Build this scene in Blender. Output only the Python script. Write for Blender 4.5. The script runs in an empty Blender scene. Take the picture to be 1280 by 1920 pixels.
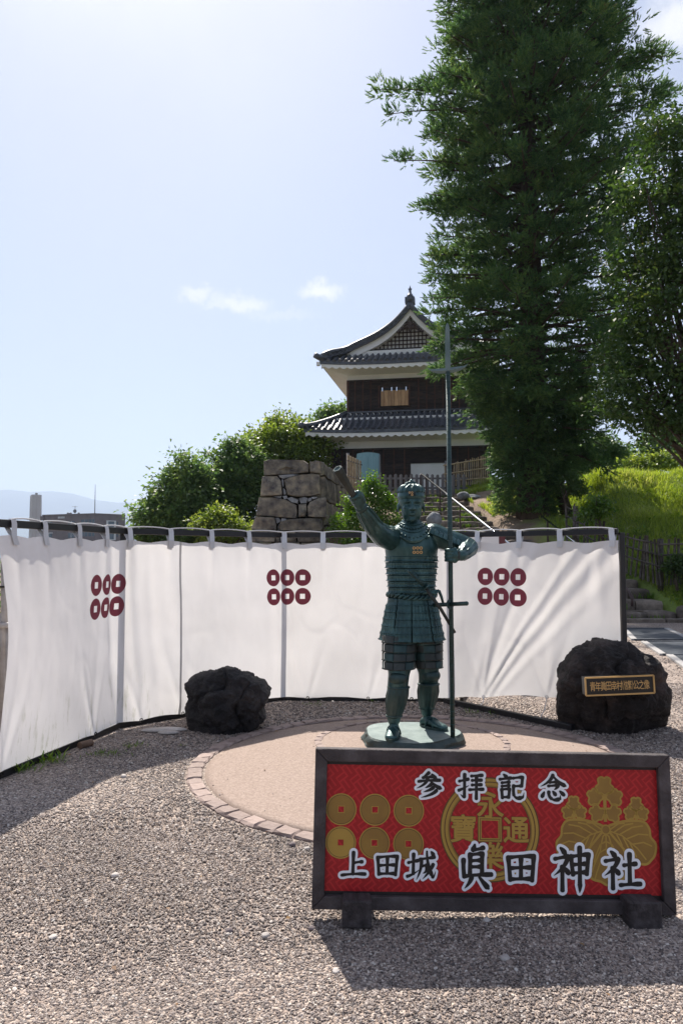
import bpy, bmesh, math, random
import numpy as np
from mathutils import Vector, Matrix, Quaternion, noise as mnoise

R = math.radians
PI = math.pi
sc = bpy.context.scene
col = sc.collection
rng = np.random.default_rng(7)
random.seed(7)

# ------------------------------------------------------------------ camera
CAM_H = 1.5
FPX = 1400.0                      # focal length in pixels of a 1920 px high picture
PITCH = math.atan(85.0 / FPX)
cam_d = bpy.data.cameras.new('camera')
cam_d.sensor_fit = 'VERTICAL'
cam_d.sensor_height = 36.0
cam_d.lens = FPX / 1920.0 * 36.0
cam_d.clip_start = 0.05
cam_d.clip_end = 40000
cam = bpy.data.objects.new('camera', cam_d)
col.objects.link(cam)
cam.location = (0, 0, CAM_H)
cam.rotation_euler = (R(90) + PITCH, 0, 0)
sc.camera = cam

# ------------------------------------------------------------------ light
SUN_EL = R(50.0)
SUN_AZ = R(-15.0)                 # measured from +Y, negative is to the left
SUN_DIR = Vector((math.sin(SUN_AZ) * math.cos(SUN_EL), math.cos(SUN_AZ) * math.cos(SUN_EL), math.sin(SUN_EL)))
sun_d = bpy.data.lights.new('sun', 'SUN')
sun_d.energy = 5.0
sun_d.angle = R(0.55)
sun_d.color = (1.0, 0.93, 0.84)
sun = bpy.data.objects.new('sun', sun_d)
col.objects.link(sun)
sun.rotation_euler = SUN_DIR.to_track_quat('Z', 'Y').to_euler()
sun.location = SUN_DIR * 60

world = bpy.data.worlds.new('World')
sc.world = world
world.use_nodes = True
wt = world.node_tree
for n in list(wt.nodes):
    wt.nodes.remove(n)


def wn(t, **kw):
    n = wt.nodes.new(t)
    for k, v in kw.items():
        setattr(n, k, v)
    return n


def wl(a, b):
    wt.links.new(a, b)


w_out = wn('ShaderNodeOutputWorld')
w_bg = wn('ShaderNodeBackground')
w_bg.inputs['Strength'].default_value = 0.060
sky = wn('ShaderNodeTexSky', sky_type='NISHITA')
sky.sun_disc = False
sky.sun_elevation = SUN_EL
sky.sun_rotation = SUN_AZ
sky.altitude = 450
sky.air_density = 1.0
sky.dust_density = 1.7
sky.ozone_density = 1.6
# clouds: a thin even veil everywhere, and a few small puffs low in the sky
w_tc = wn('ShaderNodeTexCoord')
w_noise = wn('ShaderNodeTexNoise')
w_noise.inputs['Scale'].default_value = 2.2
w_noise.inputs['Detail'].default_value = 5
w_noise.inputs['Roughness'].default_value = 0.55
wl(w_tc.outputs['Generated'], w_noise.inputs['Vector'])
w_veil = wn('ShaderNodeMapRange')
w_veil.inputs['From Min'].default_value = 0.38
w_veil.inputs['From Max'].default_value = 0.72
w_veil.inputs['To Min'].default_value = 0.35
w_veil.inputs['To Max'].default_value = 0.70
wl(w_noise.outputs['Fac'], w_veil.inputs['Value'])
w_fine = wn('ShaderNodeTexNoise')
w_fine.inputs['Scale'].default_value = 44
w_fine.inputs['Detail'].default_value = 6
w_fine.inputs['Roughness'].default_value = 0.62
wl(w_tc.outputs['Generated'], w_fine.inputs['Vector'])
w_fc = wn('ShaderNodeVectorMath', operation='SUBTRACT')
w_fc.inputs[1].default_value = (0.5, 0.5, 0.5)
wl(w_fine.outputs['Color'], w_fc.inputs[0])
w_fs = wn('ShaderNodeVectorMath', operation='SCALE')
w_fs.inputs['Scale'].default_value = 0.042
wl(w_fc.outputs[0], w_fs.inputs[0])
w_dir = wn('ShaderNodeVectorMath', operation='ADD')
wl(w_tc.outputs['Generated'], w_dir.inputs[0])
wl(w_fs.outputs[0], w_dir.inputs[1])


def px_dir(px, py):
    x = (px - 640) / FPX
    u = (960 - py) / FPX
    c, s = math.cos(PITCH), math.sin(PITCH)
    return Vector((x, c - u * s, s + u * c))


cloud_sum = None
for (cx, cy, sx, sy, amp) in ((368, 548, 30, 13, .7), (412, 574, 34, 10, .5), (450, 568, 50, 17, .75), (602, 546, 42, 17, .95), (1265, 42, 50, 36, .9), (520, 590, 70, 9, .25),
                              (215, 932, 150, 20, .38), (-420, 700, 80, 26, .9), (1700, 640, 90, 30, .9), (1900, 300, 120, 40, .8)):
    d0 = px_dir(cx, cy).normalized()
    sub = wn('ShaderNodeVectorMath', operation='SUBTRACT')
    wl(w_dir.outputs[0], sub.inputs[0])
    sub.inputs[1].default_value = d0
    mul = wn('ShaderNodeVectorMath', operation='MULTIPLY')
    wl(sub.outputs[0], mul.inputs[0])
    mul.inputs[1].default_value = (FPX / sx * .9, FPX / sx * .9, FPX / sy * .9)
    ln = wn('ShaderNodeVectorMath', operation='LENGTH')
    wl(mul.outputs[0], ln.inputs[0])
    mr = wn('ShaderNodeMapRange')
    mr.interpolation_type = 'SMOOTHSTEP'
    mr.inputs['From Min'].default_value = 1.2
    mr.inputs['From Max'].default_value = 0.25
    mr.inputs['To Max'].default_value = amp
    wl(ln.outputs['Value'], mr.inputs['Value'])
    if cloud_sum is None:
        cloud_sum = mr.outputs[0]
    else:
        mx = wn('ShaderNodeMath', operation='MAXIMUM')
        wl(cloud_sum, mx.inputs[0])
        wl(mr.outputs[0], mx.inputs[1])
        cloud_sum = mx.outputs[0]
w_mix1 = wn('ShaderNodeMixRGB')
w_mix1.inputs['Color2'].default_value = (5.65, 5.95, 7.3, 1)
wl(w_veil.outputs[0], w_mix1.inputs['Fac'])
wl(sky.outputs[0], w_mix1.inputs['Color1'])
w_mix2 = wn('ShaderNodeMixRGB')
w_mix2.inputs['Color2'].default_value = (8.6, 8.5, 8.4, 1)
wl(cloud_sum, w_mix2.inputs['Fac'])
wl(w_mix1.outputs[0], w_mix2.inputs['Color1'])
wl(w_mix2.outputs[0], w_bg.inputs['Color'])
wl(w_bg.outputs[0], w_out.inputs['Surface'])

sc.view_settings.view_transform = 'Standard'
sc.view_settings.look = 'None'
sc.view_settings.gamma = 1.0
sc.view_settings.exposure = 1.0
sc.view_settings.use_curve_mapping = False
sc.render.engine = 'CYCLES'
sc.cycles.use_denoising = True
sc.cycles.denoising_prefilter = 'ACCURATE'
sc.cycles.max_bounces = 8
sc.cycles.diffuse_bounces = 3
sc.cycles.glossy_bounces = 3
sc.cycles.transmission_bounces = 4
sc.cycles.transparent_max_bounces = 6
sc.cycles.volume_bounces = 0
sc.cycles.caustics_reflective = False
sc.cycles.caustics_refractive = False


# ------------------------------------------------------------------ measuring helpers
def at(px, py, Y):
    """world point at distance Y that the photograph shows at (px, py) of 1280 x 1920"""
    d = px_dir(px, py)
    t = Y / d.y
    return Vector((d.x * t, Y, CAM_H + d.z * t))


def on_ground(px, py, z=0.0):
    d = px_dir(px, py)
    t = (z - CAM_H) / d.z
    return Vector((d.x * t, d.y * t, z))


def to_px(p):
    x, y, z = p[0], p[1], p[2] - CAM_H
    c, s = math.cos(PITCH), math.sin(PITCH)
    f = y * c + z * s
    u = -y * s + z * c
    return 640 + x / f * FPX, 960 - u / f * FPX


# ------------------------------------------------------------------ materials
def new_mat(name):
    m = bpy.data.materials.new(name)
    m.use_nodes = True
    nt = m.node_tree
    b = nt.nodes.get('Principled BSDF')
    return m, nt, b


def ramp_node(nt, stops):
    r = nt.nodes.new('ShaderNodeValToRGB')
    el = r.color_ramp.elements
    while len(el) < len(stops):
        el.new(0.5)
    for e, (p, c) in zip(el, stops):
        e.position = p
        e.color = (c[0], c[1], c[2], 1)
    return r


def surf(name, c1, c2=None, scale=8.0, rough=0.7, bump=0.0, bscale=None, metal=0.0, c3=None, detail=6, spec=0.4,
         stretch=None, island=0.0, rnd_obj=0.0, coord='Object', bdist=0.02):
    """plain procedural surface: two or three real colours mixed by noise, with fine relief"""
    m, nt, b = new_mat(name)
    N, L = nt.nodes, nt.links
    b.inputs['Roughness'].default_value = rough
    b.inputs['Metallic'].default_value = metal
    b.inputs['Specular IOR Level'].default_value = spec
    tc = N.new('ShaderNodeTexCoord')
    vec = tc.outputs[coord]
    if stretch:
        mp = N.new('ShaderNodeMapping')
        mp.inputs['Scale'].default_value = stretch
        L.new(vec, mp.inputs['Vector'])
        vec = mp.outputs[0]
    c2 = c2 or c1
    no = N.new('ShaderNodeTexNoise')
    no.inputs['Scale'].default_value = scale
    no.inputs['Detail'].default_value = detail
    no.inputs['Roughness'].default_value = 0.6
    L.new(vec, no.inputs['Vector'])
    stops = [(0.32, c1), (0.68, c2)] if c3 is None else [(0.3, c1), (0.5, c2), (0.72, c3)]
    rp = ramp_node(nt, stops)
    L.new(no.outputs['Fac'], rp.inputs['Fac'])
    outc = rp.outputs['Color']
    if island or rnd_obj:
        hs = N.new('ShaderNodeHueSaturation')
        mr = N.new('ShaderNodeMapRange')
        if island:
            g = N.new('ShaderNodeNewGeometry')
            L.new(g.outputs['Random Per Island'], mr.inputs['Value'])
            a = island
        else:
            g = N.new('ShaderNodeObjectInfo')
            L.new(g.outputs['Random'], mr.inputs['Value'])
            a = rnd_obj
        mr.inputs['To Min'].default_value = 1 - a
        mr.inputs['To Max'].default_value = 1 + a
        L.new(mr.outputs[0], hs.inputs['Value'])
        L.new(outc, hs.inputs['Color'])
        outc = hs.outputs[0]
    L.new(outc, b.inputs['Base Color'])
    if bump:
        n2 = N.new('ShaderNodeTexNoise')
        n2.inputs['Scale'].default_value = bscale or scale * 4
        n2.inputs['Detail'].default_value = 6
        n2.inputs['Roughness'].default_value = 0.65
        L.new(vec, n2.inputs['Vector'])
        bp = N.new('ShaderNodeBump')
        bp.inputs['Strength'].default_value = bump
        bp.inputs['Distance'].default_value = bdist
        L.new(n2.outputs['Fac'], bp.inputs['Height'])
        L.new(bp.outputs[0], b.inputs['Normal'])
    return m


def leaf_mat(name, stops, trans=0.35, rough=0.5, spec=0.35, clump=1.1):
    m, nt, b = new_mat(name)
    N, L = nt.nodes, nt.links
    g = N.new('ShaderNodeNewGeometry')
    rp = ramp_node(nt, stops)
    # neighbouring leaves of one bough share a tone
    cn = N.new('ShaderNodeTexNoise')
    cn.inputs['Scale'].default_value = clump
    cn.inputs['Detail'].default_value = 2
    L.new(g.outputs['Position'], cn.inputs['Vector'])
    c1 = N.new('ShaderNodeMapRange')
    c1.inputs['From Min'].default_value = .28
    c1.inputs['From Max'].default_value = .72
    L.new(cn.outputs['Fac'], c1.inputs['Value'])
    c2 = N.new('ShaderNodeMixRGB')
    c2.inputs[0].default_value = .5
    L.new(g.outputs['Random Per Island'], c2.inputs[1])
    L.new(c1.outputs[0], c2.inputs[2])
    L.new(c2.outputs[0], rp.inputs['Fac'])
    L.new(rp.outputs[0], b.inputs['Base Color'])
    b.inputs['Roughness'].default_value = rough
    b.inputs['Specular IOR Level'].default_value = spec
    tr = N.new('ShaderNodeBsdfTranslucent')
    hs = N.new('ShaderNodeHueSaturation')
    hs.inputs['Hue'].default_value = 0.485
    hs.inputs['Saturation'].default_value = 1.15
    hs.inputs['Value'].default_value = 1.7
    L.new(rp.outputs[0], hs.inputs['Color'])
    L.new(hs.outputs[0], tr.inputs['Color'])
    mx = N.new('ShaderNodeMixShader')
    mx.inputs[0].default_value = trans
    L.new(b.outputs[0], mx.inputs[1])
    L.new(tr.outputs[0], mx.inputs[2])
    L.new(mx.outputs[0], N.get('Material Output').inputs['Surface'])
    return m


# ------------------------------------------------------------------ object helpers
def mesh(name, v, f, mat=None, smooth=False):
    me = bpy.data.meshes.new(name)
    me.from_pydata([tuple(p) for p in v], [], f)
    if mat:
        me.materials.append(mat)
    if smooth:
        me.polygons.foreach_set('use_smooth', [True] * len(me.polygons))
    me.update()
    return me


def link(name, me, parent=None, loc=None, rot=None):
    o = bpy.data.objects.new(name, me)
    col.objects.link(o)
    if parent is not None:
        o.parent = parent
    if loc is not None:
        o.location = loc
    if rot is not None:
        o.rotation_euler = rot
    return o


def tag(o, label=None, cat=None, group=None, kind=None):
    if label:
        o['label'] = label
    if cat:
        o['category'] = cat
    if group:
        o['group'] = group
    if kind:
        o['kind'] = kind
    return o


def thing(name, label, cat, loc=(0, 0, 0), rot=None, group=None):
    o = link(name, None, None, loc, rot)
    return tag(o, label, cat, group)


def fast_mesh(name, V, k, mat, smooth=False):
    """V: (n*k, 3) array, consecutive k vertices make one face"""
    V = np.asarray(V, dtype=np.float32).reshape(-1, 3)
    n = len(V) // k
    me = bpy.data.meshes.new(name)
    me.vertices.add(len(V))
    me.vertices.foreach_set('co', V.ravel())
    me.loops.add(len(V))
    me.loops.foreach_set('vertex_index', np.arange(len(V), dtype=np.int32))
    me.polygons.add(n)
    me.polygons.foreach_set('loop_start', np.arange(0, n * k, k, dtype=np.int32))
    me.materials.append(mat)
    me.update(calc_edges=True)
    return me


class MB:
    """collects shapes into one mesh"""

    def __init__(s):
        s.v, s.f = [], []

    def add(s, v, f):
        o = len(s.v)
        s.v += [Vector(p) for p in v]
        s.f += [tuple(i + o for i in q) for q in f]
        return s

    def box(s, c, d, rot=None):
        cx, cy, cz = c
        x, y, z = d[0] / 2, d[1] / 2, d[2] / 2
        v = [Vector((i * x, j * y, k * z)) for i in (-1, 1) for j in (-1, 1) for k in (-1, 1)]
        if rot is not None:
            v = [rot @ p for p in v]
        v = [p + Vector(c) for p in v]
        return s.add(v, [(0, 1, 3, 2), (4, 6, 7, 5), (0, 4, 5, 1), (2, 3, 7, 6), (0, 2, 6, 4), (1, 5, 7, 3)])

    def bar(s, a, b, w, h=None, up=(0, 0, 1)):
        """a box from a to b, w across, h along up"""
        a, b = Vector(a), Vector(b)
        h = h or w
        d = (b - a)
        L = d.length
        d = d.normalized()
        u = Vector(up)
        side = d.cross(u)
        if side.length < 1e-4:
            side = d.cross(Vector((1, 0, 0)))
        side.normalize()
        u = side.cross(d).normalized()
        v = []
        for p in (a, b):
            for i, j in ((-1, -1), (1, -1), (1, 1), (-1, 1)):
                v.append(p + side * (i * w / 2) + u * (j * h / 2))
        return s.add(v, [(0, 3, 2, 1), (4, 5, 6, 7), (0, 1, 5, 4), (1, 2, 6, 5), (2, 3, 7, 6), (3, 0, 4, 7)])

    def tube(s, pts, rad, n=8, cap=True, squash=None):
        """round tube through points; rad is a number or one per point"""
        pts = [Vector(p) for p in pts]
        m = len(pts)
        if not hasattr(rad, '__len__'):
            rad = [rad] * m
        rings = []
        ref = None
        for i, p in enumerate(pts):
            t = (pts[min(i + 1, m - 1)] - pts[max(i - 1, 0)]).normalized()
            if ref is None:
                ref = t.cross(Vector((0, 0, 1)))
                if ref.length < 1e-3:
                    ref = t.cross(Vector((1, 0, 0)))
            ref = (ref - t * ref.dot(t)).normalized()
            bi = t.cross(ref)
            sq = squash if squash else 1.0
            rings.append([p + ref * (math.cos(a) * rad[i]) + bi * (math.sin(a) * rad[i] * sq)
                          for a in [2 * PI * k / n for k in range(n)]])
        v = [q for r in rings for q in r]
        f = []
        for i in range(m - 1):
            for k in range(n):
                f.append((i * n + k, i * n + (k + 1) % n, (i + 1) * n + (k + 1) % n, (i + 1) * n + k))
        if cap:
            f.append(tuple(range(n - 1, -1, -1)))
            f.append(tuple((m - 1) * n + k for k in range(n)))
        return s.add(v, f)

    def loft(s, rings, close=True, cap=True):
        n = len(rings[0])
        v = [Vector(p) for r in rings for p in r]
        f = []
        for i in range(len(rings) - 1):
            for k in range(n if close else n - 1):
                f.append((i * n + k, i * n + (k + 1) % n, (i + 1) * n + (k + 1) % n, (i + 1) * n + k))
        if cap and close:
            f.append(tuple(range(n - 1, -1, -1)))
            f.append(tuple((len(rings) - 1) * n + k for k in range(n)))
        return s.add(v, f)

    def ball(s, c, r, seg=16, rings=10, rot=None):
        if not hasattr(r, '__len__'):
            r = (r, r, r)
        c = Vector(c)
        v, f = [], []
        for i in range(rings + 1):
            th = PI * i / rings
            for k in range(seg):
                ph = 2 * PI * k / seg
                p = Vector((r[0] * math.sin(th) * math.cos(ph), r[1] * math.sin(th) * math.sin(ph), r[2] * math.cos(th)))
                if rot is not None:
                    p = rot @ p
                v.append(p + c)
        for i in range(rings):
            for k in range(seg):
                f.append((i * seg + k, (i + 1) * seg + k, (i + 1) * seg + (k + 1) % seg, i * seg + (k + 1) % seg))
        return s.add(v, f)

    def torus(s, c, R_, r, axis=(0, 1, 0), n=20, m=8):
        axis = Vector(axis).normalized()
        u = axis.orthogonal().normalized()
        w = axis.cross(u)
        rings = []
        for i in range(n):
            a = 2 * PI * i / n
            d = u * math.cos(a) + w * math.sin(a)
            rings.append([Vector(c) + d * (R_ + r * math.cos(b)) + axis * (r * math.sin(b)) for b in [2 * PI * k / m for k in range(m)]])
        v = [p for q in rings for p in q]
        f = [(i * m + k, i * m + (k + 1) % m, ((i + 1) % n) * m + (k + 1) % m, ((i + 1) % n) * m + k) for i in range(n) for k in range(m)]
        return s.add(v, f)

    def mesh(s, name, mat=None, smooth=False, xf=None):
        v = [xf @ p for p in s.v] if xf is not None else s.v
        return mesh(name, v, s.f, mat, smooth)

    def build(s, name, mat=None, parent=None, smooth=False, bevel=0.0, loc=None, auto=None):
        me = s.mesh(name, mat, smooth)
        bm = bmesh.new()
        bm.from_mesh(me)
        if bevel:
            bmesh.ops.bevel(bm, geom=[e for e in bm.edges if e.is_manifold and e.calc_face_angle(0) > 0.6], offset=bevel, segments=1, affect='EDGES')
        bmesh.ops.recalc_face_normals(bm, faces=bm.faces)
        if auto is not None:
            for fc in bm.faces:
                fc.smooth = True
            for e in bm.edges:
                if e.is_manifold and e.calc_face_angle(0) > auto:
                    e.smooth = False
        bm.to_mesh(me)
        bm.free()
        return link(name, me, parent, loc)


def fbm(p, o=4, s=1.0):
    t, a = 0.0, 1.0
    q = Vector(p) * s
    for _ in range(o):
        t += a * mnoise.noise(q)
        q = q * 2.03 + Vector((3.1, 1.7, 5.3))
        a *= 0.5
    return t


def lerp(a, b, t):
    return a + (b - a) * t


def clamp(x, a=0.0, b=1.0):
    return max(a, min(b, x))


def sstep(a, b, x):
    t = clamp((x - a) / (b - a))
    return t * t * (3 - 2 * t)


def interp(x, xs, ys):
    return float(np.interp(x, xs, ys))


# ------------------------------------------------------------------ shared materials
M = {}
M['bark'] = surf('bark', (.05, .035, .026), (.10, .075, .055), 6, .9, .8, 20, stretch=(1, 1, .25))
M['black_metal'] = surf('black_painted_steel', (.008, .008, .010), (.016, .015, .017), 10, .45, .1)
M['steel'] = surf('stainless_steel', (.62, .62, .63), (.7, .7, .7), 12, .18, 0, metal=1.0)
M['dark_steel'] = surf('brown_steel_post', (.05, .03, .028), (.08, .05, .045), 12, .5)
M['plaster'] = surf('white_plaster', (.76, .75, .71), (.85, .845, .82), 1.2, .85, .1, 14)
M['dark_wood'] = surf('black_stained_boards', (.012, .010, .010), (.035, .026, .022), 2.5, .8, .4, 30, stretch=(1, 1, 5), c3=(.065, .035, .026), rnd_obj=.35)
M['brown_post'] = surf('dark_brown_posts', (.05, .026, .02), (.115, .052, .037), 4, .8, .3, rnd_obj=.3)
M['tile'] = surf('grey_roof_tile', (.040, .045, .056), (.078, .085, .104), 5, .36, .25, 30, c3=(.13, .138, .158), spec=.5, rnd_obj=.15)
M['shutter'] = surf('tan_wooden_shutter', (.34, .19, .10), (.55, .36, .20), 5, .75, .3, 40, stretch=(3, 3, .4), rnd_obj=.2)
M['old_wood'] = surf('grey_weathered_wood', (.13, .12, .125), (.25, .235, .24), 8, .85, .4, 50, stretch=(1, 1, .2), rnd_obj=.2)
M['bamboo'] = surf('dry_bamboo', (.30, .21, .12), (.50, .39, .25), 9, .6, .15, rnd_obj=.25)
M['old_bamboo'] = surf('weathered_bamboo', (.045, .037, .03), (.13, .11, .09), 9, .7, .2, rnd_obj=.3)
M['cord'] = surf('dark_binding_cord', (.015, .012, .010), (.03, .025, .02), 30, .9)
# ================================================================== THE GROUND
# stairs: the front edge and height of each step
N_STEP = 18
def step_y(i): return 17.7 + .75 * i
def step_z(i): return .23 * (i + 1)
def stair_right(i): return interp(i, [0, 3, 10, 13, 17], [7.9, 7.9, 5.35, 5.15, 4.6])
def stair_left(i): return stair_right(i) - interp(i, [0, 10, 17], [4.2, 3.2, 2.8])


def height(x, y):
    ramp = clamp((y - 17.9) / 12.6) * 4.05
    mound = clamp((y - 17.75) / 8.9) * 4.25 + (.22 if y > 17.75 else 0)
    k = sstep(7.4, 9.6, x)
    h = lerp(ramp, mound, k)
    # bank beside the upper steps under the cedar
    bank = .55 * math.exp(-((x - 7.0) / 1.5) ** 2) * sstep(21, 24, y) * (1 - sstep(29, 33, y))
    h += bank
    if y > 30:
        h += sstep(30, 35, y) * .55 * (1 - k)
        h += sstep(30.5, 32.5, y) * .45 * sstep(4.7, 6.5, x) * (1 - k)
    # left of the retaining wall the ground stays low
    h *= sstep(-2.9, -2.1, x) if y > 17 else 1
    if x < .6 and y < 24.6:
        h *= sstep(-.4, .6, x)
    if 17.6 < y < 31.2:
        i_ = (y - 17.7) / .75
        a_, b_ = stair_left(i_), stair_right(i_)
        h -= .40 * sstep(a_ - .15, a_ + .1, x) * (1 - sstep(b_ - .1, b_ + .15, x)) * (1 - sstep(30.5, 31.2, y))
    if y > 17.8:
        h += .05 * fbm((x * .8, y * .8, 0), 3)
    return h


def grid_sheet(name, xs, ys, zf, mat):
    v = [(x, y, zf(x, y)) for y in ys for x in xs]
    n = len(xs)
    f = [(j * n + i, j * n + i + 1, (j + 1) * n + i + 1, (j + 1) * n + i) for j in range(len(ys) - 1) for i in range(n - 1)]
    o = link(name, mesh(name, v, f, mat, True))
    return o


# --- gravel yard material
def gravel_mat():
    m, nt, b = new_mat('gravel')
    N, L = nt.nodes, nt.links
    tc = N.new('ShaderNodeTexCoord')
    vo = N.new('ShaderNodeTexVoronoi')
    vo.inputs['Scale'].default_value = 85
    L.new(tc.outputs['Object'], vo.inputs['Vector'])
    rp = ramp_node(nt, [(0, (.085, .064, .056)), (.3, (.21, .162, .135)), (.6, (.32, .25, .205)), (.85, (.42, .34, .285)), (1, (.54, .46, .39))])
    sp = N.new('ShaderNodeSeparateColor')
    L.new(vo.outputs['Color'], sp.inputs[0])
    L.new(sp.outputs[0], rp.inputs['Fac'])
    no = N.new('ShaderNodeTexNoise')
    no.inputs['Scale'].default_value = 1.3
    no.inputs['Detail'].default_value = 4
    L.new(tc.outputs['Object'], no.inputs['Vector'])
    mr = N.new('ShaderNodeMapRange')
    mr.inputs['From Min'].default_value = .3
    mr.inputs['From Max'].default_value = .7
    mr.inputs['To Min'].default_value = .82
    mr.inputs['To Max'].default_value = 1.15
    L.new(no.outputs['Fac'], mr.inputs['Value'])
    hs = N.new('ShaderNodeHueSaturation')
    L.new(rp.outputs[0], hs.inputs['Color'])
    L.new(mr.outputs[0], hs.inputs['Value'])
    L.new(hs.outputs[0], b.inputs['Base Color'])
    b.inputs['Roughness'].default_value = .85
    bp = N.new('ShaderNodeBump')
    bp.inputs['Strength'].default_value = .9
    bp.inputs['Distance'].default_value = .012
    bp.invert = True
    L.new(vo.outputs['Distance'], bp.inputs['Height'])
    L.new(bp.outputs[0], b.inputs['Normal'])
    return m


def pebble_mat():
    m, nt, b = new_mat('gravel_stone')
    N, L = nt.nodes, nt.links
    oi = N.new('ShaderNodeObjectInfo')
    rp = ramp_node(nt, [(0, (.075, .064, .062)), (.22, (.17, .14, .127)), (.45, (.275, .218, .186)), (.68, (.33, .283, .255)), (.88, (.45, .37, .315)), (1, (.60, .55, .49))])
    L.new(oi.outputs['Random'], rp.inputs['Fac'])
    # trodden, dustier and damper patches of the yard
    no = N.new('ShaderNodeTexNoise')
    no.inputs['Scale'].default_value = 1.4
    no.inputs['Detail'].default_value = 5
    ge = N.new('ShaderNodeNewGeometry')
    L.new(ge.outputs['Position'], no.inputs['Vector'])
    mr = N.new('ShaderNodeMapRange')
    mr.inputs['From Min'].default_value = .3
    mr.inputs['From Max'].default_value = .7
    mr.inputs['To Min'].default_value = .72
    mr.inputs['To Max'].default_value = 1.12
    L.new(no.outputs['Fac'], mr.inputs['Value'])
    hs = N.new('ShaderNodeHueSaturation')
    L.new(mr.outputs[0], hs.inputs['Value'])
    L.new(rp.outputs[0], hs.inputs['Color'])
    L.new(hs.outputs[0], b.inputs['Base Color'])
    b.inputs['Roughness'].default_value = .8
    return m


M['gravel'] = gravel_mat()
M['pebble'] = pebble_mat()
M['far_ground'] = surf('far_ground', (.06, .08, .045), (.11, .12, .075), .02, .95)

xs = np.concatenate([np.linspace(-40, -6, 12), np.linspace(-5, 18, 139), np.linspace(19, 60, 12)])
ys = np.concatenate([np.linspace(-6, 16, 23), np.linspace(16.5, 40, 95), np.linspace(41, 70, 12)])


def hill_mat():
    m, nt, b = new_mat('hillside')
    N, L = nt.nodes, nt.links
    ge = N.new('ShaderNodeNewGeometry')
    sx = N.new('ShaderNodeSeparateXYZ')
    L.new(ge.outputs['Position'], sx.inputs[0])
    no = N.new('ShaderNodeTexNoise')
    no.inputs['Scale'].default_value = 1.6
    no.inputs['Detail'].default_value = 7
    L.new(ge.outputs['Position'], no.inputs['Vector'])
    rg = ramp_node(nt, [(.3, (.09, .14, .022)), (.55, (.16, .22, .04)), (.75, (.24, .23, .09))])
    L.new(no.outputs['Fac'], rg.inputs['Fac'])
    rd = ramp_node(nt, [(.3, (.14, .10, .066)), (.7, (.27, .195, .135))])
    L.new(no.outputs['Fac'], rd.inputs['Fac'])
    # bare earth on the worn bank beside the steps
    mr = N.new('ShaderNodeMapRange')
    mr.inputs['From Min'].default_value = 6.75
    mr.inputs['From Max'].default_value = 5.9
    ad = N.new('ShaderNodeMath')
    ad.operation = 'ADD'
    sc_ = N.new('ShaderNodeMath')
    sc_.operation = 'MULTIPLY_ADD'
    sc_.inputs[1].default_value = 3.0
    sc_.inputs[2].default_value = -1.5
    L.new(no.outputs['Fac'], sc_.inputs[0])
    L.new(sx.outputs[0], ad.inputs[0])
    L.new(sc_.outputs[0], ad.inputs[1])
    L.new(ad.outputs[0], mr.inputs['Value'])
    mx = N.new('ShaderNodeMixRGB')
    L.new(mr.outputs[0], mx.inputs[0])
    L.new(rg.outputs[0], mx.inputs[1])
    L.new(rd.outputs[0], mx.inputs[2])
    L.new(mx.outputs[0], b.inputs['Base Color'])
    b.inputs['Roughness'].default_value = .95
    bp = N.new('ShaderNodeBump')
    bp.inputs['Strength'].default_value = .7
    bp.inputs['Distance'].default_value = .08
    n2 = N.new('ShaderNodeTexNoise')
    n2.inputs['Scale'].default_value = 9
    n2.inputs['Detail'].default_value = 6
    L.new(ge.outputs['Position'], n2.inputs['Vector'])
    L.new(n2.outputs['Fac'], bp.inputs['Height'])
    L.new(bp.outputs[0], b.inputs['Normal'])
    return m


M['hill'] = hill_mat()
yard_y = np.linspace(-6, 17.6, 40)
o = grid_sheet('gravel_ground', np.linspace(-40, 60, 60), yard_y, lambda x, y: .012 * fbm((x * .5, y * .5, 1), 2) if 0 < y < 17 else 0, M['gravel'])
tag(o, 'grey gravel yard in front of the white curtain', kind='structure')
o = grid_sheet('hillside', xs, [y for y in ys if y >= 17.4], lambda x, y: height(x, y) - (.03 if y < 17.8 else .0), M['hill'])
tag(o, 'grassy bank rising to the castle platform', kind='structure')
o = link('plain', mesh('plain', [(-16000, -3000, -.6), (16000, -3000, -.6), (16000, 16000, -.6), (-16000, 16000, -.6)], [(0, 1, 2, 3)], M['far_ground']))
tag(o, 'flat land reaching to the mountains', kind='structure')

# --- mountains, each range a solid ridge with depth
M['mountain'] = surf('forested_mountain', (.03, .05, .035), (.06, .085, .05), .002, .95)


def ridge(name, Y, prof, depth, label):
    pxs = [p[0] for p in prof]
    pys = [p[1] for p in prof]
    xs_ = np.linspace(min(pxs), max(pxs), 150)
    ys_ = np.interp(xs_, pxs, pys)
    tops = []
    for k, (a, b) in enumerate(zip(xs_, ys_)):
        p = at(a, b + 1.2 * fbm((a * .05, Y * .001, 0), 4), Y)
        tops.append(p)
    rows = []
    fr = [(-depth, 0), (-depth * .7, .22), (-depth * .4, .5), (-depth * .15, .82), (0, 1), (depth * .3, .75), (depth, 0)]
    for dy, fz in fr:
        rows.append([Vector((p.x, p.y + dy + 60 * fbm((p.x * .002, dy * .002, 3), 3), -1 + (p.z + 1) * fz * (1 + (.25 * fbm((p.x * .003, dy * .003, 7), 3) if 0 < fz < 1 else 0)))) for p in tops])
    mb = MB().loft(rows, close=False, cap=False)
    o = mb.build(name, M['mountain'], smooth=True)
    tag(o, label, kind='structure')


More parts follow.
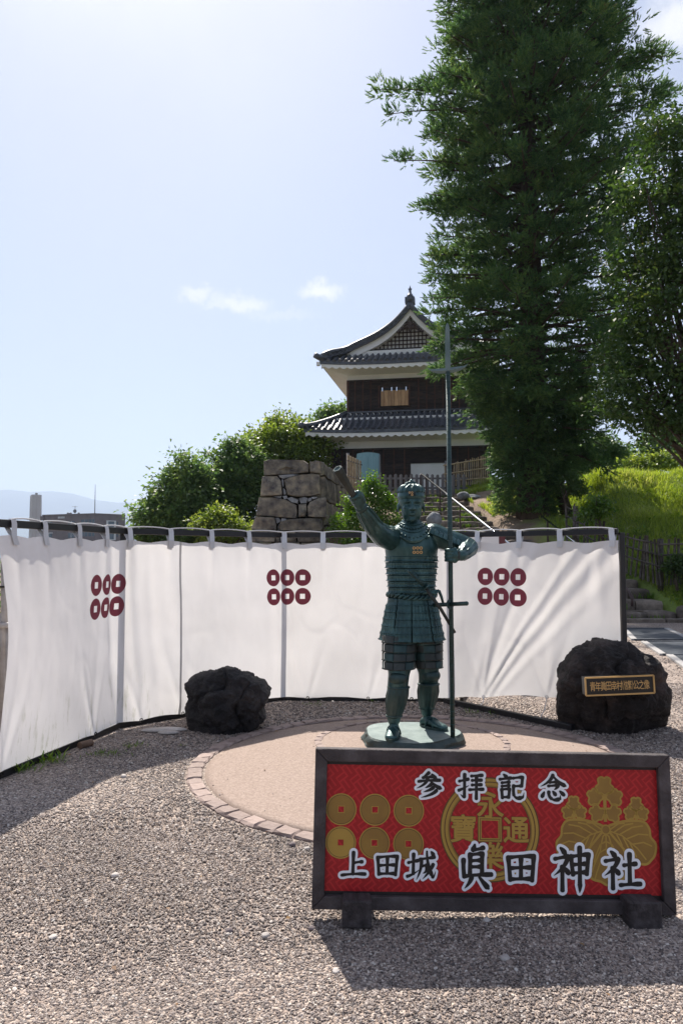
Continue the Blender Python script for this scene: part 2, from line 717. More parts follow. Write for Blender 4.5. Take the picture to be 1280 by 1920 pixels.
ridge('mountain_range', 9500, [(-2600, 980), (-1500, 930), (-700, 905), (-250, 925), (0, 919), (32, 919), (50, 922), (85, 923), (94, 920), (104, 922.5), (118, 921), (136, 925),
      (158, 933), (180, 937.5), (213, 943), (240, 937), (256, 941), (274, 949), (330, 975), (420, 960), (600, 940), (900, 930), (1400, 950), (2400, 910), (3400, 980)], 1700,
      'pale blue mountain range along the left horizon')
ridge('foothill_range', 7000, [(-1500, 1010), (-600, 985), (60, 990), (150, 975), (190, 962), (218, 960.5), (250, 965), (272, 955), (300, 940), (380, 950), (600, 985), (1200, 970), (2200, 990)], 1100,
      'nearer pale blue foothill behind the left trees')
# ================================================================== STATUE TERRACE
TC = Vector((.56, 5.52, 0))
TR_ = 1.66
M['terrace'] = surf('pink_exposed_aggregate', (.195, .142, .113), (.265, .197, .16), 70, .85, .4, 170, c3=(.35, .275, .23), detail=8, bdist=.004)
M['sett'] = surf('pink_granite_sett', (.23, .17, .148), (.32, .245, .215), 18, .8, .35, 60, rnd_obj=.16, bdist=.006)
nseg = 96
v, f = [], []
rings = [(TR_ - .13, -.05), (TR_ - .135, .004), (TR_ - .2, .006), (.9, .007), (.3, .007)]
for r, z in rings:
    for k in range(nseg):
        a = 2 * PI * k / nseg
        v.append((TC.x + r * math.cos(a), TC.y + r * math.sin(a), z))
for i in range(len(rings) - 1):
    for k in range(nseg):
        f.append((i * nseg + k, i * nseg + (k + 1) % nseg, (i + 1) * nseg + (k + 1) % nseg, (i + 1) * nseg + k))
f.append(tuple((len(rings) - 1) * nseg + k for k in range(nseg)))
terrace = link('terrace', mesh('terrace', v, f, M['terrace'], True))
tag(terrace, 'round pinkish paved terrace around the statue', kind='structure')


def sett_mesh(seed, L, W, H):
    r = random.Random(seed)
    v = []
    j = lambda s: r.uniform(-s, s)
    for z, k in ((-.06, 1.0), (H - .012, 1.0), (H, .84)):
        for sx, sy in ((-1, -1), (-.1, -1.02), (1, -1), (1.03, 0), (1, 1), (.1, 1.02), (-1, 1), (-1.03, 0)):
            v.append((sx * L / 2 * k + j(.006), sy * W / 2 * k + j(.006), z + (j(.004) if z > 0 else 0)))
    v.append((0, 0, H + .004))
    f = []
    for i in range(2):
        for k in range(8):
            f.append((i * 8 + k, i * 8 + (k + 1) % 8, (i + 1) * 8 + (k + 1) % 8, (i + 1) * 8 + k))
    for k in range(8):
        f.append((16 + k, 16 + (k + 1) % 8, 24))
    return mesh('sett', v, f, M['sett'])


def sett_ring(c, r, n, L, W, z, a0=0, a1=2 * PI, skip=None):
    mm = [sett_mesh(i, L, W, .034) for i in range(7)]
    for k in range(n):
        a = a0 + (a1 - a0) * (k + .5) / n
        p = (c.x + r * math.cos(a), c.y + r * math.sin(a), z + random.uniform(-.003, .004))
        if skip and skip(p):
            continue
        o = link('sett', mm[random.randrange(7)], terrace, p, (random.uniform(-.02, .02), random.uniform(-.02, .02), a + PI / 2 + random.uniform(-.03, .03)))


sett_ring(TC, TR_ - .065, 78, .126, .105, -.018)
SC = Vector((.57, 6.18, 0))          # where the statue stands
sett_ring(SC, .76, 40, .105, .06, -.022, skip=lambda p: math.hypot(p[0] - TC.x, p[1] - TC.y) > TR_ - .2)

# ================================================================== LOOSE GRAVEL (nobody could count it)
def scatter_stuff(name, pts, scl, mat, label, sub=1, flat=.6):
    me = bpy.data.meshes.new(name)
    me.vertices.add(len(pts))
    me.vertices.foreach_set('co', np.asarray(pts, dtype=np.float32).ravel())
    at_ = me.attributes.new('scl', 'FLOAT', 'POINT')
    at_.data.foreach_set('value', np.asarray(scl, dtype=np.float32))
    me.update()
    o = link(name, me)
    ng = bpy.data.node_groups.new(name, 'GeometryNodeTree')
    ng.interface.new_socket('Geometry', in_out='INPUT', socket_type='NodeSocketGeometry')
    ng.interface.new_socket('Geometry', in_out='OUTPUT', socket_type='NodeSocketGeometry')
    N, L = ng.nodes, ng.links
    gi = N.new('NodeGroupInput')
    go = N.new('NodeGroupOutput')
    ico = N.new('GeometryNodeMeshIcoSphere')
    ico.inputs['Radius'].default_value = 1.0
    ico.inputs['Subdivisions'].default_value = sub
    sm = N.new('GeometryNodeSetMaterial')
    sm.inputs['Material'].default_value = mat
    L.new(ico.outputs[0], sm.inputs[0])
    ip = N.new('GeometryNodeInstanceOnPoints')
    L.new(gi.outputs[0], ip.inputs['Points'])
    L.new(sm.outputs[0], ip.inputs['Instance'])
    rr = N.new('FunctionNodeRandomValue')
    rr.data_type = 'FLOAT_VECTOR'
    rr.inputs[0].default_value = (-.6, -.6, 0)
    rr.inputs[1].default_value = (.6, .6, 6.28)
    L.new(rr.outputs[0], ip.inputs['Rotation'])
    rs = N.new('FunctionNodeRandomValue')
    rs.data_type = 'FLOAT_VECTOR'
    rs.inputs[0].default_value = (.55, .55, .35)
    rs.inputs[1].default_value = (1.25, 1.1, flat)
    rs.inputs['Seed'].default_value = 3
    na = N.new('GeometryNodeInputNamedAttribute')
    na.data_type = 'FLOAT'
    na.inputs['Name'].default_value = 'scl'
    vm = N.new('ShaderNodeVectorMath')
    vm.operation = 'SCALE'
    L.new(rs.outputs[0], vm.inputs[0])
    L.new(na.outputs[0], vm.inputs['Scale'])
    L.new(vm.outputs[0], ip.inputs['Scale'])
    L.new(ip.outputs[0], go.inputs[0])
    md = o.modifiers.new('scatter', 'NODES')
    md.node_group = ng
    tag(o, label, kind='stuff')
    return o


gp, gs = [], []
for (y0, y1, dens, s0, s1) in ((1.8, 3.0, 16500, .0034, .0080), (3.0, 4.2, 11000, .004, .0088), (4.2, 6.0, 5000, .0055, .011), (6.0, 9.0, 2200, .007, .0125), (9.0, 15, 250, .01, .015)):
    w = .60 * y1 + .5
    n = int(dens * (y1 - y0) * 2 * w)
    X = rng.uniform(-w, w, n)
    Y = rng.uniform(y0, y1, n)
    keep = np.hypot(X - TC.x, Y - TC.y) > TR_ + .005
    X, Y = X[keep], Y[keep]
    S = s0 + (s1 - s0) * rng.random(len(X)) ** 2.2
    big = rng.random(len(X)) < .004
    S[big] *= 1.8
    gp.append(np.c_[X, Y, S * .15 + .002])
    gs.append(S)
# a few grains strayed onto the paving
n = 90
a = rng.uniform(0, 2 * PI, n)
r = TR_ * np.sqrt(rng.uniform(.3, 1, n))
gp.append(np.c_[TC.x + r * np.cos(a), TC.y + r * np.sin(a), np.full(n, .008)])
gs.append(rng.uniform(.003, .006, n))
scatter_stuff('gravel', np.concatenate(gp), np.concatenate(gs), M['pebble'], 'loose grey and tan gravel covering the yard')

# bigger stones one can pick out
M['stone_pale'] = surf('pale_pebble', (.42, .38, .35), (.55, .50, .46), 20, .8, .3, rnd_obj=.25)
M['stone_dark'] = surf('dark_pebble', (.12, .10, .10), (.2, .16, .16), 20, .8, .3)


def pebble(px, py, r, mat, label, sq=.6):
    p = on_ground(px, py)
    mb = MB().ball((0, 0, 0), 1, 10, 7)
    sd = random.random() * 50
    for q in mb.v:
        k = 1 + .28 * fbm(q + Vector((sd, sd, sd)), 2, 1.1)
        q *= k * r
        q.z *= sq
    o = mb.build('pebble', mat, auto=.9)
    o.location = (p.x, p.y, r * sq * .6)
    tag(o, label, 'stone', 'stray stones on the gravel')


pebble(946, 1800, .020, M['stone_pale'], 'pale pinkish stone alone in the shadow of the red sign')
pebble(912, 1727, .016, M['stone_pale'], 'grey stone just under the bottom edge of the red sign')
pebble(585, 1743, .015, M['stone_dark'], 'dark reddish stone near the sign\'s lower left corner')
pebble(216, 1644, .020, M['stone_pale'], 'pale round stone on sunlit gravel left of the terrace')
pebble(430, 1748, .017, M['stone_dark'], 'dark reddish stone on sunlit gravel left of the sign')
pebble(232, 1458, .022, M['stone_pale'], 'white stone at the edge of the left curtain\'s shadow')
pebble(498, 1757, .018, M['stone_pale'], 'pale stone on sunlit gravel just left of the sign shadow')
pebble(100, 1760, .016, M['stone_pale'], 'pale stone on gravel near the left bottom corner')
pebble(630, 1823, .014, M['stone_pale'], 'pale stone at the slanting left edge of the sign shadow')
pebble(548, 1586, .02, M['stone_dark'], 'grey stone touching the terrace kerb beside the sign')
pebble(576, 1593, .016, M['stone_pale'], 'light grey stone between terrace kerb and sign frame')
# ================================================================== WHITE CAMP CURTAIN ON ITS STEEL FRAME
NODES = [Vector((-2.365, 5.06, 0)), Vector((-1.955, 6.65, 0)), Vector((-.64, 7.95, 0)), Vector((1.09, 7.85, 0)), Vector((2.52, 6.78, 0))]
ZR = 1.735                       # height of the top rail
fr = thing('curtain_frame', 'black steel frame of posts and rails carrying the white curtain', 'frame', (0, 0, 0))
for i, p in enumerate(NODES):
    back = Vector((0, .05, 0)) if i < 4 else Vector((.03, .03, 0))
    q = p + back
    if i == 0:
        q = p + Vector((-.2, -.55, 0))
    MB().bar((q.x, q.y, -.02), (q.x, q.y, ZR - .01), .046, .046, (0, 1, 0)).build('post', M['black_metal'], fr, bevel=.004)
    if 0 < i < 4:
        # floor feet: a small welded ladder behind each post
        d = Vector((q.x - SC.x, q.y - SC.y, 0)).normalized()
        t = Vector((-d.y, d.x, 0))
        mb = MB()
        for s in (-.16, .16):
            a = q + t * s
            mb.bar((a.x, a.y, .03), (a.x + d.x * .62, a.y + d.y * .62, .03), .035)
        a = q + d * .6
        mb.bar(a - t * .16 + Vector((0, 0, .032)), a + t * .16 + Vector((0, 0, .032)), .03)
        mb.build('foot', M['black_metal'], fr)
for i in range(4):
    a, b = NODES[i].copy(), NODES[i + 1].copy()
    if i == 0:
        a += (a - b).normalized() * .55
    sh = Vector((0, .03, 0))
    MB().bar(a + sh + Vector((0, 0, ZR)), b + sh + Vector((0, 0, ZR)), .045, .054).build('top_rail', M['black_metal'], fr, bevel=.004)
    if i == 3:
        a, b = Vector((1.06, 7.8, 0)), Vector((2.0, 6.56, 0))
    if i == 0:
        a += Vector((.03, -.02, 0))
    MB().bar(a + Vector((0, 0, .03)), b + Vector((0, 0, .03)), .05, .05).build('bottom_rail', M['black_metal'], fr, bevel=.004)


# --- path of the cloth: the rail line with rounded corners
def chaikin(pts, n):
    for _ in range(n):
        q = [pts[0]]
        for a, b in zip(pts[:-1], pts[1:]):
            q += [a * .75 + b * .25, a * .25 + b * .75]
        q.append(pts[-1])
        pts = q
    return pts


def densify(pts, m):
    q = []
    for a, b in zip(pts[:-1], pts[1:]):
        q += [a.lerp(b, k / m) for k in range(m)]
    q.append(pts[-1])
    return q


path = chaikin(densify([p.copy() for p in NODES], 4), 3)
PA = np.array([(p.x, p.y) for p in path])
PS = np.concatenate([[0], np.cumsum(np.hypot(*np.diff(PA, axis=0).T))])
LEN = PS[-1]


def path_at(s):
    s = clamp(s, 0, LEN)
    x = float(np.interp(s, PS, PA[:, 0]))
    y = float(np.interp(s, PS, PA[:, 1]))
    e = .03
    x1, x0 = np.interp([min(s + e, LEN), max(s - e, 0)], PS, PA[:, 0])
    y1, y0 = np.interp([min(s + e, LEN), max(s - e, 0)], PS, PA[:, 1])
    t = Vector((x1 - x0, y1 - y0, 0)).normalized()
    return Vector((x, y, 0)), Vector((t.y, -t.x, 0)), t     # point, normal towards the statue, tangent


def s_of_px(px):
    best, bs = 1e9, 0
    for s in np.linspace(0, LEN, 900):
        p, _, _ = path_at(s)
        d = abs(to_px((p.x, p.y, 1.2))[0] - px)
        if d < best:
            best, bs = d, s
    return bs


S_A, S_B, S_C = s_of_px(229), s_of_px(527), s_of_px(834)
S_TIE = [s_of_px(x) for x in (0, 175, 262, 340, 578, 690, 770, 908, 1025)]
straps = [s_of_px(x) for x in (12, 72, 138, 190, 236, 314, 391, 462, 531, 606, 682, 757, 830, 899, 978, 1055)] + [LEN - .05]


def z_top(s):
    d = min(abs(s - q) for q in straps)
    return 1.655 - .022 * clamp(d / .2) ** 1.5


def z_bot(s):
    base = interp(s, [0, S_A * .6, S_A, S_B, S_C, S_C + .45, S_C + .95, LEN], [.035, .05, .055, .035, .04, .11, .17, .23])
    d = min(abs(s - q) for q in S_TIE)
    return base + .018 * clamp(d / .22) - .006


def gau(x, w):
    return math.exp(-(x / w) ** 2)


def cloth(s, t, off=0.0):
    """point of the cloth at arc length s, t from 0 (top) to 1 (bottom)"""
    # the free left edge is drawn in between its two corners
    k = math.sin(PI * clamp(t, 0, 1)) ** .8
    s2 = s + .075 * k * (1 - clamp(s / .55)) ** 1.5
    p, n, tg = path_at(s2)
    z = lerp(z_top(s), z_bot(s), t)
    e = math.sin(PI * clamp(t)) ** .7
    q = .035
    # wide billows
    q += e * .035 * math.sin(s * 2.1 + .8 + 1.3 * t)
    q += e * .016 * math.sin(s * 5.2 + 2.6 * t + 1.0)
    q += .05 * e * (gau(s - .55, .4) + .5 * gau(s - (S_B + S_C) / 2, .5))
    # vertical folds near the two left posts
    for s0, w, a in ((S_A - .12, .05, -.02), (S_A + .1, .06, .024), (S_A + .32, .05, -.014), (S_A + .55, .06, .012), (S_B - .1, .05, .012), (S_B + .07, .04, -.016)):
        q += a * gau(s - s0 - .12 * (t - .4), w) * (.25 + .75 * math.sin(PI * clamp(t * .9 + .05)))
    # drawn folds running up from the ties
    for st in S_TIE:
        for sg, a in ((-1, .011), (1, .010), (.35, -.009)):
            h = 1 - t
            q += a * gau(s - st - sg * h * .55, .022 + .07 * h) * gau(h, .42)
    # long slanting folds across the right-hand panel
    r0 = s - (S_C + .42)
    if r0 > -.5:
        h = 1 - t
        for k0, sl, w, a in ((.0, 1.02, .028, -.021), (.09, 1.05, .034, .019), (.2, .98, .05, -.015), (.36, .95, .05, .015), (-.06, .70, .035, .013), (-.02, .35, .03, -.010), (.55, .9, .06, -.010), (-.2, .9, .06, .010), (-.36, .8, .05, -.008)):
            q += .72 * a * gau(r0 - k0 * (.3 + h) - sl * h, w * (.5 + h * 1.1)) * sstep(-.02, .25, h + .1)
        q += -.022 * gau(s - LEN + .1 + .12 * h, .05) * sstep(.3, 1, h) + .018 * gau(s - LEN + .2 + .25 * (1 - h), .05) * sstep(.3, 1, h)
    # top edge gathers under each strap
    for st in straps:
        q += .010 * gau(s - st, .03) * gau(t, .22) - .006 * gau(abs(s - st) - .1, .05) * gau(t, .2)
    q += .006 * e * fbm((s * 3.1, t * 3.7, 2), 3)
    # small puckers and crumples
    q += .0028 * e * fbm((s * 9.0 + 2.5 * t, t * 5.0 - 1.5 * s, 5), 3)
    w_ = mnoise.noise(Vector((s * 2.3 - t * 1.9, t * 2.2 + s * .7, 9)))
    q += .010 * max(0, .10 - abs(w_)) / .10 * e * max(0, mnoise.noise(Vector((s * 1.1, t * 1.3, 21))) + .15)
    return Vector((p.x, p.y, z)) + n * (q + off)


def cloth_mat(name, c, trans, stain=False):
    m, nt, b = new_mat(name)
    N, L = nt.nodes, nt.links
    tc = N.new('ShaderNodeTexCoord')
    no = N.new('ShaderNodeTexNoise')
    no.inputs['Scale'].default_value = 1.7
    no.inputs['Detail'].default_value = 7
    L.new(tc.outputs['Object'], no.inputs['Vector'])
    rp = ramp_node(nt, [(.3, tuple(x * .89 for x in c)), (.62, c)])
    L.new(no.outputs['Fac'], rp.inputs['Fac'])
    outc = rp.outputs[0]
    if stain:
        # algae smears and drip marks low on the cloth
        sx = N.new('ShaderNodeSeparateXYZ')
        L.new(tc.outputs['Object'], sx.inputs[0])
        mp = N.new('ShaderNodeMapping')
        mp.inputs['Scale'].default_value = (9, 9, 1.6)
        mp.inputs['Rotation'].default_value = (0, .5, 0)
        L.new(tc.outputs['Object'], mp.inputs['Vector'])
        n2 = N.new('ShaderNodeTexNoise')
        n2.inputs['Scale'].default_value = 2.0
        n2.inputs['Detail'].default_value = 8
        n2.inputs['Roughness'].default_value = .7
        L.new(mp.outputs[0], n2.inputs['Vector'])
        r2 = ramp_node(nt, [(.54, (0, 0, 0)), (.72, (1, 1, 1))])
        L.new(n2.outputs['Fac'], r2.inputs['Fac'])
        mr = N.new('ShaderNodeMapRange')
        mr.inputs['From Min'].default_value = .62
        mr.inputs['From Max'].default_value = .05
        mr.inputs['To Max'].default_value = .85
        L.new(sx.outputs[2], mr.inputs['Value'])
        mr2 = N.new('ShaderNodeMapRange')
        mr2.inputs['From Min'].default_value = -1.2
        mr2.inputs['From Max'].default_value = -1.9
        L.new(sx.outputs[0], mr2.inputs['Value'])
        m1 = N.new('ShaderNodeMath')
        m1.operation = 'MULTIPLY'
        L.new(mr.outputs[0], m1.inputs[0])
        L.new(mr2.outputs[0], m1.inputs[1])
        m2 = N.new('ShaderNodeMath')
        m2.operation = 'MULTIPLY'
        L.new(m1.outputs[0], m2.inputs[0])
        L.new(r2.outputs[0], m2.inputs[1])
        mx = N.new('ShaderNodeMixRGB')
        mx.inputs[2].default_value = (.24, .25, .10, 1)
        L.new(m2.outputs[0], mx.inputs[0])
        L.new(outc, mx.inputs[1])
        outc = mx.outputs[0]
    L.new(outc, b.inputs['Base Color'])
    b.inputs['Roughness'].default_value = .75
    b.inputs['Specular IOR Level'].default_value = .2
    wv = N.new('ShaderNodeTexNoise')
    wv.inputs['Scale'].default_value = 420
    L.new(tc.outputs['Object'], wv.inputs['Vector'])
    bp = N.new('ShaderNodeBump')
    bp.inputs['Strength'].default_value = .12
    bp.inputs['Distance'].default_value = .002
    L.new(wv.outputs['Fac'], bp.inputs['Height'])
    L.new(bp.outputs[0], b.inputs['Normal'])
    tr = N.new('ShaderNodeBsdfTranslucent')
    L.new(outc, tr.inputs['Color'])
    mx = N.new('ShaderNodeMixShader')
    mx.inputs[0].default_value = trans
    L.new(b.outputs[0], mx.inputs[1])
    L.new(tr.outputs[0], mx.inputs[2])
    L.new(mx.outputs[0], N.get('Material Output').inputs['Surface'])
    return m


M['cloth'] = cloth_mat('white_curtain_canvas', (.845, .825, .815), .38, True)
M['cloth2'] = cloth_mat('white_strap_webbing', (.76, .75, .75), .2)
M['coin_print'] = cloth_mat('maroon_printed_crest', (.26, .062, .085), .3)
M['seam'] = cloth_mat('grey_seam_tape', (.60, .58, .56), .2)
cur = thing('camp_curtain', 'long white cloth curtain with three maroon six-coin crests behind the statue', 'curtain')
nu, nv = 420, 70
S_SEAM = s_of_px(335)


def cloth_piece(name, s0, s1, n):
    ss = np.linspace(s0, s1, n)
    tt = np.linspace(0, 1, nv)
    vv = [cloth(s, t) for t in tt for s in ss]
    ff = [(j * n + i, j * n + i + 1, (j + 1) * n + i + 1, (j + 1) * n + i) for j in range(nv - 1) for i in range(n - 1)]
    o = link(name, mesh(name, vv, ff, M['cloth'], True), cur)
    return o


cloth_piece('cloth_panel', 0, S_SEAM, 130)
cloth_piece('cloth_panel', S_SEAM, LEN, 300)


def strip(name, s0, w, t0, t1, off, mat, parent, n=60):
    vv, ff = [], []
    for i in range(n + 1):
        t = lerp(t0, t1, i / n)
        for k in (-1, 0, 1):
            vv.append(cloth(s0 + k * w / 2, t, off + (.002 if k == 0 else 0)))
    for i in range(n):
        for k in range(2):
            ff.append((i * 3 + k, i * 3 + k + 1, i * 3 + k + 4, i * 3 + k + 3))
    return link(name, mesh(name, vv, ff, mat, True), parent)


strip('seam', S_SEAM, .022, .0, 1.0, .003, M['seam'], cur)
# straps that loop over the rail
for s in straps:
    p, n, tg = path_at(s)
    w = .052
    pts = []
    zc = z_top(s)
    t_low = .042
    a = cloth(s, t_low, .007)
    b = cloth(s, 0.0, .007)
    rail = Vector((p.x, p.y + .03, ZR))
    pts = [(a, n), (b, n), (rail + n * .036 + Vector((0, 0, .0)), n), (rail + n * .028 + Vector((0, 0, .027)), (n + Vector((0, 0, 1))).normalized()),
           (rail - n * .028 + Vector((0, 0, .028)), (Vector((0, 0, 1)) - n).normalized()), (rail - n * .036, -n), (cloth(s, 0.0, -.012), -n), (cloth(s, t_low, -.012), -n)]
    vv, ff = [], []
    for q, nn in pts:
        for k in (-1, 1):
            vv.append(q + tg * (k * w / 2))
        for k in (1, -1):
            vv.append(q + tg * (k * w / 2) + nn * .004)
    for i in range(len(pts) - 1):
        for k in range(4):
            ff.append((i * 4 + k, i * 4 + (k + 1) % 4, i * 4 + 4 + (k + 1) % 4, i * 4 + 4 + k))
    ff += [(0, 1, 2, 3), tuple((len(pts) - 1) * 4 + k for k in (3, 2, 1, 0))]
    o = link('strap', mesh('strap', vv, ff, M['cloth2']), cur)
    link('stitched_patch', mesh('stitched_patch', [cloth(s - w * .5, .0, .0135), cloth(s + w * .5, .0, .0135), cloth(s + w * .5, t_low * .95, .0135), cloth(s - w * .5, t_low * .95, .0135)], [(0, 1, 2, 3)], M['seam']), o)
# thin cord arching over the rail from strap to strap
for s0, s1 in zip(straps[:-1], straps[1:]):
    pts = []
    for k in range(11):
        s = lerp(s0, s1, k / 10)
        p, n, _ = path_at(s)
        pts.append((p.x, p.y + .02, ZR + .030 + .014 * math.sin(PI * k / 10) ** .8))
    MB().tube(pts, .0065, 6).build('top_cord', M['cloth2'], cur, smooth=True)
# ties from the hem to the bottom rail
for s in S_TIE:
    a = cloth(s, .995, .004)
    p, n, _ = path_at(s)
    mb = MB().torus(a, .014, .004, n, 12, 6)
    low = Vector((p.x + n.x * .03, p.y + n.y * .03, .03))
    if s > S_C + .2:
        k = (s - S_C) / (LEN - S_C)
        low = Vector((lerp(1.06, 2.25, k) , lerp(7.8, 6.23, k), .05))
    mb.tube([a, a.lerp(low, .5) + Vector((.012, 0, -.01)), low], .004, 5)
    mb.build('tie', M['cord'] if s < S_C else M['cloth2'], cur)


# six-coin crests: round coins with a square hole, printed on the cloth
def coin(s0, z0, r):
    vv, ff = [], []
    n = 40
    for ring in range(4):
        for k in range(n):
            a = 2 * PI * k / n + PI / 4
            ca, sa = math.cos(a), math.sin(a)
            h = r * .30
            q = h / max(abs(ca), abs(sa))
            rr = lerp(q, r, ring / 3)
            s = s0 + rr * ca
            z = z0 + rr * sa
            zt, zb = z_top(s), z_bot(s)
            vv.append(cloth(s, (zt - z) / (zt - zb), .003))
    for ring in range(3):
        for k in range(n):
            ff.append((ring * n + k, ring * n + (k + 1) % n, ring * n + n + (k + 1) % n, ring * n + n + k))
    link('coin_crest', mesh('coin_crest', vv, ff, M['coin_print'], True), cur)


for px, z0 in ((196, 1.17), (536, 1.19), (945, 1.21)):
    s0 = s_of_px(px)
    for i in (-1, 0, 1):
        for j in (0, 1):
            coin(s0 + i * .183, z0 + (.098 if j == 0 else -.098), .088)

# white notice board showing between rail and cloth on the right
nb = thing('notice_board', 'low white board with a maroon end behind the curtain right of the spear', 'board', (0, 0, 0))
a = at(868, 1002, 9.6)
b = at(934, 1002, 9.6)
c = at(946, 1002, 9.6)
MB().box(((a.x + b.x) / 2, 9.6, a.z - .13), (b.x - a.x, .03, .27)).build('panel', M['cloth2'], nb)
M['maroon'] = surf('maroon_paint', (.10, .025, .03), (.13, .035, .04), 8, .5)
MB().box(((b.x + c.x) / 2, 9.6, a.z - .13), (c.x - b.x - .002, .036, .275)).build('end_panel', M['maroon'], nb)
for q in (a.x + .08, b.x - .08):
    MB().bar((q, 9.64, 0), (q, 9.64, a.z - .1), .04).build('leg', M['maroon'], nb)

# ================================================================== LAVA BOULDERS
M['lava'] = surf('black_lava_rock', (.008, .0075, .009), (.022, .020, .022), 5, .65, 1.0, 34, c3=(.075, .066, .064), detail=12, bdist=.05, spec=.4)
M['lava2'] = surf('brown_black_lava_rock', (.009, .007, .007), (.026, .020, .018), 4.5, .7, 1.0, 28, c3=(.115, .085, .074), detail=12, bdist=.05, spec=.35)


def boulder(parent, prof, depth, mat, seed, amp=.07, lev=6):
    """prof: outline (x, z) seen from the front, relative to centre"""
    bm = bmesh.new()
    bmesh.ops.create_icosphere(bm, subdivisions=lev, radius=1)
    ang = np.array([math.atan2(z, x) for x, z in prof])
    rad = np.array([math.hypot(x, z) for x, z in prof])
    o_ = np.argsort(ang)
    ang, rad = ang[o_], rad[o_]
    ang = np.concatenate([ang[-1:] - 2 * PI, ang, ang[:1] + 2 * PI])
    rad = np.concatenate([rad[-1:], rad, rad[:1]])
    sd = Vector((seed, seed * 2.3, -seed))
    rp_ = random.Random(int(seed * 10))
    half_w = max(abs(x) for x, z in prof)
    half_h = max(abs(z) for x, z in prof)
    cuts = []
    for _ in range(26):
        nv_ = Vector((rp_.gauss(0, .55), -1.0, rp_.gauss(0, .5))).normalized()
        sup = math.sqrt((nv_.x * half_w) ** 2 + (nv_.y * depth) ** 2 + (nv_.z * half_h) ** 2)
        cuts.append((nv_, sup * rp_.uniform(.72, .90)))
    for vt in bm.verts:
        d = vt.co.normalized()
        h = math.hypot(d.x, d.z)
        th = math.atan2(d.z, d.x)
        r = float(np.interp(th, ang, rad))
        c_ = h ** .75
        x, z = (math.cos(th) * r * c_, math.sin(th) * r * c_)
        y = (1 if d.y > 0 else -1) * abs(d.y) ** .65 * depth
        p = Vector((x, y, z))
        for nv_, lim in cuts:
            ov = p.dot(nv_) - lim
            if ov > 0:
                p -= nv_ * (ov * .82)
        k = fbm(p + sd, 6, 4.2)
        b_ = abs(mnoise.noise((p + sd) * 9.0)) + .6 * abs(mnoise.noise((p + sd) * 19.0)) + .35 * abs(mnoise.noise((p - sd) * 38.0))
        cr = max(0, .10 - abs(mnoise.noise((p + sd * 2) * 3.4))) / .10
        edge = .55 + .45 * abs(d.y)
        nrm = Vector((d.x, d.y * 1.2, d.z)).normalized()
        ed = (.5 + .5 * abs(d.y))
        vd = mnoise.voronoi((p + sd) * 4.2)[0]
        k += 1.1 * (vd[1] - vd[0]) - .45
        p += nrm * (amp * k * .85 * ed - .75 * amp * b_ * ed + .3 * amp - .8 * amp * cr ** 2 * ed)
        vt.co = p
    me = bpy.data.meshes.new('rock')
    bm.to_mesh(me)
    bm.free()
    me.materials.append(mat)
    me.polygons.foreach_set('use_smooth', [True] * len(me.polygons))
    return link('rock', me, parent)


def px_prof(pts, cx, cy, Y):
    k = Y / FPX
    return [((x - cx) * k, (cy - y) * k) for x, y in pts]


b1 = thing('lava_boulder', 'black lumpy lava boulder by the curtain left of the terrace', 'boulder', (0, 0, 0))
Y1 = 6.62
c1 = at(428, 1318, Y1)
b1.location = c1
pr = px_prof([(351, 1281), (362, 1270), (382, 1260), (396, 1263), (412, 1257), (426, 1255), (450, 1264), (478, 1277), (492, 1282), (504, 1300), (500, 1313), (492, 1328), (498, 1345), (494, 1357), (470, 1368), (440, 1376), (400, 1378), (372, 1378), (358, 1372), (357, 1352), (350, 1335), (352, 1305)], 428, 1318, Y1)
boulder(b1, pr, .33, M['lava'], 3.3, .062)
b2 = thing('inscribed_boulder', 'brownish black boulder carrying a gold-lettered plaque right of the terrace', 'boulder')
Y2 = 6.6
c2 = at(1155, 1292, Y2)
b2.location = c2
pr = px_prof([(1053, 1290), (1059, 1270), (1062, 1250), (1072, 1232), (1092, 1218), (1104, 1216), (1112, 1206), (1130, 1203), (1146, 1206), (1166, 1203), (1186, 1212), (1210, 1229), (1228, 1247), (1238, 1265), (1241, 1284), (1252, 1290), (1254, 1310), (1259, 1340), (1259, 1360), (1242, 1371), (1200, 1375), (1150, 1376), (1090, 1375), (1056, 1366), (1050, 1345), (1055, 1320)], 1155, 1292, Y2)
boulder(b2, pr, .42, M['lava2'], 8.1, .07)


# ================================================================== LETTERING
def glyph(ch, size, bold=0.0, nb=10):
    """flat outline of one character as (verts, tris), centred, thickened by stacking shifted copies a hair apart"""
    cu = bpy.data.curves.new('glyph', 'FONT')
    cu.body = ch
    cu.size = 1.0
    cu.resolution_u = 4
    ob = bpy.data.objects.new('glyph', cu)
    col.objects.link(ob)
    dg = bpy.context.evaluated_depsgraph_get()
    me = ob.evaluated_get(dg).to_mesh()
    v = np.array([tuple(p.co) for p in me.vertices]).reshape(-1, 3)
    f = [tuple(p.vertices) for p in me.polygons]
    ob.evaluated_get(dg).to_mesh_clear()
    bpy.data.objects.remove(ob)
    bpy.data.curves.remove(cu)
    if not len(v):
        return v, f
    mn, mx = v.min(0), v.max(0)
    v = (v - (mn + mx) / 2)
    v = v * size                       # em size
    if bold <= 0:
        return v, f
    V, F = [v], list(f)
    for k in range(nb):
        a = 2 * PI * k / nb
        q = v.copy()
        q[:, 0] += bold * math.cos(a)
        q[:, 1] += bold * math.sin(a)
        q[:, 2] += -1.2e-5 * (k + 1)
        off = len(v) * (k + 1)
        V.append(q)
        F += [tuple(i + off for i in t) for t in f]
    return np.concatenate(V), F


